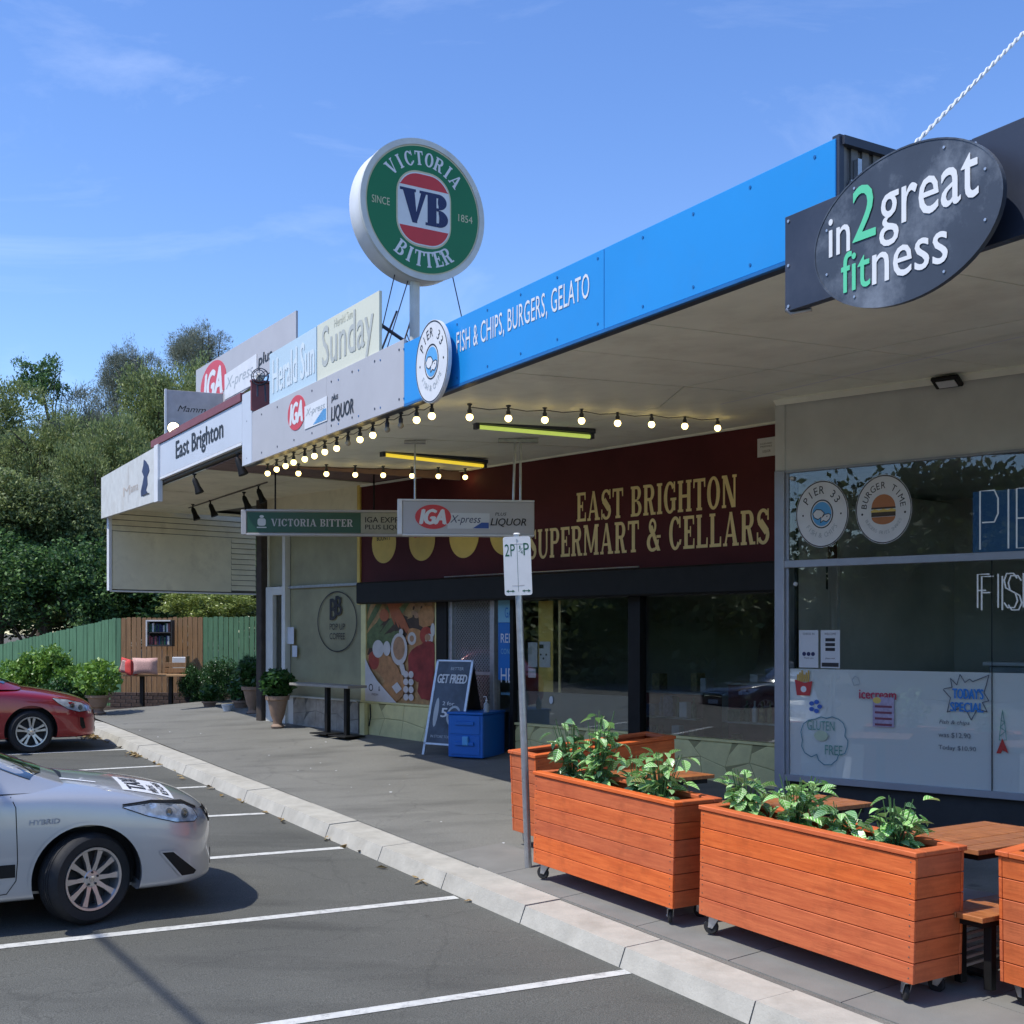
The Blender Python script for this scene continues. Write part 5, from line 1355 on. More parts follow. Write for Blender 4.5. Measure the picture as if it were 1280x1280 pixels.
f = bf_(1020, 926); mb = MB(); mb.prism(ell(.05, .05, .07, .05, 12), 0, .001, f); mb.obj('marker_drawing', mat('yellow_green_marker', (.48, .55, .38), .6), fs)
f = bf_(1091, 908); mb = MB(); mb.prism([(0, 0), (.20, 0), (.20, .27), (0, .27)], 0, .001, f); mb.obj('menu_sheet', mat('lilac_menu_print', (.40, .34, .46), .6, var=.2, scale=30), fs)
mb = MB(); mb.prism(ell(.04, .24, .04, .03, 10), .0012, .002, f); mb.obj('menu_sheet_mark', M['yell'], fs)
mb = MB(); 
for k in range(4): mb.prism([(.02, .01 + k * .055), (.18, .01 + k * .055), (.18, .03 + k * .055), (.02, .03 + k * .055)], .0012, .002, f)
mb.obj('menu_sheet_lines', mat('maroon_print', (.2, .05, .08), .6), fs)
# neon letters on a blue board that carries their glow inside the upper window
def neon(s_, x, y, x1, y1, m_, off, dbl=False):
    GL = {'P': [[(0, 0), (0, 1), (.62, 1), (.78, .86), (.78, .6), (.62, .46), (.1, .46)]], 'I': [[(.1, 0), (.1, 1)]], 'E': [[(.7, 0), (0, 0), (0, 1), (.7, 1)], [(0, .5), (.5, .5)]], 'R': [[(0, 0), (0, 1), (.62, 1), (.78, .86), (.78, .6), (.62, .46), (.1, .46), (.8, 0)]],
          'F': [[(0, 0), (0, 1), (.7, 1)], [(0, .52), (.5, .52)]], 'S': [[(.75, .85), (.55, 1), (.15, 1), (0, .8), (.1, .58), (.65, .42), (.78, .2), (.6, 0), (.2, 0), (0, .15)]], 'H': [[(0, 0), (0, 1)], [(.75, 0), (.75, 1)], [(0, .5), (.75, .5)]]}
    fr = PIER.frame(x, y, off); W_ = PS(x, off) - PS(x1, off); H_ = PZ(x, y1, off) - fr.o.z
    cur = 0; adv = {'I': .45}
    tot = W_ / max(1, 1)
    for ch in s_:
        for o_ in ((0, 0), (.035, -.02)) if dbl else ((0, 0),):
            mb = MB()
            for pl_ in GL[ch]:
                pts = [((cur + p[0] * W_) + o_[0], p[1] * H_ + o_[1], 0) for p in pl_]; mb.tube(pts, .007, 6, fr)
            mb.obj('neon_letter', m_, nn)
        cur += W_ * adv.get(ch, 1.12)
nn = thing('neon_sign', 'unlit looking neon sign reading PIER and FISH inside the upper shop window', 'sign', PIER.pt(1240, 690, -.2))
neon('PIER', 1225, 687, 1254, 614, M['neonw'], -.15)
neon('FISH', 1222, 760, 1243, 718, M['neonw'], -.10, True)
mb = MB(); f = PIER.frame(1216, 694, -.25); mb.box((0, 0, -.03), (3.2, .56, 0), f); mb.obj('back_board', M['neonb'], nn)
# floodlight under the cornice
fl = thing('floodlight', 'small square black floodlight on the grey wall under the cornice', 'light', PIER.pt(1190, 478))
f = PIER.frame(1190, 480, .0)
mb = MB(); mb.box((-.07, .03, .0), (.07, .1, .06), f, .01); mb.obj('mount', M['pierwall'], fl)
fr2 = Frame(f((0, .0, .12)), f.x, (f.y * .35 + f.z * .9).normalized(), (f.y * .9 - f.z * .35).normalized())
mb = MB(); mb.box((-.12, -.08, -.02), (.12, .08, .02), fr2, .01); mb.obj('housing', M['blackp'], fl)
mb = MB(); mb.box((-.08, -.05, -.027), (.08, .05, -.0205), fr2); mb.obj('lens', M['paper'], fl)
room(PIER, eP, 0, zb_, HC + 1.56, 3.6, fs)
ct = thing('shop_counter', 'white counter with dark appliances inside the fish shop window', 'counter', PIER.at(-3, zb_, -2.4))
mb = MB(); mb.box((eP + .5, zb_, -2.9), (-1.3, HC - .35, -2.2), fg, .01); mb.obj('counter_body', mat('pale_counter', (.25, .28, .30), .5), ct)
mb = MB(); mb.box((eP + .5, HC - .349, -2.95), (-1.25, HC - .31, -2.15), fg, .006); mb.obj('counter_top', M['paper'], ct)
for i, (a, w_, h_) in enumerate(((-2.2, .4, .22), (-2.9, .5, .35), (-3.7, .3, .5))):
    ap = thing('appliance', ('low dark grill', 'grey boxy appliance', 'tall dark machine')[i] + ' on the white counter inside the fish shop', 'appliance', PIER.at(a, HC - .31, -2.5))
    mb = MB(); mb.box((a, HC - .309, -2.75), (a + w_, HC - .309 + h_, -2.4), fg, .03); mb.obj('body', (M['alu'], M['pierwall'], M['indark'])[i], ap)
    mb = MB(); mb.tube([(a + .05, HC - .309 + h_ * .7, -2.39), (a + .05, HC - .309 + h_ * .7, -2.34), (a + w_ - .05, HC - .309 + h_ * .7, -2.34), (a + w_ - .05, HC - .309 + h_ * .7, -2.39)], .01, 6, fg); mb.obj('handle', M['steel'], ap)

# ---- coffee shop at the far end
cs = thing('coffee_shop', 'olive glazed pop up coffee shop with a round logo and a low stone wall', 'building', WALL.at(5, 1))
sc0, sc1 = sL + .07, WS(334); zc_ = HC - 1.05
zcb = HC + .95
mb = MB(); pbox(mb, WALL, sc0, sc1, HC + 1.78, zTop, -.2, .0); mb.obj('upper_wall', M['cream'], cs)
mb = MB(); pbox(mb, WALL, sc0, WS(360), zc_, HC + 1.78, -.06, -.05); mb.obj('window_blind', M['olive'], cs)
mb = MB(); pbox(mb, WALL, sc0, WS(360), HC + .72, HC + .76, -.05, .0); mb.obj('transom', M['steel'], cs)
mb = MB(); pbox(mb, WALL, WS(359.5), WS(356), zc_ - .7, HC + 1.78, -.05, .05); mb.obj('mullion', M['doorwhite'], cs)
mb = MB(); pbox(mb, WALL, WS(356), sc1, HC + .78, HC + 1.78, -.06, -.05); mb.obj('door_toplight', M['olive'], cs)
zd0, zd1 = wallbase(WALL, WS(345)) + .0, HC + .76
mb = MB(); pbox(mb, WALL, sc1 - .22, sc1, zd0, zd1, -.06, .03, .004); mb.obj('door_post', M['doorwhite'], cs)
mb = MB(); pbox(mb, WALL, WS(355.5), sc1 - .22, zd1 - .14, zd1, -.06, .03, .004); mb.obj('door_head', M['doorwhite'], cs)
mb = MB(); pbox(mb, WALL, WS(355.5), WS(353), zd0, zd1 - .14, -.06, .02, .004); mb.obj('door_stile', M['doorwhite'], cs)
mb = MB(); pbox(mb, WALL, WS(353), sc1 - .22, zd0 + .3, zd1 - .14, -.05, -.04); mb.obj('door_glass', M['glass'], cs)
stonewall(WALL, sc0, WS(368), zc_ - .02, cs, M['stone'], M['stonegap'], 12, .30, .22, off=.02)
mb = MB(); pbox(mb, WALL, WS(368), WS(356), wallbase(WALL, WS(362)), zc_ - .02, -.1, .0); mb.obj('plain_base', M['doorwhite'], cs)
mb = MB(); pbox(mb, WALL, sc0, WS(362), zc_ - .02, zc_, -.06, .06, .004); mb.obj('sill', M['doorwhite'], cs)
f = WALL.frame(421, 777, -.03); 
rv = .74; rh = WS(396.5) - WS(446); rh /= 2
mb = MB(); mb.band(ell(0, 0, rh, .48, 48), ell(0, 0, rh - .018, .462, 48), 0, .002, f, True); mb.obj('logo_ring', M['printblack'], cs)
mb = MB(); text(mb, 'B', f, -.19, .03, .17, .33, .001, bold=.015); mb.obj('logo_lettering', M['printblack'], cs)
mb = MB(); text(mb, 'B', f, -.03, .10, .16, .30, .003, bold=.015); mb.obj('logo_lettering', M['printblack'], cs)
mb = MB(); text(mb, 'POP UP', f, -.2, -.13, .42, .10, .001); mb.obj('logo_lettering', M['printblack'], cs)
mb = MB(); text(mb, 'COFFEE', f, -.2, -.28, .42, .10, .001); mb.obj('logo_lettering', M['printblack'], cs)
for x0, x1, y0, y1 in ((359.5, 367.5, 805, 784), (365.5, 371.5, 821, 807)):
    mb = MB(); pbox(mb, WALL, WS(x1), WS(x0), WZ(x0, y0), WZ(x0, y1), .0, .004); mb.obj('notice', M['paper'], cs)
room(WALL, sc0 + .1, sc1, wallbase(WALL, 4), HC + 1.7, 5, cs)
# the block's end wall, back and flat roof, seen only from other places
bk = thing('shop_block', 'plain cream end wall and flat iron roof of the shop row behind the awning', 'building', WALL.at(6, 1))
f = Frame(WALL.p0, WALL.e, Z, WALL.n)
mb = MB(); mb.box((sc1, wallbase(WALL, sc1) - .3, -9), (sc1 + .15, zTop, -.02), f); mb.obj('end_wall', M['cream'], bk)
mb = MB(); mb.box((-14, 0, -9.2), (sc1 + .15, zTop, -9), f); mb.obj('back_wall', M['cream'], bk)
mb = MB(); mb.box((-14, zTop, -9.2), (sc1 + .15, zTop + .08, -.3), f); mb.obj('roof', M['steel'], bk)
mb = MB(); mb.box((sc1 + .03, wallbase(WALL, sc1) - .2, -.05), (sc1 + .2, zTop, .10), f, .01); mb.obj('corner_pier', mat('dark_brown_post', (.05, .04, .032), .8, var=.3), bk)

# ---- cream end screen hanging at the far end of the awning
es = thing('end_screen', 'cream boarded screen hanging from the far end of the awning', 'screen', AWN.at(sEnd, HC + .8))
a = AWN.at(sEnd - .25, 0, -.12); b_ = Vector((-.2135 * 24.1, 24.1, 0)); d = (b_ - a); LW = d.length; d.normalize()
nrm = Vector((d.y, -d.x, 0)); f = Frame(a, d, Z, nrm); z0 = HC + .79
nb = 9; bh = .105; zz = HC + 2.28
k = 0
while zz > HC + 1.88:
    mb = MB(); mb.add([(0, zz - bh + .012, .0), (LW, zz - bh + .012, .0), (LW, zz, -.012), (0, zz, -.012), (0, zz - bh + .012, -.03), (LW, zz - bh + .012, -.03)], [(0, 1, 2, 3), (1, 0, 4, 5)], f)
    mb.obj('weatherboard', M['cream'], es); zz -= bh
lx = LW * .82; zz2 = zz
while zz2 > z0 + .06:
    mb = MB(); mb.add([(lx, zz2 - bh + .012, .0), (LW, zz2 - bh + .012, .0), (LW, zz2, -.012), (lx, zz2, -.012), (lx, zz2 - bh + .012, -.03), (LW, zz2 - bh + .012, -.03)], [(0, 1, 2, 3), (1, 0, 4, 5)], f)
    mb.obj('weatherboard', M['cream'], es); zz2 -= bh
mb = MB(); mb.box((0.02, z0, -.03), (lx - .01, zz + .0, .006), f, .003); mb.obj('plain_sheet', M['cream'], es)
mb = MB(); mb.box((0, z0 - .02, -.06), (LW, HC + 2.3, -.032), f); mb.obj('backing', M['soffitgap'], es)
mb = MB(); mb.box((-.06, z0 - .03, -.06), (.0, HC + 2.3, .03), f, .004); mb.box((0, z0 - .05, -.06), (LW, z0 - .021, .02), f, .004); mb.obj('edge_trim', M['white'], es)

# ---- hanging light boxes
def lightbox(name, label, a, b, z0, z1, th, m_, group=None):
    t = thing(name, label, 'sign', (a + b) / 2 + Z * z0)
    d = (b - a); L5 = d.length; d.normalize(); n5 = Vector((d.y, -d.x, 0))
    fr = Frame(Vector((a.x, a.y, z0)), d, Z, n5); H5 = z1 - z0
    mb = MB(); mb.box((0, 0, -th), (L5, H5, 0), fr, .006); mb.obj('box_body', m_, t)
    return t, fr, L5, H5
Y1 = 13.3
t, fr, L5, H5 = lightbox('hanging_light_box', 'grey hanging light box with red oval logo and the words PLUS LIQUOR', Vector(((503 - 640) / F * Y1, Y1, 0)), Vector((28 / F * 13.45, 13.45, 0)), HC + 1.09, HC + 1.455, .14, M['alulight'] if 'alulight' in M else M['greyp'])
mb = MB(); mb.box((-.055, -.01, -.15), (-.001, H5 + .012, .012), fr, .004); mb.box((-.055, H5 + .001, -.15), (L5, H5 + .02, .012), fr, .004); mb.box((-.0, -.02, -.15), (L5, -.001, .012), fr, .004); mb.obj('frame', M['white'], t)
iga(t, fr.sub(.14, .055, .001), .40, .27)
mb = MB(); mb.prism([(.50, .06), (.97, .06), (.97, .235), (.50, .235)], .001, .0025, fr); mb.prism([(.505, .065), (.965, .065), (.965, .23), (.505, .23)], .003, .0035, fr); mb.obj('white_box', M['paper'], t)
mb = MB(); text(mb, 'X-press', fr, .53, .10, .34, .11, .005, shear=.3); mb.obj('lettering', M['navy'], t)
mb = MB(); mb.prism([(.78, .066), (.96, .066), (.96, .13), (.88, .13)], .0055, .0065, fr); mb.obj('swoosh', mat('deep_blue_print', (.03, .09, .35), .5), t)
mb = MB(); text(mb, 'PLUS', fr, 1.03, .21, .13, .035, .004, shear=.25); mb.obj('lettering', M['printblack'], t)
mb = MB(); text(mb, 'LIQUOR', fr, .98, .085, .40, .095, .006, bold=.008, shear=.22); mb.obj('lettering', M['printblack'], t)
mb = MB(); cp, _ = ceil_pt(518, 553, .0); cp = fr((.14, H5, -.07)); mb.tube([cp, Vector((cp.x, cp.y, ZC0 + .06))], .012, 6); mb.box((.02, ZC0 + .0 - fr.o.z, -.1), (.26, ZC0 + .03 - fr.o.z, -.04), fr); mb.obj('hanging_rod', M['steel'], t)
mb = MB(); c2 = fr((L5 - .18, H5, -.07)); mb.tube([c2 - Vector((.05, 0, 0)), Vector((c2.x - .03, c2.y, ZC0 + .08))], .016, 6); mb.tube([c2 + Vector((.03, 0, 0)), Vector((c2.x + .03, c2.y, ZC0 + .08))], .016, 6); mb.box((L5 - .4, ZC0 + .03 - fr.o.z, -.1), (L5 + .05, ZC0 + .07 - fr.o.z, -.04), fr); mb.obj('hanging_bracket', M['steel'], t)
Y2 = 16.3
t, fr, L5, H5 = lightbox('hanging_light_box', 'dark green and cream hanging light box reading VICTORIA BITTER, IGA EXPRESS PLUS LIQUOR', Vector(((308 - 640) / F * Y2, Y2, 0)), Vector(((530 - 640) / F * 16.5, 16.5, 0)), HC + 1.345, HC + 1.64, .14, mat('dull_cream_sign_face', (.33, .33, .27), .5))
mb = MB(); mb.box((-.07, -.02, -.16), (-.001, H5 + .02, .012), fr, .004); mb.box((-.0, H5 + .001, -.15), (L5, H5 + .03, .012), fr, .004); mb.box((-.0, -.03, -.15), (L5, -.001, .012), fr, .004); mb.obj('frame', M['greyp'], t)
gw = (450 - 308) / F * Y2
mb = MB(); mb.box((.01, .01, .0005), (gw, H5 - .01, .004), fr); mb.obj('green_panel', M['greendark'], t)
mb = MB(); slabtext(mb, 'VICTORIA BITTER', fr, .33, .095, gw - .33 - .11, .10, .006); mb.obj('lettering', M['greyp'], t)
mb = MB(); mb.prism(rnd_rect(.15, .1, .26, .2, .03), .0045, .006, fr); mb.prism(rnd_rect(.14, .07, .27, .085, .005), .0045, .006, fr); mb.prism(ell(.205, .225, .03, .02, 12), .0045, .006, fr); mb.obj('crest', M['pierwall'], t)
mb = MB(); text(mb, 'IGA EXPRESS', fr, gw + .06, .155, .62, .075, .003, bold=.01); mb.obj('lettering', M['printblack'], t)
mb = MB(); text(mb, 'PLUS LIQUOR', fr, gw + .06, .05, .62, .075, .003, bold=.01); mb.obj('lettering', M['printblack'], t)
mb = MB()
for x in (.38, 1.72):
    c2 = fr((x, H5, -.07)); mb = MB(); mb.tube([c2, Vector((c2.x, c2.y, HC + 2.25))], .012, 6); mb.obj('hanging_rod', M['blackp'], t)
# ------------------------------------------------------------------ timber planters on castors
PL, PD, PHT = 1.62, .41, .72           # length, depth, box height
Z0 = .125                               # underside of the box above the path
def make_planter(L, label):
    t = thing('planter_box', label, 'planter', group='orange timber planter boxes on castors')
    n = 6; ph = PHT - .03; st = ph / n; rr = random.Random(int(L * 100))
    me = MB().box((-L / 2, 0, 0), (L / 2, .02, st - .005), None, .0025).mesh('plank', M['orange'])
    for k in range(n):
        for sgn in (-1, 1):
            inst(me, 'plank', t, (rr.uniform(-.0015, .0015), -PD / 2 + rr.uniform(-.0015, .001) if sgn < 0 else PD / 2 - .02, Z0 + k * st))
    me2 = MB().box((0, -PD / 2 + .0215, 0), (.02, PD / 2 - .0215, st - .005), None, .0025).mesh('end_plank', M['orangez'])
    for k in range(n):
        for x in (-L / 2 + .003, L / 2 - .023): inst(me2, 'end_plank', t, (x + rr.uniform(-.0012, .0012), 0, Z0 + k * st))
    for y in (-PD / 2 - .012, PD / 2 - .068):
        MB().box((-L / 2 - .012, y, Z0 + ph), (L / 2 + .012, y + .08, Z0 + ph + .028), None, .004).obj('rim_board', M['orange'], t, world=False)
    for x in (-L / 2 - .010, L / 2 - .07):
        MB().box((x, -PD / 2 + .0685, Z0 + ph), (x + .08, PD / 2 - .0685, Z0 + ph + .0275), None, .004).obj('rim_board', M['orangez'], t, world=False)
    MB().box((-L / 2 + .03, -PD / 2 + .025, Z0 + .01), (L / 2 - .03, PD / 2 - .025, Z0 + ph - .20)).obj('soil_fill', M['soil'], t, world=False)
    MB().box((-L / 2 + .02, -PD / 2 + .021, Z0 - .002), (L / 2 - .024, PD / 2 - .021, Z0 + .009)).obj('floor_board', M['orange'], t, world=False)
    # nail heads near the board ends
    mb = MB()
    for k in range(n):
        for x in (-L / 2 + .03, L / 2 - .03):
            for zz in (.03, .085): mb.lathe([(.004, 0), (.004, .0016)], 6, Frame((x, -PD / 2 - .0012, Z0 + k * st + zz), (1, 0, 0), (0, 0, 1), (0, -1, 0)))
    tag(mb.obj('nail_heads', M['soffitgap'], t, world=False), kind='stuff')
    for x, y, a in ((-L / 2 + .09, -PD / 2 + .06, 25), (L / 2 - .09, -PD / 2 + .06, -35), (-L / 2 + .09, PD / 2 - .06, 70), (L / 2 - .09, PD / 2 - .06, 10)):
        ca, sa = math.cos(R(a)), math.sin(R(a)); f = Frame((x, y, 0), (ca, sa, 0), (-sa, ca, 0), (0, 0, 1))
        mb = MB(); mb.box((-.045, -.035, Z0 - .006), (.045, .035, Z0 - .003), f)
        for s_ in (-1, 1): mb.prism([(-.04, .045), (-.01, .04), (.035, .112), (-.035, .112)], s_ * .019 - .0015, s_ * .019 + .0015, Frame(f((.0, 0, 0)), f.x, f.z, -f.y))
        mb.box((-.035, -.02, .108), (.035, .02, .118), f); mb.tube([(-.025, -.025, .05), (-.025, .025, .05)], .006, 6, f)
        c_ = mb.obj('castor', M['steel'], t, world=False)
        f3 = Frame(f((-.025, -.013, .05)), f.x, f.z, -f.y)
        mb = MB(); mb.lathe([(.01, -.026), (.044, -.026), (.05, -.02), (.05, -.006), (.044, 0), (.01, 0)], 20, f3); mb.obj('castor_wheel', M['rubber'], c_, True, world=False)
    return t
def base_between(a, b):
    return (a + b) / 2
rz = math.atan2(-.842, .539)
def planter_at(near, L, label, rot=rz, along=True):
    """near = ground point under the front near corner"""
    t = make_planter(L, label)
    ax = Vector((math.cos(rot), math.sin(rot), 0)); ay = Vector((-math.sin(rot), math.cos(rot), 0))
    c = near - ax * (L / 2) + ay * (PD / 2); u_, v_ = uv(c)
    t.location = (c.x, c.y, path_z(u_, v_) + .008); t.rotation_euler = (0, .027, rot) if along else (.027, -.05, rot)
    return t
def gxy(px, py): p = G(px, py); return Vector((p.x, p.y, 0))
def at_ray(px, v_):
    r = (px - 640) / F; Y = v_ / (.842 * r + .539); return Vector((r * Y, Y, 0))
pl1 = planter_at(at_ray(840, 5.23), 1.68, 'orange timber planter box right beside the parking sign pole, full of leafy plants')
pl2 = planter_at(at_ray(1140.5, 5.30), 1.72, 'longest orange timber planter box in the middle of the row, four leafy plants')
rot2 = math.atan2(V.y, V.x)
def planter_cross(corner, L, label):
    """a box standing square to the kerb; corner = its street end nearest the camera"""
    t = make_planter(L, label)
    c = corner + V * (L / 2) + U * (PD / 2)
    u_, v_ = uv(c); t.location = (c.x, c.y, path_z(u_, v_) + .01); t.rotation_euler = (.027, -.06, rot2)
    return t
c0 = at_ray(641, 5.75) - U * PD
pl0 = planter_cross(c0, 1.55, 'orange timber planter box set crosswise at the far end, partly behind the sign pole')
c3 = at_ray(1250, 5.74) - U * PD
pl3 = planter_cross(c3, 1.55, 'orange timber planter box set crosswise at the near end, cut by the right picture edge')

# ---- leafy plants: every leaf is a piece
def veinleaf(name, c, cv):
    m = bpy.data.materials.new(name); m.use_nodes = True; nt = m.node_tree; N = nt.nodes; L = nt.links; p = N['Principled BSDF']
    tc = N.new('ShaderNodeTexCoord'); sp = N.new('ShaderNodeSeparateXYZ'); L.new(tc.outputs['Object'], sp.inputs[0])
    ab = N.new('ShaderNodeMath'); ab.operation = 'ABSOLUTE'; L.new(sp.outputs['Y'], ab.inputs[0])
    m1 = N.new('ShaderNodeMath'); m1.operation = 'MULTIPLY_ADD'; m1.inputs[1].default_value = -.9; L.new(ab.outputs[0], m1.inputs[0]); L.new(sp.outputs['X'], m1.inputs[2])
    m2 = N.new('ShaderNodeMath'); m2.operation = 'MULTIPLY'; m2.inputs[1].default_value = 330; L.new(m1.outputs[0], m2.inputs[0])
    sn = N.new('ShaderNodeMath'); sn.operation = 'SINE'; L.new(m2.outputs[0], sn.inputs[0])
    md = N.new('ShaderNodeMath'); md.operation = 'LESS_THAN'; md.inputs[1].default_value = .0022; L.new(ab.outputs[0], md.inputs[0])
    r = N.new('ShaderNodeMapRange'); r.inputs['From Min'].default_value = .3; r.inputs['From Max'].default_value = .9; L.new(sn.outputs[0], r.inputs['Value'])
    mxm = N.new('ShaderNodeMath'); mxm.operation = 'MAXIMUM'; L.new(r.outputs[0], mxm.inputs[0]); L.new(md.outputs[0], mxm.inputs[1])
    oi = N.new('ShaderNodeObjectInfo'); hs = N.new('ShaderNodeHueSaturation'); vr = N.new('ShaderNodeMapRange'); vr.inputs['To Min'].default_value = .6; vr.inputs['To Max'].default_value = 1.35; L.new(oi.outputs['Random'], vr.inputs['Value']); L.new(vr.outputs[0], hs.inputs['Value'])
    mx = N.new('ShaderNodeMixRGB'); mx.inputs['Color1'].default_value = (*c, 1); mx.inputs['Color2'].default_value = (*cv, 1); L.new(mxm.outputs[0], mx.inputs['Fac']); L.new(mx.outputs[0], hs.inputs['Color']); L.new(hs.outputs[0], p.inputs['Base Color'])
    p.inputs['Roughness'].default_value = .32
    tl = N.new('ShaderNodeBsdfTranslucent'); L.new(hs.outputs[0], tl.inputs['Color']); ms = N.new('ShaderNodeMixShader'); ms.inputs['Fac'].default_value = .22
    L.new(p.outputs[0], ms.inputs[1]); L.new(tl.outputs[0], ms.inputs[2]); L.new(ms.outputs[0], N['Material Output'].inputs['Surface'])
    return m
LM = [veinleaf('variegated_leaf', (.16, .44, .08), (.72, .82, .55)), veinleaf('pale_green_leaf', (.22, .52, .12), (.58, .74, .40)), veinleaf('dark_green_leaf', (.08, .24, .08), (.34, .50, .28))]
def leafmesh(m_, l=.12, w=.078, cup=.018, droop=.03):
    vs = []; fs = []; n = 7; prof = [0, .55, .9, 1, .86, .52, 0]
    for i in range(n):
        x = l * i / (n - 1); hw = w / 2 * prof[i]; zz = -droop * (i / (n - 1)) ** 2
        vs += [(x, -hw, zz + cup * prof[i]), (x, 0, zz), (x, hw, zz + cup * prof[i])]
    for i in range(n - 1):
        for j in (0, 1): fs.append((i * 3 + j, i * 3 + j + 1, i * 3 + j + 4, i * 3 + j + 3))
    mb = MB(); mb.add(vs, fs); return mb.mesh('leaf', m_, True)
LMesh = [leafmesh(m_) for m_ in LM]
M['stem'] = mat('green_stem', (.06, .14, .04), .6)
def plant(label, loc, h, r, n, kinds, seed, tip=(0, 0), group='leafy plants in the planter boxes', sc=1.0, dense=.5):
    h += .02; r *= 1.02; n = int(n * 2.2)
    rr = random.Random(seed)
    t = thing('leafy_plant', label, 'plant', loc, (0, 0, rr.uniform(0, 6)), group)
    mb = MB(); tips = []
    for k in range(max(4, n // 6)):
        a = rr.uniform(0, 6.28); d = rr.uniform(.1, 1) * r; hh = h * rr.uniform(.6, 1.0)
        p = [(0, 0, -.05), (d * .3 * math.cos(a), d * .3 * math.sin(a), hh * .45), (d * .8 * math.cos(a) + tip[0], d * .8 * math.sin(a) + tip[1], hh)]
        mb.tube(p, [.006, .005, .003], 5); tips.append((p, a))
    mb.obj('stem', M['stem'], t, world=False)
    for i in range(n):
        p, a0 = tips[i % len(tips)]; k = rr.uniform(.2, 1.02)
        if k < .5: q = Vector(p[0]).lerp(Vector(p[1]), k * 2)
        else: q = Vector(p[1]).lerp(Vector(p[2]), k * 2 - 1)
        a = rr.uniform(0, 6.28); q = q + Vector((math.cos(a), math.sin(a), 0)) * rr.uniform(0, r * .45)
        s_ = sc * rr.uniform(.5, 1.02)
        inst(LMesh[rr.choice(kinds)], 'leaf', t, q, (rr.uniform(-.6, .6), rr.uniform(-.75, .75), a), (s_, s_, s_))
    return t
zt_ = Z0 + PHT - .20
def in_planter(pl, x, y=0): return pl.matrix_world @ Vector((x, y, zt_)) if False else (Matrix.Translation(pl.location) @ pl.rotation_euler.to_matrix().to_4x4()) @ Vector((x, y, zt_))
plant('tall dark leaved plant at the left end of the planter beside the pole', in_planter(pl1, -.60, -.02), .62, .16, 46, [2, 2, 0], 1, (-.06, 0))
plant('tallest bright leaved plant, second from the left in the planter beside the pole', in_planter(pl1, -.32, .04), .68, .17, 60, [0, 1, 1], 2, (.03, .04))
plant('low dark plant, third from the left in the planter beside the pole', in_planter(pl1, .14, .03), .42, .15, 34, [2, 2, 0], 3)
plant('round bushy pale leaved plant at the right end of the planter beside the pole', in_planter(pl1, .46, .0), .47, .21, 58, [0, 0, 1], 4)
plant('upright striped leaf plant at the left end of the middle planter', in_planter(pl2, -.66, .0), .43, .15, 46, [0, 0, 1], 5)
plant('broad striped leaf plant, second from the left in the middle planter', in_planter(pl2, -.22, .02), .48, .19, 58, [0, 0, 1], 6)
plant('low plant with round silvery leaves, third from the left in the middle planter', in_planter(pl2, .16, .0), .36, .15, 34, [0, 2], 7, sc=1.15)
plant('bushy plant with big pale leaves at the right end of the middle planter', in_planter(pl2, .55, .0), .42, .18, 50, [1, 0, 2], 8, sc=1.1)
plant('spiky leaved plant in the near crosswise planter at the right picture edge', in_planter(pl3, -.2, .0), .5, .25, 26, [0, 1], 9)

# ------------------------------------------------------------------ timber tables and bench behind the planters
def table(u0, u1, v0, v1, h, label, name='timber_table', cat='table', slats=5, group='slatted timber cafe tables'):
    c = UV((u0 + u1) / 2, (v0 + v1) / 2); z0 = path_z((u0 + u1) / 2, (v0 + v1) / 2)
    t = thing(name, label, cat, (c.x, c.y, z0), (0, 0, rot2), group)
    Lx, Ly = v1 - v0, u1 - u0; w_ = Ly / slats; rr = random.Random(int(u0 * 10))
    me = MB().box((-Lx / 2, 0, h - .03), (Lx / 2, w_ - .006, h), None, .003).mesh('table_board', M['deckwood'])
    for k in range(slats): inst(me, 'table_board', t, (rr.uniform(-.003, .003), -Ly / 2 + k * w_ + .003, rr.uniform(-.0015, .0015)))
    MB().box((-Lx / 2 + .05, -Ly / 2 + .04, h - .07), (Lx / 2 - .05, Ly / 2 - .04, h - .032)).obj('frame', M['blackp'], t, world=False)
    for x in (-Lx / 2 + .14, Lx / 2 - .18):
        for y in (-Ly / 2 + .05, Ly / 2 - .10) if name != 'timber_table' else (-.025,):
            MB().box((x, y, .02), (x + .05, y + .05, h - .071), None, .004).obj('leg', M['blackp'], t, world=False)
        if name == 'timber_table': MB().box((x - .02, -Ly / 2 + .06, 0), (x + .07, Ly / 2 - .06, .02), None, .004).obj('foot', M['blackp'], t, world=False)
    return t
table(4.27, 4.92, 5.85, 6.80, .75, 'slatted timber cafe table nearest the camera between the middle and near planters')
table(5.71, 6.37, 5.80, 6.66, .75, 'slatted timber cafe table behind the middle planter under the white window board')
table(7.29, 7.94, 5.80, 6.62, .75, 'slatted timber cafe table behind the planter beside the pole')
table(4.09, 4.43, 5.64, 6.60, .45, 'low timber bench in the gap between the middle and near planters', 'timber_bench', 'bench', 2, None)
lb = thing('sun_stripe_slats', 'low pale slats made up for stripes of sunlight in the gap behind the timber stool', 'sunlight stripes', UV(4.62, 5.75, path_z(4.62, 5.75)), (0, 0, rot2 + .1))  # pale slats added in place of sunlight falling in stripes through the bench
for k in range(6): MB().box((-.1, -.2, .07 + k * .045), (.7, -.185, .085 + k * .045)).obj('slat', M['paper'], lb, world=False)
MB().box((-.1, -.21, .36), (.7, .12, .41), None, .004).obj('top_board', M['paper'], lb, world=False)
for x in (-.09, .67): MB().box((x, -.184, 0), (x + .03, .1, .359)).obj('end_frame', M['alu'], lb, world=False)
table(10.7, 11.05, 1, 1, 1, 'x') if False else None

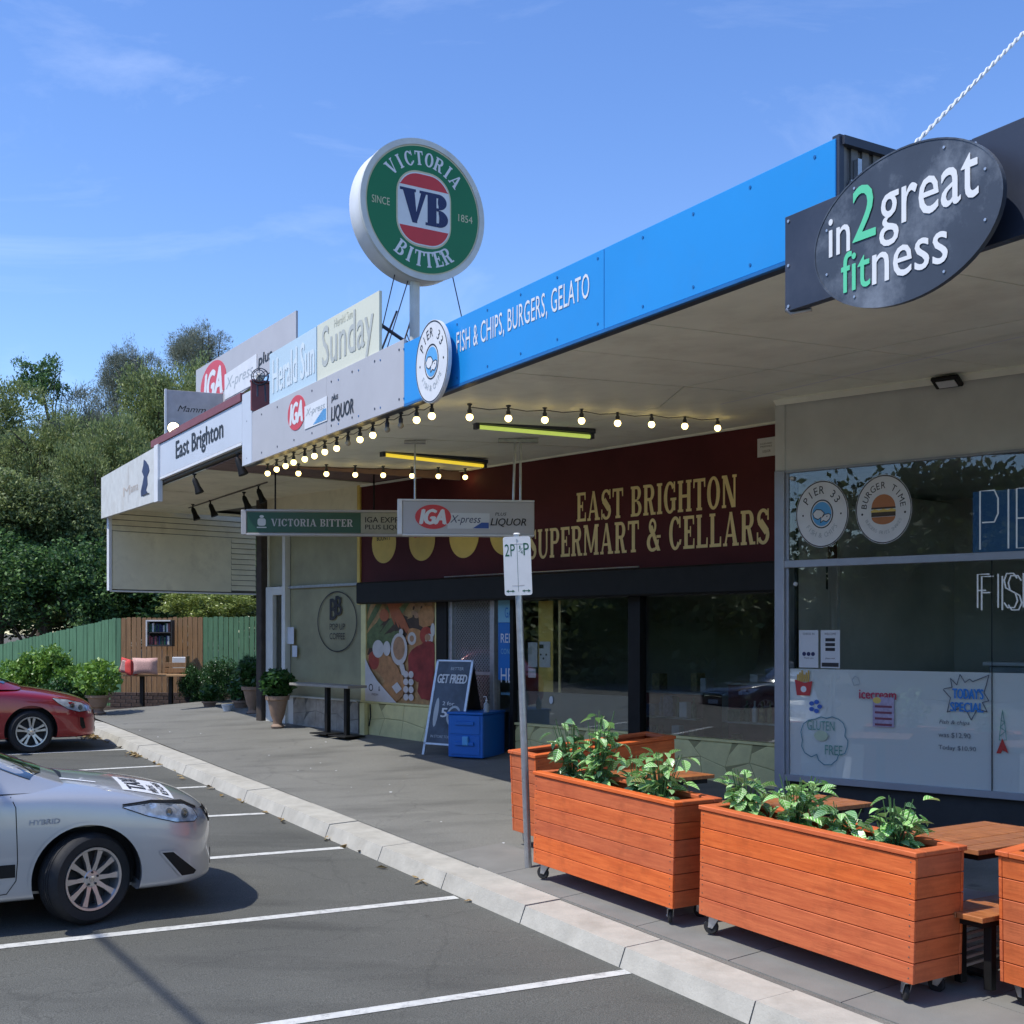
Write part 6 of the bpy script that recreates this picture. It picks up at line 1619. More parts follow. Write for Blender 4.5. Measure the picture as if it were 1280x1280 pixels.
# ------------------------------------------------------------------ parking sign
pb = G(661, 1085)
ps = thing('parking_sign', 'white 2P and quarter P parking sign on a grey steel pole by the first planter', 'sign', pb)
tp = Vector(((646 - 640) / F * pb.y, pb.y, HC + (HY - 668) / F * pb.y))
mb = MB(); mb.tube([pb - Z * .1, tp], .030, 14); mb.obj('pole', M['steel'], ps, smooth=True)
mb = MB(); mb.tube([tp, tp + Z * .012], [.032, .02], 14); mb.obj('pole_cap', M['white'], ps, smooth=True)
xa = (tp - pb).normalized(); fx = Vector((.995, -.0, 0)) ; fx = (fx - xa * fx.dot(xa)).normalized(); fn = fx.cross(xa)
fr = Frame(tp - xa * .50 + fn * .037 - fx * .003, fx, xa, fn)
mb = MB(); mb.prism(rnd_rect(-.1125, 0, .1125, .48, .02), -.002, 0, fr); mb.obj('sign_plate', M['white'], ps)
M['signgreen'] = mat('dark_green_sign_print', (.01, .10, .05), .5)
mb = MB(); text(mb, '2P', fr, -.100, .32, .082, .10, .001, bold=-.0); mb.obj('lettering', M['signgreen'], ps)
mb = MB(); text(mb, 'P', fr, .052, .325, .045, .10, .001); mb.obj('lettering', M['signgreen'], ps)
mb = MB(); text(mb, '1', fr, .018, .375, .010, .03, .001); stroke(mb, [(.014, .355), (.044, .385)], .003, fr, .001); text(mb, '4', fr, .028, .335, .018, .032, .001); mb.obj('lettering', M['signgreen'], ps)
mb = MB(); stroke(mb, [(0, .03), (0, .46)], .0025, fr, .001)
for s_ in (-1, 1): stroke(mb, [(s_ * .035, .035), (s_ * .09, .035)], .007, fr, .001); mb.prism([(s_ * .10, .035), (s_ * .08, .047), (s_ * .08, .023)], .0005, .0015, fr); mb.prism([(s_ * .03, .035), (s_ * .05, .045), (s_ * .05, .025)], .0005, .0017, fr)
mb.obj('arrows', M['signgreen'], ps)
mb = MB(); mb.tube([fr((-.05, .42, -.006)), fr((.05, .42, -.006))], .008, 6); mb.tube([fr((-.05, .08, -.006)), fr((.05, .08, -.006))], .008, 6); mb.lathe([(.006, 0), (.006, .004)], 8, fr.sub(0, .455, 0)); mb.obj('clamp', M['steel'], ps)

# ------------------------------------------------------------------ A frame board and blue cabinet
ga = G(527, 943)
ab = thing('a_frame_sign', 'black A frame pavement sign with aluminium edges leaning beside the blue cabinet', 'sign', ga)
Yb = ga.y
def fp_(px, py, Y): return Vector(((px - 640) / F * Y, Y, HC + (HY - py) / F * Y))
bl, br, tr_, tl_ = fp_(531, 912, Yb - .05), fp_(562, 912, Yb - .45), fp_(577, 840, Yb - .3), fp_(544, 838.5, Yb + .12)
fxv = (br - bl); Wf = fxv.length; fxv.normalize(); fyv = ((tl_ - bl) + (tr_ - br)) / 2; Hf = fyv.length; fyv = (fyv - fxv * fyv.dot(fxv)).normalized()
Hf = 1.28; Wf = .60
fxv = Vector((.80, -.60, 0)); nn_ = Vector((-.60, -.80, 0)); lean = R(14)
fyv = (Z * math.cos(lean) - nn_ * math.sin(lean)); fr = Frame(Vector((bl.x, bl.y, ga.z + .16)), fxv, fyv, fxv.cross(fyv))
mb = MB(); mb.box((0, 0, -.012), (Wf, Hf - .16, 0), fr); mb.obj('board', mat('dark_blue_grey_poster', (.012, .016, .025), .3, var=.6, scale=3, c2=(.04, .05, .07)), ab)
for a_, b_ in (((-.02, -.16), (.02, Hf - .14)), ((Wf - .02, -.02), (Wf + .02, Hf - .14)), ((-.02, Hf - .165), (Wf + .02, Hf - .14)), ((-.02, -.02), (Wf + .02, .01))):
    mb = MB(); mb.box((a_[0], a_[1], -.016), (b_[0], b_[1], .006), fr, .003); mb.obj('frame_bar', M['steel'], ab)
mb = MB(); text(mb, 'BETTER', fr, .25, 1.0, .22, .04, .001); mb.obj('lettering', M['printgrey'], ab)
mb = MB(); text(mb, 'GET FREED', fr, .05, .82, .50, .12, .001, bold=.02, shear=.1); mb.obj('lettering', M['paper'], ab)
mb = MB(); text(mb, '2 for', fr, .2, .52, .2, .05, .001); mb.obj('lettering', M['paper'], ab)
mb = MB(); text(mb, '5', fr, .2, .36, .1, .12, .001, bold=.02); mb.obj('lettering', M['paper'], ab)
mb = MB(); mb.band(ell(.42, .38, .12, .14, 20), ell(.42, .38, .09, .11, 20), 0, .001, fr, True); mb.prism(ell(.11, .42, .04, .2, 12), 0, .0012, fr); mb.obj('poster_print', M['printgrey'], ab)
mb = MB(); text(mb, 'IN STORE TODAY', fr, .08, .08, .4, .035, .001); mb.obj('lettering', M['printgrey'], ab)
bk_ = Frame(fr.o, fxv, (Z * math.cos(lean) + nn_ * math.sin(lean)), fxv.cross(Z * math.cos(lean) + nn_ * math.sin(lean)))
off_ = fr((0, Hf - .15, -.02)); d2 = (Z * math.cos(lean) + nn_ * math.sin(lean))
mb = MB(); f5 = Frame(off_, fxv, -(Z * math.cos(lean) + nn_ * math.sin(lean)), fxv.cross(-(Z * math.cos(lean) + nn_ * math.sin(lean)))); mb.box((0, 0, -.012), (Wf, Hf - .16, .0), f5); mb.obj('back_board', M['blackp'], ab)

gc = G(558, 948)
# blue cabinet: left front corner px 558, front right 604, back right 645
cb_ = thing('blue_cabinet', 'bright blue metal cabinet with two recessed drawer fronts beside the A frame sign', 'cabinet', gc)
Yc = gc.y - .3
c0_ = Vector(((560 - 640) / F * Yc, Yc)); 
fxv = Vector((.88, -.47, 0)); ang = (WALL.e.x, WALL.e.y)
pA = G(560, 948); pB_ = G(603.5, 950); fxv = (pB_ - pA); fxv.z = 0; Wc = fxv.length; fxv.normalize(); 
fyv2 = Vector((-fxv.y, fxv.x, 0)); zc0 = min(pA.z, pB_.z); fr = Frame(Vector((pA.x, pA.y, zc0)), fxv, fyv2, Z)
Hc = (948 - 882) / F * pA.y * .84
Dc = .62
mb = MB(); mb.box((0, 0, .02), (Wc, Dc, Hc), fr, .012); mb.obj('cabinet_body', M['cabinet'], cb_)
mb = MB(); mb.box((-.01, -.02, Hc + .001), (Wc + .01, Dc + .01, Hc + .03), fr, .006); mb.obj('cabinet_top', M['cabinet'], cb_)
for k in range(2):
    zz = .06 + k * Hc * .46
    mb = MB(); mb.box((.04, -.012, zz), (Wc - .04, -.001, zz + Hc * .42), fr, .004); d_ = mb.obj('drawer_front', M['cabinet'], cb_)
    mb = MB(); mb.box((.12, -.035, zz + Hc * .2), (Wc - .12, -.013, zz + Hc * .2 + .05), fr, .006); mb.obj('pull_handle', M['cabinet'], d_)
mb = MB(); mb.box((Wc * .45, -.05, .18), (Wc * .62, -.014, .30), fr, .01); mb.obj('latch', M['skyblue'], cb_)
hb = thing('sanitiser_bottle', 'small clear pump bottle standing on the blue cabinet', 'bottle', fr((Wc * .9, .2, Hc + .03)))
f6 = Frame(fr((Wc * .95, .15, Hc + .031)), fr.x, fr.y, fr.z)
mb = MB(); mb.lathe([(.035, 0), (.038, .02), (.038, .11), (.014, .13), (.014, .14)], 14, f6); mb.obj('body', mat('clear_gel', (.35, .4, .42), .1), hb, smooth=True)
mb = MB(); mb.lathe([(.016, .141), (.016, .16), (.005, .162), (.005, .2)], 10, f6); mb.tube([(0, 0, .2), (-.04, 0, .2), (-.05, 0, .19)], .006, 6, f6); mb.obj('pump', M['paper'], hb, smooth=True)

# ------------------------------------------------------------------ cafe bench, pots and plants at the far end
def G0(px, py): return G(px, py)
tb = thing('bar_table', 'narrow dark bar table on two black posts against the grey stone wall', 'table', G0(410, 905))
pA = G0(408, 905); pB_ = G0(434, 906)
s0, s1 = WALL.sx(373, .45), WALL.sx(447, .45); zt2 = WALL.z(410, 855, .45)
mb = MB(); pbox(mb, WALL, s1, s0, zt2 - .04, zt2, .28, .62, .004); mb.obj('table_top', mat('pale_worn_table_top', (.30, .28, .24), .5), tb)
for x in (410, 434):
    s_ = WALL.sx(x, .45); mb = MB(); pbox(mb, WALL, s_ - .035, s_ + .035, wallbase(WALL, s_, -.01), zt2 - .041, .42, .49, .004); mb.obj('post', M['blackp'], tb)
    mb = MB(); pbox(mb, WALL, s_ - .22, s_ + .22, wallbase(WALL, s_, .0), wallbase(WALL, s_, -.02), .27, .64, .004); mb.obj('foot_plate', M['blackp'], tb)
def potmesh(mb, r, h, fr):
    mb.lathe([(r * .55, 0), (r * .62, .03), (r * .40, .07), (r * .42, .12), (r * .62, .2 * h / .5), (r * .85, h * .8), (r * .9, h * .86), (r * 1.06, h * .88), (r * 1.08, h), (r * .95, h), (r * .88, h * .9)], 22, fr)
def leafblob(n, R_, hz, sz, seed, squash=1.0, vfun=None):
    rr = random.Random(seed); mb = MB()
    for i in range(n):
        while True:
            p = Vector((rr.uniform(-1, 1), rr.uniform(-1, 1), rr.uniform(-1, 1)))
            if .35 < p.length < 1: break
        c = Vector((p.x * R_, p.y * R_, hz + p.z * R_ * squash))
        a = Vector((rr.gauss(0, 1), rr.gauss(0, 1), rr.gauss(0, .6))).normalized(); b = a.cross(Vector((rr.gauss(0, 1), rr.gauss(0, 1), rr.gauss(0, 1)))).normalized()
        l = sz * rr.uniform(.6, 1.3); w = l * .5
        mb.add([c - a * l * .5, c + b * w * .5, c + a * l * .5, c - b * w * .5], [(0, 1, 2, 3)])
    return mb
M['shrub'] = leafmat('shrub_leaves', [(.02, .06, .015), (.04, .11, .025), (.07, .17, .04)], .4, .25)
M['shrubL'] = leafmat('bright_shrub_leaves', [(.10, .20, .03), (.18, .34, .05), (.28, .44, .09)], .38, .3)
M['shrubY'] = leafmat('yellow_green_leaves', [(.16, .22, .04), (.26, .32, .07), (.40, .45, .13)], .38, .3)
def pot(px, py, r, h, plant_r, n, label, m_=None, hz=None, ground=None):
    g = ground or G0(px, py); t = thing('potted_plant', label, 'plant pot', g, group='potted plants round the far end of the footpath')
    fr = Frame(g, (1, 0, 0), (0, 1, 0), Z)
    mb = MB(); potmesh(mb, r, h, fr); mb.obj('pot', M['terra'], t, smooth=35)
    mb = leafblob(n, plant_r, h + plant_r * .75, .12, int(px), .85); o = tag(mb.obj('foliage', m_ or M['shrub'], t, world=False), kind='stuff')
    mb = MB(); mb.tube([(0, 0, h * .8), (.02, .01, h + plant_r * .8)], .015, 6); mb.obj('stem', M['bark'], t, world=False)
    return t
def wall_ground(px, off):
    p = WALL.at(WALL.sx(px, off), 0, off); u_, v_ = uv(p); p.z = path_z(u_, v_); return p
pot(347, 896, .18, .52, .28, 900, 'terracotta urn with a round dark shrub in front of the cream door frame', ground=wall_ground(347, .42))
pg = Vector(((316 - 640) / F * 21.6, 21.6, 0)); pu, pv = uv(pg); pg.z = path_z(pu, pv) - .02
pot(316, 893, .19, .50, .28, 800, 'larger terracotta urn with a dark shrub left of the cream door', ground=pg)
pg = Vector(((302 - 640) / F * 22.6, 22.6, 0)); pu, pv = uv(pg); pg.z = .027 * pu + .1
pot(302, 890, .17, .34, .26, 500, 'small dark pot with a low plant at the foot of the green fence', ground=pg)
pg = Vector(((262 - 640) / F * 23.0, 23.0, 0)); pu, pv = uv(pg); pg.z = .027 * pu + .1
pot(262, 890, .14, .28, .20, 400, 'little pot with a tuft of leaves right of the timber bench', ground=pg)
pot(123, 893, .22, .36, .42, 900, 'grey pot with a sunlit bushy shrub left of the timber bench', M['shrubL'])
# ------------------------------------------------------------------ fence, garden bed and seat at the far end
def rp_(px, Y): return Vector(((px - 640) / F * Y, Y, 0))
def hz(py, Y): return HC + (HY - py) / F * Y
gb = []
fence = thing('paling_fence', 'green painted paling fence with a raw timber section, sloping down to the left', 'fence', (-8, 25, 1.0))
rr = random.Random(31)
fpts = [(-45, 27.6, 812), (0, 27, 805.5), (145, 25.2, 772), (222, 25, 771.5), (305, 24.8, 770.5), (345, 24.7, 770)]
segs = []
for (x0, Y0_, y0), (x1, Y1_, y1) in zip(fpts, fpts[1:]):
    a, b = rp_(x0, Y0_), rp_(x1, Y1_); n = max(1, int((b - a).length / .105))
    for i in range(n):
        t = (i + .5) / n; segs.append((a.lerp(b, t), hz(y0, Y0_) * (1 - t) + hz(y1, Y1_) * t, (b - a).normalized(), x0 + (x1 - x0) * t))
for p, top, d, px in segs:
    u_, v_ = uv(p); zb = min(.027 * u_ + .1, top - 1.0) - .1 + (.35 if px > 140 else 0)
    f = Frame(Vector((p.x, p.y, 0)), d, Z, Vector((d.y, -d.x, 0))); w_ = .049
    zt3 = top + rr.uniform(-.012, .012); dp = rr.uniform(0, .012); m_ = M['timber'] if 150 < px < 253 else M['green']
    mb = MB(); mb.prism([(-w_, zb), (w_, zb), (w_, zt3 - .02), (w_ - .02, zt3), (-w_ + .02, zt3), (-w_, zt3 - .02)], dp - .015, dp, f); mb.obj('paling', m_, fence)
mb = MB(); a = rp_(0, 27.05); b = rp_(345, 24.76)
for dz in (.5, 1.3): mb.tube([rp_(-45, 27.66) + Z * (1.3 + dz * .3), rp_(145, 25.26) + Z * (1.2 + dz * .6), rp_(345, 24.76) + Z * (1.2 + dz * .6)], .035, 4)
mb.obj('rail', M['timber'], fence)
# brick edging below the fence
M['brick'] = mat('dark_brown_brick', (.075, .05, .042), .85, var=.35, scale=9, bump=.4)
bw = thing('garden_wall', 'low dark brick wall under the paling fence behind the timber seat', 'wall', (-7.5, 24.6, 1))
a, b = rp_(138, 24.75), rp_(330, 24.35); d = (b - a).normalized(); f = Frame(Vector((a.x, a.y, 0)), d, Z, Vector((d.y, -d.x, 0))); L_ = (b - a).length
zb = hz(893, 24.6); mb = MB(); mb.box((0, zb - .2, -.2), (L_, zb + .40, -.004), f); mb.obj('mortar', M['stonegap'], bw)
me = MB().box((0, 0, 0), (.22, .066, .05), None, .004).mesh('brick', M['brick'])
rot = Matrix((d, Z, Vector((d.y, -d.x, 0)))).transposed().to_euler()
k = 0
for r_ in range(6):
    x = -.12 * (r_ % 2)
    while x < L_:
        p = f((x, zb + r_ * .076, -.045 + rr.uniform(0, .006))) - bw.location
        inst(me, 'brick', bw, p, rot); x += .232
# ground of the garden bed and path end
mb = MB(); pts = [UV(23.35, 4.7), UV(23.35, 9.5), UV(27, 9.5), UV(27.5, -3), UV(23.0, -3)]
q = []
for p in pts: u_, v_ = uv(p); q.append(Vector((p.x, p.y, .027 * u_ + .06)))
mb.add(q, [(4, 3, 2, 1, 0)] if False else [(0, 1, 2, 3, 4)]); tag(mb.obj('garden_bed', M['soil']), kind='structure')
# timber seat with cushions
ts = thing('garden_bench', 'rough timber bench on two posts against the paling fence', 'bench', (-7.2, 24.0, 1))
Yt_ = 24.0; za = hz(843, Yt_); a, b = rp_(152, Yt_), rp_(232, Yt_ - .1); d = (b - a).normalized(); f = Frame(Vector((a.x, a.y, 0)), d, Z, Vector((d.y, -d.x, 0))); L_ = (b - a).length
seatw = mat('pine_seat', (.42, .25, .12), .7, var=.2, scale=6)
for k in range(3): mb = MB(); mb.box((0, za - .04, -.15 - k * .14), (L_, za, -.02 - k * .14), f, .004); mb.obj('seat_board', seatw, ts)
for x in (.3, L_ * .68): mb = MB(); mb.box((x, za - 1.0, -.25), (x + .08, za - .041, -.17), f, .005); mb.obj('post', mat('dark_post', (.035, .028, .02), .8) if x < .5 else bpy.data.materials['dark_post'], ts)
def cushion(name, label, x, y, w, h, rot, m_, m2, fr):
    t = thing('cushion', label, 'cushion', fr((x, y, .0)), group=None)
    c, s_ = math.cos(R(rot)), math.sin(R(rot)); f2 = Frame(fr((x, y, .02)), fr.x * c + fr.y * s_, fr.y * c - fr.x * s_, fr.z)
    mb = MB(); n = 8; vs = []; fs = []
    for side in (1, -1):
        for i in range(n + 1):
            for j in range(n + 1):
                a_, b_ = i / n * 2 - 1, j / n * 2 - 1; th = .075 * (max(0, (1 - a_ ** 4) * (1 - b_ ** 4))) ** .5
                k_ = 1 - .06 * (1 - abs(a_ * b_)); vs.append((a_ * w / 2 * k_, h / 2 + b_ * h / 2 * k_, side * th))
    m = (n + 1) ** 2
    for s2 in range(2):
        for i in range(n):
            for j in range(n):
                q = (s2 * m + i * (n + 1) + j, s2 * m + (i + 1) * (n + 1) + j, s2 * m + (i + 1) * (n + 1) + j + 1, s2 * m + i * (n + 1) + j + 1); fs.append(q if s2 == 0 else q[::-1])
    mb.add(vs, fs, f2); mb.obj('cover', m_, t, smooth=60)
    if m2: mb = MB(); mb.box((-w * .42, h * .1, .03), (w * .42, h * .9, .075), f2, .03); mb.obj('patterned_panel', m2, t)
    return t
redc = mat('red_cushion', (.60, .06, .05), .8, var=.08); pinkc = mat('pale_pink_woven', (.62, .38, .33), .85, var=.25, scale=60)
cushion('c', 'red cushion leaning at the left end of the timber seat', .12, za + .005, .42, .30, -14, redc, pinkc, Frame(f((0, 0, -.05)), f.x, f.y, f.z))
cushion('c', 'pale pink patterned cushion in front of the red ones on the timber seat', .50, za + .005, .52, .33, 0, pinkc, None, Frame(f((0, 0, .03)), f.x, f.y, f.z))
cushion('c', 'plain red cushion on its point right of the pink one', .86, za + .0, .36, .32, 0, redc, None, Frame(f((0, 0, -.12)), (f.x * .5 + f.z * .86), f.y, (f.z * .5 - f.x * .86)))
# book box on the fence, crate and books below it
bb = thing('book_box', 'dark open book box with a pale frame fixed to the raw timber fence section', 'bookcase', rp_(200, 24.7) + Z * hz(806, 24.7))
Yb_ = 24.75; f7 = Frame(rp_(188, Yb_) + Z * hz(806, Yb_), Vector((1, 0, 0)), Z, Vector((0, -1, 0))); wb_, hb_ = 29 / F * Yb_, 29 / F * Yb_
mb = MB(); mb.box((0, 0, 0), (wb_, hb_, .02), f7); mb.obj('back_panel', M['indark'], bb)
for nm, q in (('left_side', ((-.03, -.03, 0), (.0, hb_ + .03, .22))), ('top_board', ((.001, hb_, 0), (wb_, hb_ + .03, .22))), ('bottom_board', ((.001, -.03, 0), (wb_, -.001, .22))), ('right_side', ((wb_ + .001, -.03, 0), (wb_ + .025, hb_ + .03, .22))), ('shelf', ((.001, hb_ * .5, .021), (wb_ - .001, hb_ * .5 + .02, .2)))):
    mb = MB(); mb.box(*q, f7, .003); mb.obj(nm, M['paper'] if nm in ('left_side', 'top_board') else M['indark'], bb)
x = .02; cols = [M['paper'], M['indark'], M['greendark'], M['navy'], M['offwhite'], M['maroonfl']]
for sh in (0, 1):
    x = .02
    while x < wb_ - .06:
        w_ = rr.uniform(.02, .045); h_ = rr.uniform(.14, .19); m_ = rr.choice(cols)
        bkt = thing('book', 'thin upright book among others in the fence book box', 'book', f7((x, sh * (hb_ * .5 + .02), .05)), group='books in the fence book box')
        mb = MB(); mb.box((x, .002 + sh * (hb_ * .5 + .02), .04), (x + w_, h_ + sh * (hb_ * .5 + .02), .16), f7, .003); mb.obj('cover', m_, bkt); x += w_ + .004
cr = thing('crate', 'brown timber crate of pale papers at the right end of the seat', 'crate', rp_(222, 24.3) + Z * hz(842, 24.3))
f8 = Frame(rp_(208, 24.3) + Z * hz(841, 24.3), Vector((1, 0, 0)), Z, Vector((0, -1, 0))); wcr = 27 / F * 24.3
for k in range(2): mb = MB(); mb.box((0, .01 + k * .11, .12), (wcr, .10 + k * .11, .14), f8, .003); mb.obj('slat', M['timber'], cr)
mb = MB(); mb.box((0, 0, -.12), (.02, .34, .119), f8); mb.obj('end_board', M['timber'], cr); mb = MB(); mb.box((wcr - .02, 0, -.12), (wcr, .34, .119), f8); mb.obj('end_board', M['timber'], cr)
mb = MB(); mb.box((.13, .02, -.02), (wcr - .03, .32, .05), f8, .01); mb.obj('papers', M['paper'], cr)
bu = thing('water_bowl', 'small pale bowl on the dark ground at the far end of the path', 'bowl', G(284, 889))
mb = MB(); mb.lathe([(.07, 0), (.10, .1), (.11, .12), (.09, .12), (.05, .03)], 16, Frame(G(284, 889), (1, 0, 0), (0, 1, 0), Z)); mb.obj('bowl', mat('pale_blue_bowl', (.45, .52, .6), .4), bu, smooth=True)

# ------------------------------------------------------------------ trees and shrubs
leafm = {
 'olive': leafmat('olive_leaves', [(.10, .13, .05), (.22, .28, .095), (.37, .42, .16)], .55, .4),
 'blue': leafmat('blue_grey_leaves', [(.10, .12, .09), (.19, .215, .16), (.28, .30, .22)], .5, .3),
 'dark': leafmat('dark_glossy_leaves', [(.05, .075, .03), (.12, .17, .055), (.24, .29, .10)], .6, .35),
 'deep': leafmat('deep_green_leaves', [(.03, .07, .03), (.07, .15, .045), (.18, .32, .08)], .6, .35),
 'lit': M['shrubL'], 'yel': M['shrubY'], 'shrub': M['shrub']}
import array
def crownmesh(seed, nclump, nleaf, size, aspect=.42, clump=.16, feather=False, shell=.55):
    """unit crown: leaf sized faces gathered in clumps through an uneven ellipsoid"""
    rr = random.Random(seed); vs = []; fs = []; lobes = []
    for i in range(9):
        a = rr.uniform(0, 6.28); e = rr.uniform(-.6, 1)
        lobes.append((Vector((math.cos(a) * .55, math.sin(a) * .55, e * .55)), rr.uniform(.35, .6)))
    lobes.append((Vector((0, 0, 0)), .6)); lobes.append((Vector((0, 0, .5)), .45))
    for c_ in range(nclump):
        lo, lr = rr.choice(lobes)
        d = Vector((rr.gauss(0, 1), rr.gauss(0, 1), rr.gauss(0, 1) + .25)).normalized()
        cc = lo + d * lr * rr.uniform(shell, 1.0); cr_ = clump * rr.uniform(.6, 1.4)
        up = (d + Vector((0, 0, .5))).normalized()
        for k in range(nleaf):
            q = Vector((rr.gauss(0, .5), rr.gauss(0, .5), rr.gauss(0, .38))); p = cc + q * cr_
            if feather: a = (up + Vector((rr.gauss(0, .45), rr.gauss(0, .45), rr.gauss(0, .45)))).normalized()
            else: a = Vector((rr.gauss(0, 1), rr.gauss(0, 1), rr.gauss(0, .7))).normalized()
            b = a.cross(Vector((rr.gauss(0, 1), rr.gauss(0, 1), rr.gauss(0, 1)))).normalized()
            l = size * rr.uniform(.6, 1.35); w = l * aspect; n = len(vs)
            vs += [p - a * l * .5, p + b * w * .5, p + a * l * .5, p - b * w * .5]; fs.append((n, n + 1, n + 2, n + 3))
    me = bpy.data.meshes.new('crown'); me.from_pydata([tuple(v) for v in vs], [], fs); me.update(); return me
base_meshes = {}
def crown(kind, variant):
    k = (kind, variant)
    if k in base_meshes: return base_meshes[k]
    if kind in ('blue',): me = crownmesh(variant + 40, 420, 46, .085, .16, .20, True)
    elif kind == 'sparse': me = crownmesh(variant + 60, 95, 40, .10, .38, .15, False, .2)
    elif kind == 'olive': me = crownmesh(variant + 10, 430, 44, .065, .36, .15, True)
    elif kind == 'big': me = crownmesh(variant + 80, 130, 26, .17, .5, .2)
    else: me = crownmesh(variant, 400, 40, .075, .5, .15)
    base_meshes[k] = me; return me
GR = 'trees growing behind the paling fence'
def tree(px, ytop, Y, rx, rzv, kind, matk, label, variant=0, zbot=None, trunk=True, name='tree', cat='tree', group=GR, ry=None, seed=None):
    top = hz(ytop, Y); c = rp_(px, Y); zc = top - rzv * 1.0
    u_, v_ = uv(c); zg = min(.027 * min(u_, 60), 1.4)
    t = thing(name, label, cat, (c.x, c.y, zg), (0, 0, 0), group)
    me = crown(kind, variant)
    if not me.materials or me.materials[0] != leafm[matk]:
        me = me.copy(); me.materials.clear(); me.materials.append(leafm[matk])
    rr = random.Random(int(px * 7 + Y * 3))
    o = inst(me, 'crown', t, (0, 0, zc - zg), (0, 0, rr.uniform(0, 6.28)), (rx, ry or rx, rzv))
    if trunk:
        mb = MB(); H_ = zc - zg; w0 = .05 * H_ ** .8 * (.45 if kind in ('sparse', 'blue') else .8); pts = [(0, 0, -.2)] + [(rr.uniform(-.12, .12) * i, rr.uniform(-.12, .12) * i, H_ * i / 4) for i in range(1, 5)]
        mb.tube(pts, [w0, w0 * .85, w0 * .7, w0 * .5, w0 * .28], 8)
        tk = mb.obj('trunk', M['bark'], t, world=False, smooth=True)
        for k in range(9):
            a = rr.uniform(0, 6.28); s_ = Vector(pts[2 + k % 3]); e_ = Vector((math.cos(a) * rx * rr.uniform(.5, .9), math.sin(a) * rx * rr.uniform(.5, .9), zc - zg + rzv * rr.uniform(-.1, .75)))
            m_ = s_.lerp(e_, .5) + Vector((0, 0, rr.uniform(-.1, .4)))
            mb = MB(); mb.tube([s_, m_, e_], [w0 * .34, w0 * .2, w0 * .07], 5); mb.obj('limb', M['bark'], t, world=False, smooth=True)
    return t
tree(52, 430, 37, .95, 1.35, 'sparse', 'deep', 'open crowned deep green tree standing above the others at the far left', 0)
tree(250, 402, 42, 1.15, 1.25, 'blue', 'blue', 'feathery blue grey treetop just left of the tall grey logo panel', 1)
tree(148, 430, 44, .95, 1.6, 'blue', 'blue', 'thin feathery grey tree with bare twigs rising above the olive trees', 0)
tree(190, 437, 44, 1.0, 1.5, 'blue', 'blue', 'second thin grey tree beside the bare twigged one', 2)
tree(104, 476, 38, 1.5, 1.7, 'blue', 'blue', 'grey green feathery tree right of the open crowned tree', 2)
tree(-10, 470, 34, 1.5, 1.7, 'olive', 'olive', 'olive green tree at the left picture edge under the open crowned tree', 0)
tree(48, 515, 33, 1.2, 1.5, 'olive', 'olive', 'olive green tree with yellowish tips, second from the left edge', 1)
tree(213, 455, 36, 1.5, 2.0, 'olive', 'olive', 'tall soft olive tree behind the worn white fascia corner', 2)
tree(160, 515, 32, 1.3, 1.9, 'olive', 'olive', 'rounded olive tree left of the worn white fascia corner', 0)
tree(112, 545, 31, 1.0, 1.4, 'olive', 'olive', 'small olive tree between its taller neighbours', 2)
tree(285, 450, 38, 1.5, 2.2, 'olive', 'olive', 'olive treetop behind the standing grey logo panel', 1)
tree(-5, 585, 30, 1.3, 1.4, 'leafy', 'olive', 'yellowish leafy tree low at the left picture edge', 0)
tree(60, 600, 30, 1.2, 1.3, 'leafy', 'dark', 'dark bushy tree low near the left picture edge', 1)
tree(108, 610, 30, 1.1, 1.5, 'leafy', 'dark', 'dark glossy bushy tree left of the end screen', 1)
tree(-30, 660, 29, 1.4, 1.3, 'leafy', 'deep', 'deep green shrubby tree at the left edge above the fence', 2)
tree(40, 680, 29, 1.5, 1.3, 'leafy', 'deep', 'deep green shrubby tree above the sloping fence', 0)
tree(115, 672, 28.5, 1.2, 1.4, 'leafy', 'deep', 'deep green shrub with bright tips below the screen corner', 1)
tree(190, 690, 29.5, 2.0, 1.4, 'leafy', 'deep', 'dark shrub in the shade behind the end screen', 2)
tree(290, 650, 31, 2.2, 2.2, 'leafy', 'dark', 'dark tree in the shade right behind the end screen', 0)
tree(340, 600, 33, 2.0, 2.6, 'leafy', 'dark', 'dark tree hidden behind the brown corner post', 2)
tree(262, 734, 26.4, 1.05, .62, 'leafy', 'yel', 'sunlit yellow green bush spilling over the paling fence', 1, name='bush', cat='bush', group=None, trunk=False)
# far wooded belt closing the gaps, low and dense
for i, (px, yt, Y, r_) in enumerate(((-90, 530, 48, 4.5), (0, 545, 50, 4), (90, 550, 50, 4), (190, 520, 50, 4), (290, 520, 50, 4), (400, 560, 50, 4.5), (-190, 500, 42, 5), (-60, 700, 40, 3.2), (10, 705, 40, 3.2), (80, 705, 40, 3.2), (150, 700, 40, 3.2), (230, 700, 40, 3.2), (310, 700, 40, 3.2))):
    od = ('left of centre', 'behind the open crowned tree', 'behind the grey green trees', 'behind the worn white fascia', 'behind the standing logo panel', 'hidden behind the shops', 'far out to the left', 'at the far left', 'behind the left palings', 'over the middle palings', 'above the raw timber fence', 'behind the yellow bush', 'behind the corner post')[i]
    lb_ = ('broad dark tree in the belt far behind the fence', 'low dense thicket filling in under the far trees')[i > 6] + ', ' + od
    tree(px, yt, Y, r_, (4.2 if i < 7 else 1.6), 'leafy', 'dark', lb_, i % 3, group=('far belt of dark trees', 'low thickets behind the fence')[i > 6], trunk=i < 7, name=('tree', 'thicket')[i > 6], cat=('tree', 'bush')[i > 6])
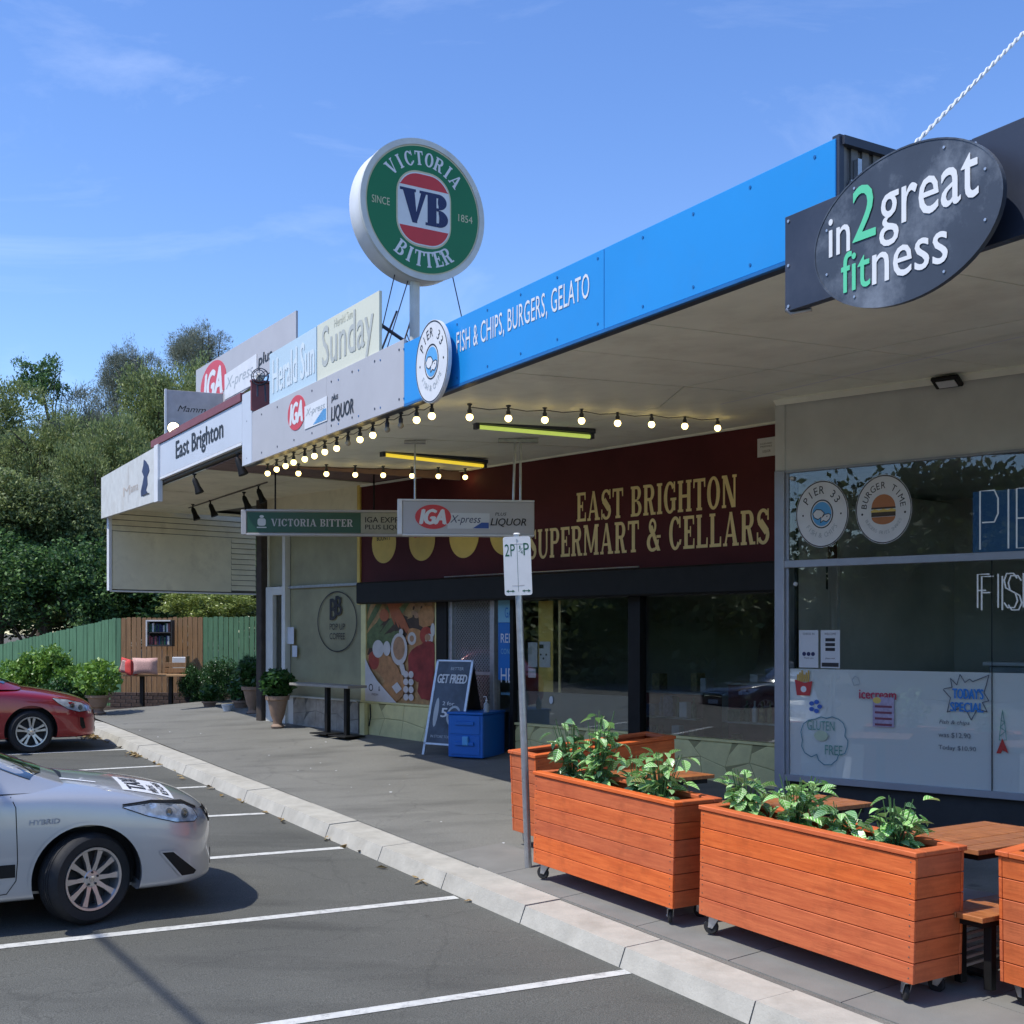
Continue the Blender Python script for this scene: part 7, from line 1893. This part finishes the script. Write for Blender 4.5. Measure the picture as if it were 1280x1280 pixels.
# shrubs in front of the fence
mbk = []
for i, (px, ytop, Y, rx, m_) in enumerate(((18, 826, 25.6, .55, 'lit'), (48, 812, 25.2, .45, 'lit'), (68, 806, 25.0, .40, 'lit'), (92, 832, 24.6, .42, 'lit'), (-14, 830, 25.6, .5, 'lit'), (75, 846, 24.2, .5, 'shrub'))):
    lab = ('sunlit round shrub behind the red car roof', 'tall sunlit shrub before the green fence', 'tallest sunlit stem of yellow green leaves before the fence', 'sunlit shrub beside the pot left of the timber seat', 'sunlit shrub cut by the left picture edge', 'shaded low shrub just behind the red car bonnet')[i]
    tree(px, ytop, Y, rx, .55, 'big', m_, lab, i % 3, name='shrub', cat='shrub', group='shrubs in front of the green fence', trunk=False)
for px, ytop, Y, rx, rzv, lab in ((275, 822, 23.8, .42, .55, 'dark leafy shrub against the green fence right of the timber seat'), (310, 818, 23.4, .26, .38, 'dark climbing plant beside the brown corner post'), (240, 830, 24.2, .3, .5, 'small dark shrub beside the crate')):
    tree(px, ytop, Y, rx, rzv, 'leafy', 'shrub', lab, 1, name='shrub', cat='shrub', group='dark shrubs at the far end of the path', trunk=False)
# across the street, behind the viewer: a hedge line of trees that the shop windows mirror
for i, (x, y, r_, h_) in enumerate(((-24, 4, 4.5, 5), (-25, 13, 4.8, 5.4), (-27, 22, 5, 5.4), (-22, -5, 4.6, 5), (-18, -13, 4.5, 5), (-11, -19, 4.6, 5), (-3, -23, 4.6, 5), (6, -25, 4.6, 5), (-30, 31, 5, 6), (-31, 8, 5, 7.5), (-32, 18, 5, 7.5), (-27, -7, 5, 7), (-34, 26, 5, 7), (-28, 0, 4.5, 4), (-29, 27, 5, 5), (-38, 12, 6, 8), (-37, 2, 6, 8), (-38, 33, 6, 8), (-24, -12, 5, 7), (-14, -16, 5, 5))):
    c = Vector((x, y, 0)); t = thing('tree', 'dark street tree across the road from the shops', 'tree', (x, y, -.4), (0, 0, i * 1.3), 'trees across the road')
    me = crown('leafy', i % 3); 
    if not me.materials or me.materials[0] != leafm['dark']: me = me.copy(); me.materials.clear(); me.materials.append(leafm['dark'])
    inst(me, 'crown', t, (0, 0, h_ * .48), (0, 0, i), (r_, r_, h_ * .8))
    mb = MB(); mb.sphere((0, 0, h_ * .46), 1, 10); 
    for v in mb.v: v.x *= r_ * .68; v.y *= r_ * .68; v.z = h_ * .46 + (v.z - h_ * .46) * h_ * .56
    mb.obj('crown_block_core', leafm['dark'], t, world=False)  # unseen solid core added to block sky gaps in the window reflections
    mb = MB(); mb.tube([(0, 0, 0), (.1, 0, h_ * .4), (0, .1, h_ * .8)], [.25, .2, .12], 8); mb.obj('trunk', M['bark'], t, world=False)
# overhead service cable that throws the thin shadow on the bays
oc = thing('overhead_cable', 'black bundled overhead power cable running along the street above the bays', 'cable', UV(0, -2.9, 8.6))
mb = MB(); mb.tube([UV(u_, -2.75, 8.5 + .0009 * (u_ - 10) ** 2) for u_ in range(-25, 45, 5)], .03, 6); mb.obj('cable', M['blackp'], oc)
# ------------------------------------------------------------------ cars
def interp(tab, x):
    if x <= tab[0][0]: return tab[0][1]
    for (a, b), (c, d) in zip(tab, tab[1:]):
        if x <= c:
            t = (x - a) / (c - a); t = t; return b + (d - b) * t
    return tab[-1][1]
class Car:
    """x forward from the front axle, y to the car's left, z up"""
    def __init__(s, P, paint, label, loc, heading, steer=0, rims=10, tilt=0):
        s.P = P; s.t = thing('parked_car', label, 'car', loc, (0, tilt, heading)); s.paint = paint
        s.body(); s.wheels(steer, rims)
    def section(s, x):
        P = s.P; W = interp(P['W'], x); T = interp(P['T'], x); B = interp(P['B'], x); Sh = interp(P['S'], x)
        Wt = interp(P['Wt'], x)     # width at the shoulder crease relative to W
        mid = B + (Sh - B) * .52
        pts = [(0, B), (W * .62, B), (W * .95, B + .004), (W * .985, B + .03), (W * .99, B + .10), (W * 1.0, mid), (W * 1.0, mid + .08), (W * .985, Sh - .05), (W * (Wt + .012), Sh - .012), (W * (Wt - .012), Sh + .008), (W * (Wt - .09), Sh + (T - Sh) * .38), (W * .62, Sh + (T - Sh) * .78), (W * .32, T - .006), (0, T)]
        return pts
    def body(s):
        P = s.P; xs = P['xs']; bm = bmesh.new(); rings = []
        for x in xs:
            pr = s.section(x); ring = []
            sk = P.get('skew', lambda x, y, z: 0)
            for (y, z) in pr: ring.append(bm.verts.new((x + sk(x, y, z), -y, z)))
            for (y, z) in pr[-2:0:-1]: ring.append(bm.verts.new((x + sk(x, y, z), y, z)))
            rings.append(ring)
        m = len(rings[0])
        for a, b in zip(rings, rings[1:]):
            for j in range(m): bm.faces.new((a[j], a[(j + 1) % m], b[(j + 1) % m], b[j]))
        bm.faces.new(rings[0]); bm.faces.new(rings[-1][::-1])
        bmesh.ops.recalc_face_normals(bm, faces=bm.faces[:])
        me = bpy.data.meshes.new('body'); bm.to_mesh(me); bm.free()
        o = bpy.data.objects.new('body', me); COL.objects.link(o)
        sub = o.modifiers.new('s', 'SUBSURF'); sub.levels = 3; sub.render_levels = 3
        cut = []
        for ax in (0, P['rear']):
            mb = MB(); r = P['arch']
            for sd in (-1, 1):
                mb.lathe([(r, 0), (r, .42)], 48, Frame((ax, sd * (P['w'] + .12) if sd < 0 else P['w'] + .12 - .42, P['wr'] + .015), (1, 0, 0), (0, 0, -1), (0, 1, 0)))
            c = mb.obj('cut', M['rubber'], None); cut.append(c)
            bo = o.modifiers.new('b', 'BOOLEAN'); bo.operation = 'DIFFERENCE'; bo.object = c; bo.solver = 'EXACT'
        dg = bpy.context.evaluated_depsgraph_get()
        me2 = bpy.data.meshes.new_from_object(o.evaluated_get(dg)); me2.name = 'body'
        bpy.data.objects.remove(o)
        for c in cut: bpy.data.objects.remove(c)
        me2.materials.clear(); me2.materials.append(s.paint); me2.shade_smooth()
        try: me2.set_sharp_from_angle(angle=R(38))
        except Exception: pass
        s.b = bpy.data.objects.new('body', me2); COL.objects.link(s.b); s.b.parent = s.t
        s.bvh = BVHTree.FromPolygons([v.co.copy() for v in me2.vertices], [tuple(p.vertices) for p in me2.polygons])
        # inner arch liners
        for ax in (0, P['rear']):
            for sd in (-1, 1):
                mb = MB(); r = P['arch'] - .004; vs = []; n = 20
                y0, y1 = sd * (P['w'] * .93), sd * (P['w'] - .30)
                for i in range(n + 1):
                    a = R(-10 + 200 * i / n)
                    for y in (y0, y1): vs.append((ax + r * math.cos(a), y, P['wr'] + .015 + r * math.sin(a)))
                mb.add(vs, [(2 * i, 2 * i + 1, 2 * i + 3, 2 * i + 2) for i in range(n)])
                mb.box((ax - r, y1 - .01, P['wr'] - .1), (ax + r, y1, P['wr'] + r * .9)); mb.obj('wheel_arch_liner', M['rubber'], s.t, world=False)
        # greenhouse
        g = P['gh']; vs = []; fs = []; rows = []
        for (x, hw, zt, zb, wb) in g:
            rows.append([(x, -wb, zb), (x, -hw - (wb - hw) * .25, zb + (zt - zb) * .75), (x, -hw, zt - .025), (x, -hw * .75, zt - .004), (x, 0, zt + .015), (x, hw * .75, zt - .004), (x, hw, zt - .025), (x, hw + (wb - hw) * .25, zb + (zt - zb) * .75), (x, wb, zb)])
        bm = bmesh.new(); R2 = [[bm.verts.new(p) for p in r] for r in rows]
        for a, b in zip(R2, R2[1:]):
            for j in range(8): bm.faces.new((a[j], a[j + 1], b[j + 1], b[j]))
        bmesh.ops.recalc_face_normals(bm, faces=bm.faces[:])
        me = bpy.data.meshes.new('roof'); bm.to_mesh(me); bm.free(); o = bpy.data.objects.new('roof', me); COL.objects.link(o)
        sub = o.modifiers.new('s', 'SUBSURF'); sub.levels = 3; sub.render_levels = 3
        me2 = bpy.data.meshes.new_from_object(o.evaluated_get(bpy.context.evaluated_depsgraph_get())); bpy.data.objects.remove(o); me2.name = 'roof'
        me2.materials.clear(); me2.materials.append(s.paint); me2.shade_smooth()
        s.r = bpy.data.objects.new('roof', me2); COL.objects.link(s.r); s.r.parent = s.t
        s.rbvh = BVHTree.FromPolygons([v.co.copy() for v in me2.vertices], [tuple(p.vertices) for p in me2.polygons])
    def patch(s, poly, plane, name, m_, off=.004, bvh=None, res=.012, fr=None, smooth=True, parent=None, sides=(-1,)):
        """a shape drawn on a flat view of the car and pressed onto its surface; plane 'side' (x,z), 'top' (x,y), 'front' (y,z)"""
        bvh = bvh or s.bvh; out = []
        for sd in sides:
            bm = bmesh.new(); q = [bm.verts.new((a, b, 0)) for a, b in poly]; bm.faces.new(q)
            bmesh.ops.triangulate(bm, faces=bm.faces[:])
            for _ in range(7):
                es = [e for e in bm.edges if e.calc_length() > res * 2.2]
                if not es: break
                bmesh.ops.subdivide_edges(bm, edges=es, cuts=1)
            bmesh.ops.triangulate(bm, faces=bm.faces[:])
            bad = []
            for v in bm.verts:
                a, b = v.co.x, v.co.y
                if plane == 'side': o_, d_ = Vector((a, sd * 2, b)), Vector((0, -sd, 0))
                elif plane == 'top': o_, d_ = Vector((a, b * -sd, 3)), Vector((0, 0, -1))
                elif plane == 'front': o_, d_ = Vector((3, a * -sd, b)), Vector((-1, 0, 0))
                else: o_, d_ = plane(a, b, sd)
                h = bvh.ray_cast(o_, d_)
                if h[0] is None: bad.append(v)
                else: nn = h[1] if h[1].dot(d_) < 0 else -h[1]; v.co = h[0] + nn * off
            if bad: bmesh.ops.delete(bm, geom=bad, context='VERTS')
            bmesh.ops.recalc_face_normals(bm, faces=bm.faces[:])
            me = bpy.data.meshes.new(name); bm.to_mesh(me); bm.free(); me.materials.append(m_)
            if smooth: me.shade_smooth()
            o = bpy.data.objects.new(name, me); COL.objects.link(o); o.parent = parent or s.t; out.append(o)
        return out
    def line(s, pts, w, plane, name, m_, off=.003, **k):
        n = len(pts); L_ = []; R_ = []
        for i, p in enumerate(pts):
            a = pts[max(0, i - 1)]; b = pts[min(n - 1, i + 1)]; dx, dy = b[0] - a[0], b[1] - a[1]; l = math.hypot(dx, dy); nx, ny = -dy / l * w / 2, dx / l * w / 2
            L_.append((p[0] + nx, p[1] + ny)); R_.append((p[0] - nx, p[1] - ny))
        return s.patch(L_ + R_[::-1], plane, name, m_, off, res=.03, **k)
    def decal_mesh(s, mb, plane, name, m_, off, sd=-1):
        for i, v in enumerate(mb.v):
            a, b = v.x, v.y
            if plane == 'side': o_, d_ = Vector((a, sd * 2, b)), Vector((0, -sd, 0))
            elif plane == 'top': o_, d_ = Vector((a, b, 3)), Vector((0, 0, -1))
            else: o_, d_ = Vector((3, a, b)), Vector((-1, 0, 0))
            h = s.bvh.ray_cast(o_, d_)
            if h[0] is not None: nn = h[1] if h[1].dot(d_) < 0 else -h[1]; mb.v[i] = h[0] + nn * off
        return mb.obj(name, m_, s.t, world=False)
    def wheels(s, steer, nsp):
        P = s.P; r = P['wr']; tw = .215
        def tyre(): 
            mb = MB(); rr_ = P['rimr']; prof = [(rr_, -tw / 2 + .015), (rr_ + .015, -tw / 2), (r - .035, -tw / 2 - .004), (r - .01, -tw / 2 + .015), (r, -tw / 2 + .04)]
            for i in range(5):
                y = -tw / 2 + .04 + (tw - .08) * (i + .5) / 5; prof += [(r, y - .010), (r - .007, y - .008), (r - .007, y - .004), (r, y - .002)] if i else []
            prof += [(r, tw / 2 - .04), (r - .01, tw / 2 - .015), (r - .035, tw / 2 + .004), (rr_ + .015, tw / 2), (rr_, tw / 2 - .015)]
            mb.lathe(prof, 56, None, False); return mb
        f0 = Frame((0, 0, 0), (1, 0, 0), (0, 0, -1), (0, 1, 0))     # wheel axis along y
        for ax, sd in ((0, -1), (0, 1), (P['rear'], -1), (P['rear'], 1)):
            st = steer if ax == 0 else 0
            w = bpy.data.objects.new('wheel', None); COL.objects.link(w); w.parent = s.t; w.empty_display_size = .1
            w.location = (ax, sd * (P['w'] - tw / 2 - .012), r); w.rotation_euler = (0, 0, R(st) + (math.pi if sd > 0 else 0))
            # built with its face towards -y
            ff = Frame((0, 0, 0), (1, 0, 0), (0, 0, 1), (0, -1, 0))
            vs = tyre(); vs.v = [ff(v) for v in vs.v]; o = vs.mesh('tyre', M['rubber'], 35); t_ = inst(o, 'tyre', w)
            rr_ = P['rimr']; mb = MB(); fz = .085
            mb.lathe([(rr_ - .004, -.10), (rr_ + .006, -.10), (rr_ + .006, tw / 2 - .01), (rr_ + .004, tw / 2 + .002), (rr_ - .012, tw / 2), (rr_ - .02, tw / 2 - .02), (rr_ - .025, -.10)], 56, ff, False)
            rim = inst(mb.mesh('rim', M['rim'], 35), 'rim', w)
            mb = MB(); mb.lathe([(.01, .02), (rr_ - .03, .02), (rr_ - .03, .012), (.01, .012)], 40, ff); inst(mb.mesh('hub_shadow_disc', M['indark'], 35), 'hub_shade_disc', w)  # dark disc put in for the shade behind the spokes
            # spokes
            sp = MB(); n = nsp
            pairs = s.P.get('pairs', False)
            for k in range(n):
                a = 2 * math.pi * k / n + (.0 if not pairs else (.16 if k % 2 else -.16) - (math.pi / n) * (k % 2) * 2 + math.pi / n)
                if pairs: a = 2 * math.pi * (k // 2) / (n // 2) + (.19 if k % 2 else -.19) + .3
                ca, sa = math.cos(a), math.sin(a); w0, w1 = (.019, .022) if not pairs else (.017, .021)
                def q(rad, lat, h): return (ca * rad - sa * lat, sa * rad + ca * lat, h)
                rI, rO = .035, rr_ - .012
                top = [q(rI, -w0, .075), q(rI, w0, .075), q(rO * .6, w0 * .75, .088), q(rO, w1, .092), q(rO, -w1, .092), q(rO * .6, -w0 * .75, .088)]
                bot = [(x, y, h - .03) for x, y, h in top]
                sp.add(top + bot, [tuple(range(6)), tuple(range(11, 5, -1))] + [(j, 6 + j, 6 + (j + 1) % 6, (j + 1) % 6) for j in range(6)], ff)
            sp.lathe([(.062, .04), (.062, .076), (.055, .082), (.03, .084)], 28, ff)
            inst(sp.mesh('spokes', M['rim'], 35), 'spokes', w)
            mb = MB()
            for k in range(5):
                a = 2 * math.pi * k / 5 + .3; mb.lathe([(.0085, .082), (.0085, .09), (.005, .092)], 8, Frame(ff((.045 * math.cos(a), .045 * math.sin(a), 0)), ff.x, ff.y, ff.z))
            inst(mb.mesh('wheel_nuts', M['indark'], 35), 'wheel_nuts', w)
            mb = MB(); mb.lathe([(.022, .084), (.02, .088), (.005, .089)], 16, ff); inst(mb.mesh('centre_cap', M['chrome'], 35), 'centre_cap', w)
lampm = mat('headlight_lens', (.50, .54, .58), .12, .3, var=.35, scale=14, spec=.9, coat=1)
lampd = mat('headlight_inner', (.16, .17, .18), .2, .3, var=.3, coat=1)
SEDAN = dict(w=.91, wr=.322, rimr=.218, arch=.372, rear=-2.775,
    xs=[.98, .97, .94, .88, .80, .70, .58, .42, .2, -.05, -.3, -.6, -.95, -1.4, -1.9, -2.4, -2.9, -3.3, -3.6, -3.78, -3.84],
    W=[(-3.84, .70), (-3.78, .80), (-3.5, .87), (-2.9, .905), (-.3, .905), (.1, .905), (.42, .895), (.58, .875), (.70, .84), (.80, .77), (.88, .67), (.94, .55), (.97, .45), (.98, .38)],
    T=[(-3.84, .72), (-3.75, 1.00), (-3.3, 1.04), (-2.9, 1.02), (-1, 1.0), (-.62, 1.03), (-.3, 1.02), (.1, .975), (.42, .925), (.62, .885), (.78, .84), (.88, .785), (.94, .735), (.97, .68), (.98, .62)],
    B=[(-3.84, .42), (-3.7, .26), (-3.2, .20), (.4, .20), (.75, .20), (.94, .21), (.97, .225), (.98, .26)],
    S=[(-3.84, .68), (-3.7, .90), (-2.9, .955), (-1, .935), (-.3, .915), (.1, .89), (.42, .845), (.62, .80), (.78, .755), (.88, .715), (.94, .67), (.97, .62), (.98, .56)],
    Wt=[(-3.8, .93), (-.3, .955), (.5, .93), (.9, .88), (1.0, .86)],
    gh=[(-.12, .50, 1.00, .93, .74), (-.38, .56, 1.09, .95, .82), (-.95, .60, 1.34, .955, .845), (-1.30, .585, 1.42, .95, .85), (-1.9, .58, 1.455, .95, .85), (-2.4, .575, 1.44, .95, .85), (-2.85, .565, 1.34, .96, .84), (-3.3, .56, 1.10, .98, .80), (-3.5, .56, 1.03, .98, .76)])
loc = G(107, 1154, 0, False)
hd = math.atan2(.47, .883)
u_, v_ = uv(loc)
ax = Vector((math.cos(hd), math.sin(hd), 0)); lf = Vector((-math.sin(hd), math.cos(hd), 0))
o_ = Vector((loc.x, loc.y, 0)) + lf * .80
uo, vo = uv(o_)
taxi = Car(SEDAN, M['silver'], 'silver hybrid taxi sedan with a TAXI sticker on its bonnet, nose to the kerb', (o_.x, o_.y, .027 * u_ + .004), hd, steer=24)
# glasshouse glazing pressed onto the roof shell
def glazing(car, P, ws, sidewin, rear):
    car.patch(ws, lambda a, b, sd: (Vector((a, b, 3)), Vector((0, 0, -1))), 'windscreen', M['carglass'], .006, car.rbvh, res=.05)
    for nm, q in sidewin: car.patch(q, 'side', nm, M['carglass'], .005, car.rbvh, res=.05, sides=(-1, 1))
    car.patch(rear, lambda a, b, sd: (Vector((a, b, 3)), Vector((0, 0, -1))), 'rear_window', M['carglass'], .006, car.rbvh, res=.06)
glazing(taxi, SEDAN, [(-.36, -.66), (-.26, -.4), (-.22, 0), (-.26, .4), (-.36, .66), (-1.08, .56), (-1.14, 0), (-1.08, -.56)],
        [('side_window', [(-.62, 1.0), (-.95, 1.20), (-1.30, 1.335), (-1.72, 1.365), (-1.72, 1.0)]), ('rear_side_window', [(-1.80, 1.0), (-1.80, 1.365), (-2.35, 1.35), (-2.75, 1.22), (-2.95, 1.05), (-2.6, 1.0)])],
        [(-2.78, -.5), (-2.78, .5), (-3.30, .52), (-3.30, -.52)])
K = M['blackp']
def front_details(c, hl, hl2, grille, fog, lower, plate_z):
    h = c.patch(hl, 'side', 'headlight', lampm, .007, res=.02, sides=(-1, 1))
    c.line(hl + [hl[0]], .012, 'side', 'headlight_seal', K, .006, sides=(-1, 1))
    for sd, par in ((-1, h[0]), (1, h[1])):
        for (x, z, r_) in hl2:
            c.patch([(x + r_ * math.cos(R(a)), z + r_ * 1.1 * math.sin(R(a))) for a in range(0, 360, 30)], 'side', 'lamp_bowl', lampd, .010, res=.01, sides=(sd,), parent=par)
            c.patch([(x + r_ * .55 * math.cos(R(a)), z + r_ * .6 * math.sin(R(a))) for a in range(0, 360, 40)], 'side', 'lamp_reflector', M['chrome'], .013, res=.01, sides=(sd,), parent=par)
    c.patch(fog, 'side', 'fog_lamp_recess', K, .005, sides=(-1, 1)); c.line(fog + [fog[0]], .014, 'side', 'fog_recess_trim', c.paint, .010, sides=(-1, 1))
    c.patch(grille, 'front', 'grille', K, .006)
    ys = [p[0] for p in grille]; zs = [p[1] for p in grille]
    for k in range(3):
        z = min(zs) + (max(zs) - min(zs)) * (.25 + .25 * k); w_ = max(ys) * (.86 - .0 * k); c.line([(-w_, z), (0, z - .008), (w_, z)], .012, 'front', 'grille_bar', M['chrome'], .014)
    c.patch(lower, 'front', 'lower_intake', K, .005)
    mb = MB(); mb.box((.985 + .005, -.19, plate_z - .055), (.985 + .017, .19, plate_z + .055), None, .004); mb.obj('number_plate', M['paper'], c.t, world=False)
    mb = MB(); text(mb, 'TX 4178' if c is taxi else '1KD 9RE', Frame((1.0035, 0, plate_z), (0, 1, 0), Z, (1, 0, 0)), -.16, -.03, .32, .06, .0); mb.obj('plate_lettering', M['navy'], c.t, world=False)
front_details(taxi, [(.24, .815), (.45, .822), (.70, .785), (.77, .745), (.80, .685), (.77, .665), (.62, .68), (.42, .74)], [(.69, .728, .030), (.57, .752, .026)],
              [(-.60, .74), (-.50, .62), (-.30, .575), (.30, .575), (.50, .62), (.60, .74), (.3, .72), (-.3, .72)], [(.50, .475), (.60, .47), (.79, .30), (.76, .27), (.66, .275)], [(-.42, .27), (.42, .27), (.46, .40), (-.46, .40)], .47)
# panel gaps, sill line, crease, door handle, side marks
c = taxi
for nm, pts in (('front_door_gap', [(-.50, .93), (-.47, .86), (-.46, .5), (-.47, .36), (-.53, .275), (-.62, .27)]), ('mid_door_gap', [(-1.62, .95), (-1.6, .5), (-1.62, .27)]), ('rear_door_gap', [(-2.5, .95), (-2.36, .7), (-2.42, .45), (-2.3, .29)]),
                ('sill_gap', [(-.62, .27), (-2.3, .275)])):
    c.line(pts, .006, 'side', nm, K, .0025, sides=(-1, 1))
c.line([(-.55, .83), (-.3, .838), (.1, .825), (.30, .80)], .006, 'top' if False else 'side', 'bonnet_gap', K, .0025, sides=(-1, 1)) if False else None
c.patch([(.24, .835), (.24, .824), (.45, .832), (.70, .796), (.80, .745), (.81, .755), (.70, .812), (.45, .845)], 'side', 'bonnet_gap', K, .004, sides=(-1, 1))
c.patch([(-.62, .385), (-.475, .385), (-.475, .475), (-.62, .475)], 'side', 'black_side_stripe', K, .004, sides=(-1, 1))
c.patch([(-2.35, .385), (-.62, .385), (-.62, .475), (-2.40, .475)], 'side', 'black_side_stripe', K, .004, sides=(-1, 1))
c.patch([(-.70 + .06 * math.cos(R(a)), .66 + .06 * math.sin(R(a))) for a in range(0, 360, 30)], 'side', 'door_emblem', K, .004, sides=(-1,))
c.line([(-.44, .70), (-.44, .70 + .0001)], .01, 'side', 'x', K) if False else None
mb = MB(); text(mb, 'HYBRID', ID, -.385, .735, .20, .034, 0, bold=.02, shear=.1)
c.decal_mesh(mb, 'side', 'side_badge', M['alu'], .005)
# curved wheel arch lip
for axx in (0, -2.775):
    c.line([(axx + (.372 + .012) * math.cos(R(a)), .337 + (.372 + .012) * math.sin(R(a))) for a in range(-8, 189, 8)], .022, 'side', 'arch_lip', M['silver'], .007, sides=(-1, 1))
# bonnet sticker with lettering and a white strip, wiper cowl
c.patch([(.64, -.70), (.66, -.10), (.30, -.06), (.28, -.66)], lambda a, b, sd: (Vector((a, b, 3)), Vector((0, 0, -1))), 'bonnet_sticker', M['white'], .004, res=.03)
def rot_text(s_, x, y, wx, wy, m_, nm, off=.008):
    """letters running across the bonnet, tops towards the windscreen"""
    m0 = MB(); text(m0, s_, ID, 0, 0, 1, 1, 0, bold=.006)
    for v in m0.v: vx, vy = v.x, v.y; v.x, v.y = x - vy * wx, y + vx * wy
    c.decal_mesh(m0, 'top', nm, m_, off)
rot_text('TAXI', .46, -.62, .13, .48, M['printblack'], 'sticker_lettering')
rot_text('13 CABS', .615, -.64, .05, .46, M['printblack'], 'sticker_lettering'); rot_text('RIDE', .54, -.64, .045, .26, M['printblack'], 'sticker_lettering')
c.patch([(.12, -.48), (.12, -.44), (-.28, -.30), (-.28, -.36)], lambda a, b, sd: (Vector((a, b, 3)), Vector((0, 0, -1))), 'bonnet_strip', M['white'], .004, res=.03)
c.patch([(-.40, -.72), (-.22, -.56), (-.10, -.3), (-.07, 0), (-.10, .3), (-.22, .56), (-.40, .72), (-.36, .5), (-.28, 0), (-.36, -.5)], lambda a, b, sd: (Vector((a, b, 3)), Vector((0, 0, -1))), 'wiper_cowl', K, .005, res=.04)
c.line([(-.32, -.5), (-.38, -.2), (-.42, .1)], .02, lambda a, b, sd: (Vector((a, b, 3)), Vector((0, 0, -1))), 'wiper', K, .02, bvh=c.rbvh)
# wing mirrors
def mirrors(car, m_, x=-.66, z=.98):
    for sd in (-1, 1):
        mb = MB(); mb.sphere((0, 0, 0), .11, 10, Frame((x, sd * .99, z), (.75, 0, 0), (0, .95, 0), (0, 0, .62))); o = mb.obj('wing_mirror', m_, car.t, True, world=False)
        mb = MB(); mb.tube([(x, sd * .84, z - .03), (x, sd * .95, z - .02)], .025, 8); mb.obj('mirror_arm', K, o, world=False)
mirrors(taxi, M['silver'])
mb = MB(); mb.box((-2.0, -.30, 1.475), (-1.88, .30, 1.58), None, .02); mb.obj('roof_sign', M['white'], taxi.t, world=False)

# ---- red hatchback
HATCH = dict(SEDAN); HATCH['wr'] = .315; HATCH['rimr'] = .22; HATCH['pairs'] = True; HATCH['rear'] = -2.65
HATCH['T'] = [(-3.84, .70), (-3.5, .95), (-2.9, 1.0), (-1, .99), (-.62, 1.02), (-.3, 1.0), (.1, .955), (.42, .89), (.62, .845), (.78, .79), (.88, .73), (.94, .67), (.97, .61), (.98, .55)]
HATCH['S'] = [(-3.84, .66), (-3.7, .88), (-2.9, .93), (-1, .91), (-.3, .89), (.1, .85), (.42, .80), (.62, .75), (.78, .70), (.88, .65), (.94, .60), (.97, .55), (.98, .49)]
HATCH['gh'] = SEDAN['gh'][:6] + [(-2.9, .565, 1.40, .95, .84), (-3.3, .56, 1.28, .96, .80), (-3.55, .56, 1.02, .96, .76)]
loc = G(38, 941, 0, False); o_ = Vector((loc.x, loc.y, 0)) + lf * .80
u_, v_ = uv(loc)
redc_ = Car(HATCH, M['redcar'], 'glossy red hatchback parked in the far bay with its nose to the kerb', (o_.x, o_.y, .027 * u_ + .004), hd, steer=4)
glazing(redc_, HATCH, [(-.36, -.66), (-.26, -.4), (-.22, 0), (-.26, .4), (-.36, .66), (-1.08, .56), (-1.14, 0), (-1.08, -.56)],
        [('side_window', [(-.62, 1.0), (-.95, 1.20), (-1.30, 1.335), (-1.72, 1.365), (-1.72, 1.0)]), ('rear_side_window', [(-1.80, 1.0), (-1.80, 1.365), (-2.5, 1.35), (-2.8, 1.22), (-2.95, 1.05), (-2.6, 1.0)])],
        [(-3.0, -.5), (-3.0, .5), (-3.40, .52), (-3.40, -.52)])
c = redc_
front_details(redc_, [(.30, .80), (.50, .775), (.72, .715), (.82, .66), (.81, .60), (.68, .59), (.52, .64), (.38, .73)], [(.70, .65, .035), (.58, .68, .035)],
              [(-.55, .58), (-.42, .40), (.42, .40), (.55, .58), (.3, .62), (-.3, .62)], [(.68, .52), (.75, .50), (.79, .34), (.73, .32), (.69, .38)], [(-.42, .24), (.42, .24), (.46, .33), (-.46, .33)], .45)
for nm, pts in (('front_door_gap', [(-.50, .93), (-.47, .86), (-.46, .5), (-.47, .36), (-.53, .275), (-.62, .27)]), ('mid_door_gap', [(-1.62, .95), (-1.6, .5), (-1.62, .27)]), ('sill_gap', [(-.62, .27), (-2.3, .275)])):
    c.line(pts, .006, 'side', nm, K, .0025, sides=(-1, 1))
mirrors(redc_, M['redcar'])
# ---- dark sedan across the road that the shop window mirrors
dk = dup(taxi.t, (-15.0, 11.3, .1), (0, 0, hd + .5), 'dark sedan parked across the road opposite the supermarket window')
dk['label'] = 'dark sedan parked across the road opposite the supermarket window'
for ch in list(dk.children):
    if ch.name.split('.')[0] in ('body', 'roof', 'wing_mirror', 'arch_lip'):
        ch.data = ch.data.copy(); ch.data.materials.clear(); ch.data.materials.append(M['darkcar'])
    elif ch.name.split('.')[0] in ('roof_sign', 'bonnet_sticker', 'sticker_lettering', 'bonnet_strip', 'side_badge', 'door_emblem', 'black_side_stripe', 'plate_lettering'):
        bpy.data.objects.remove(ch)
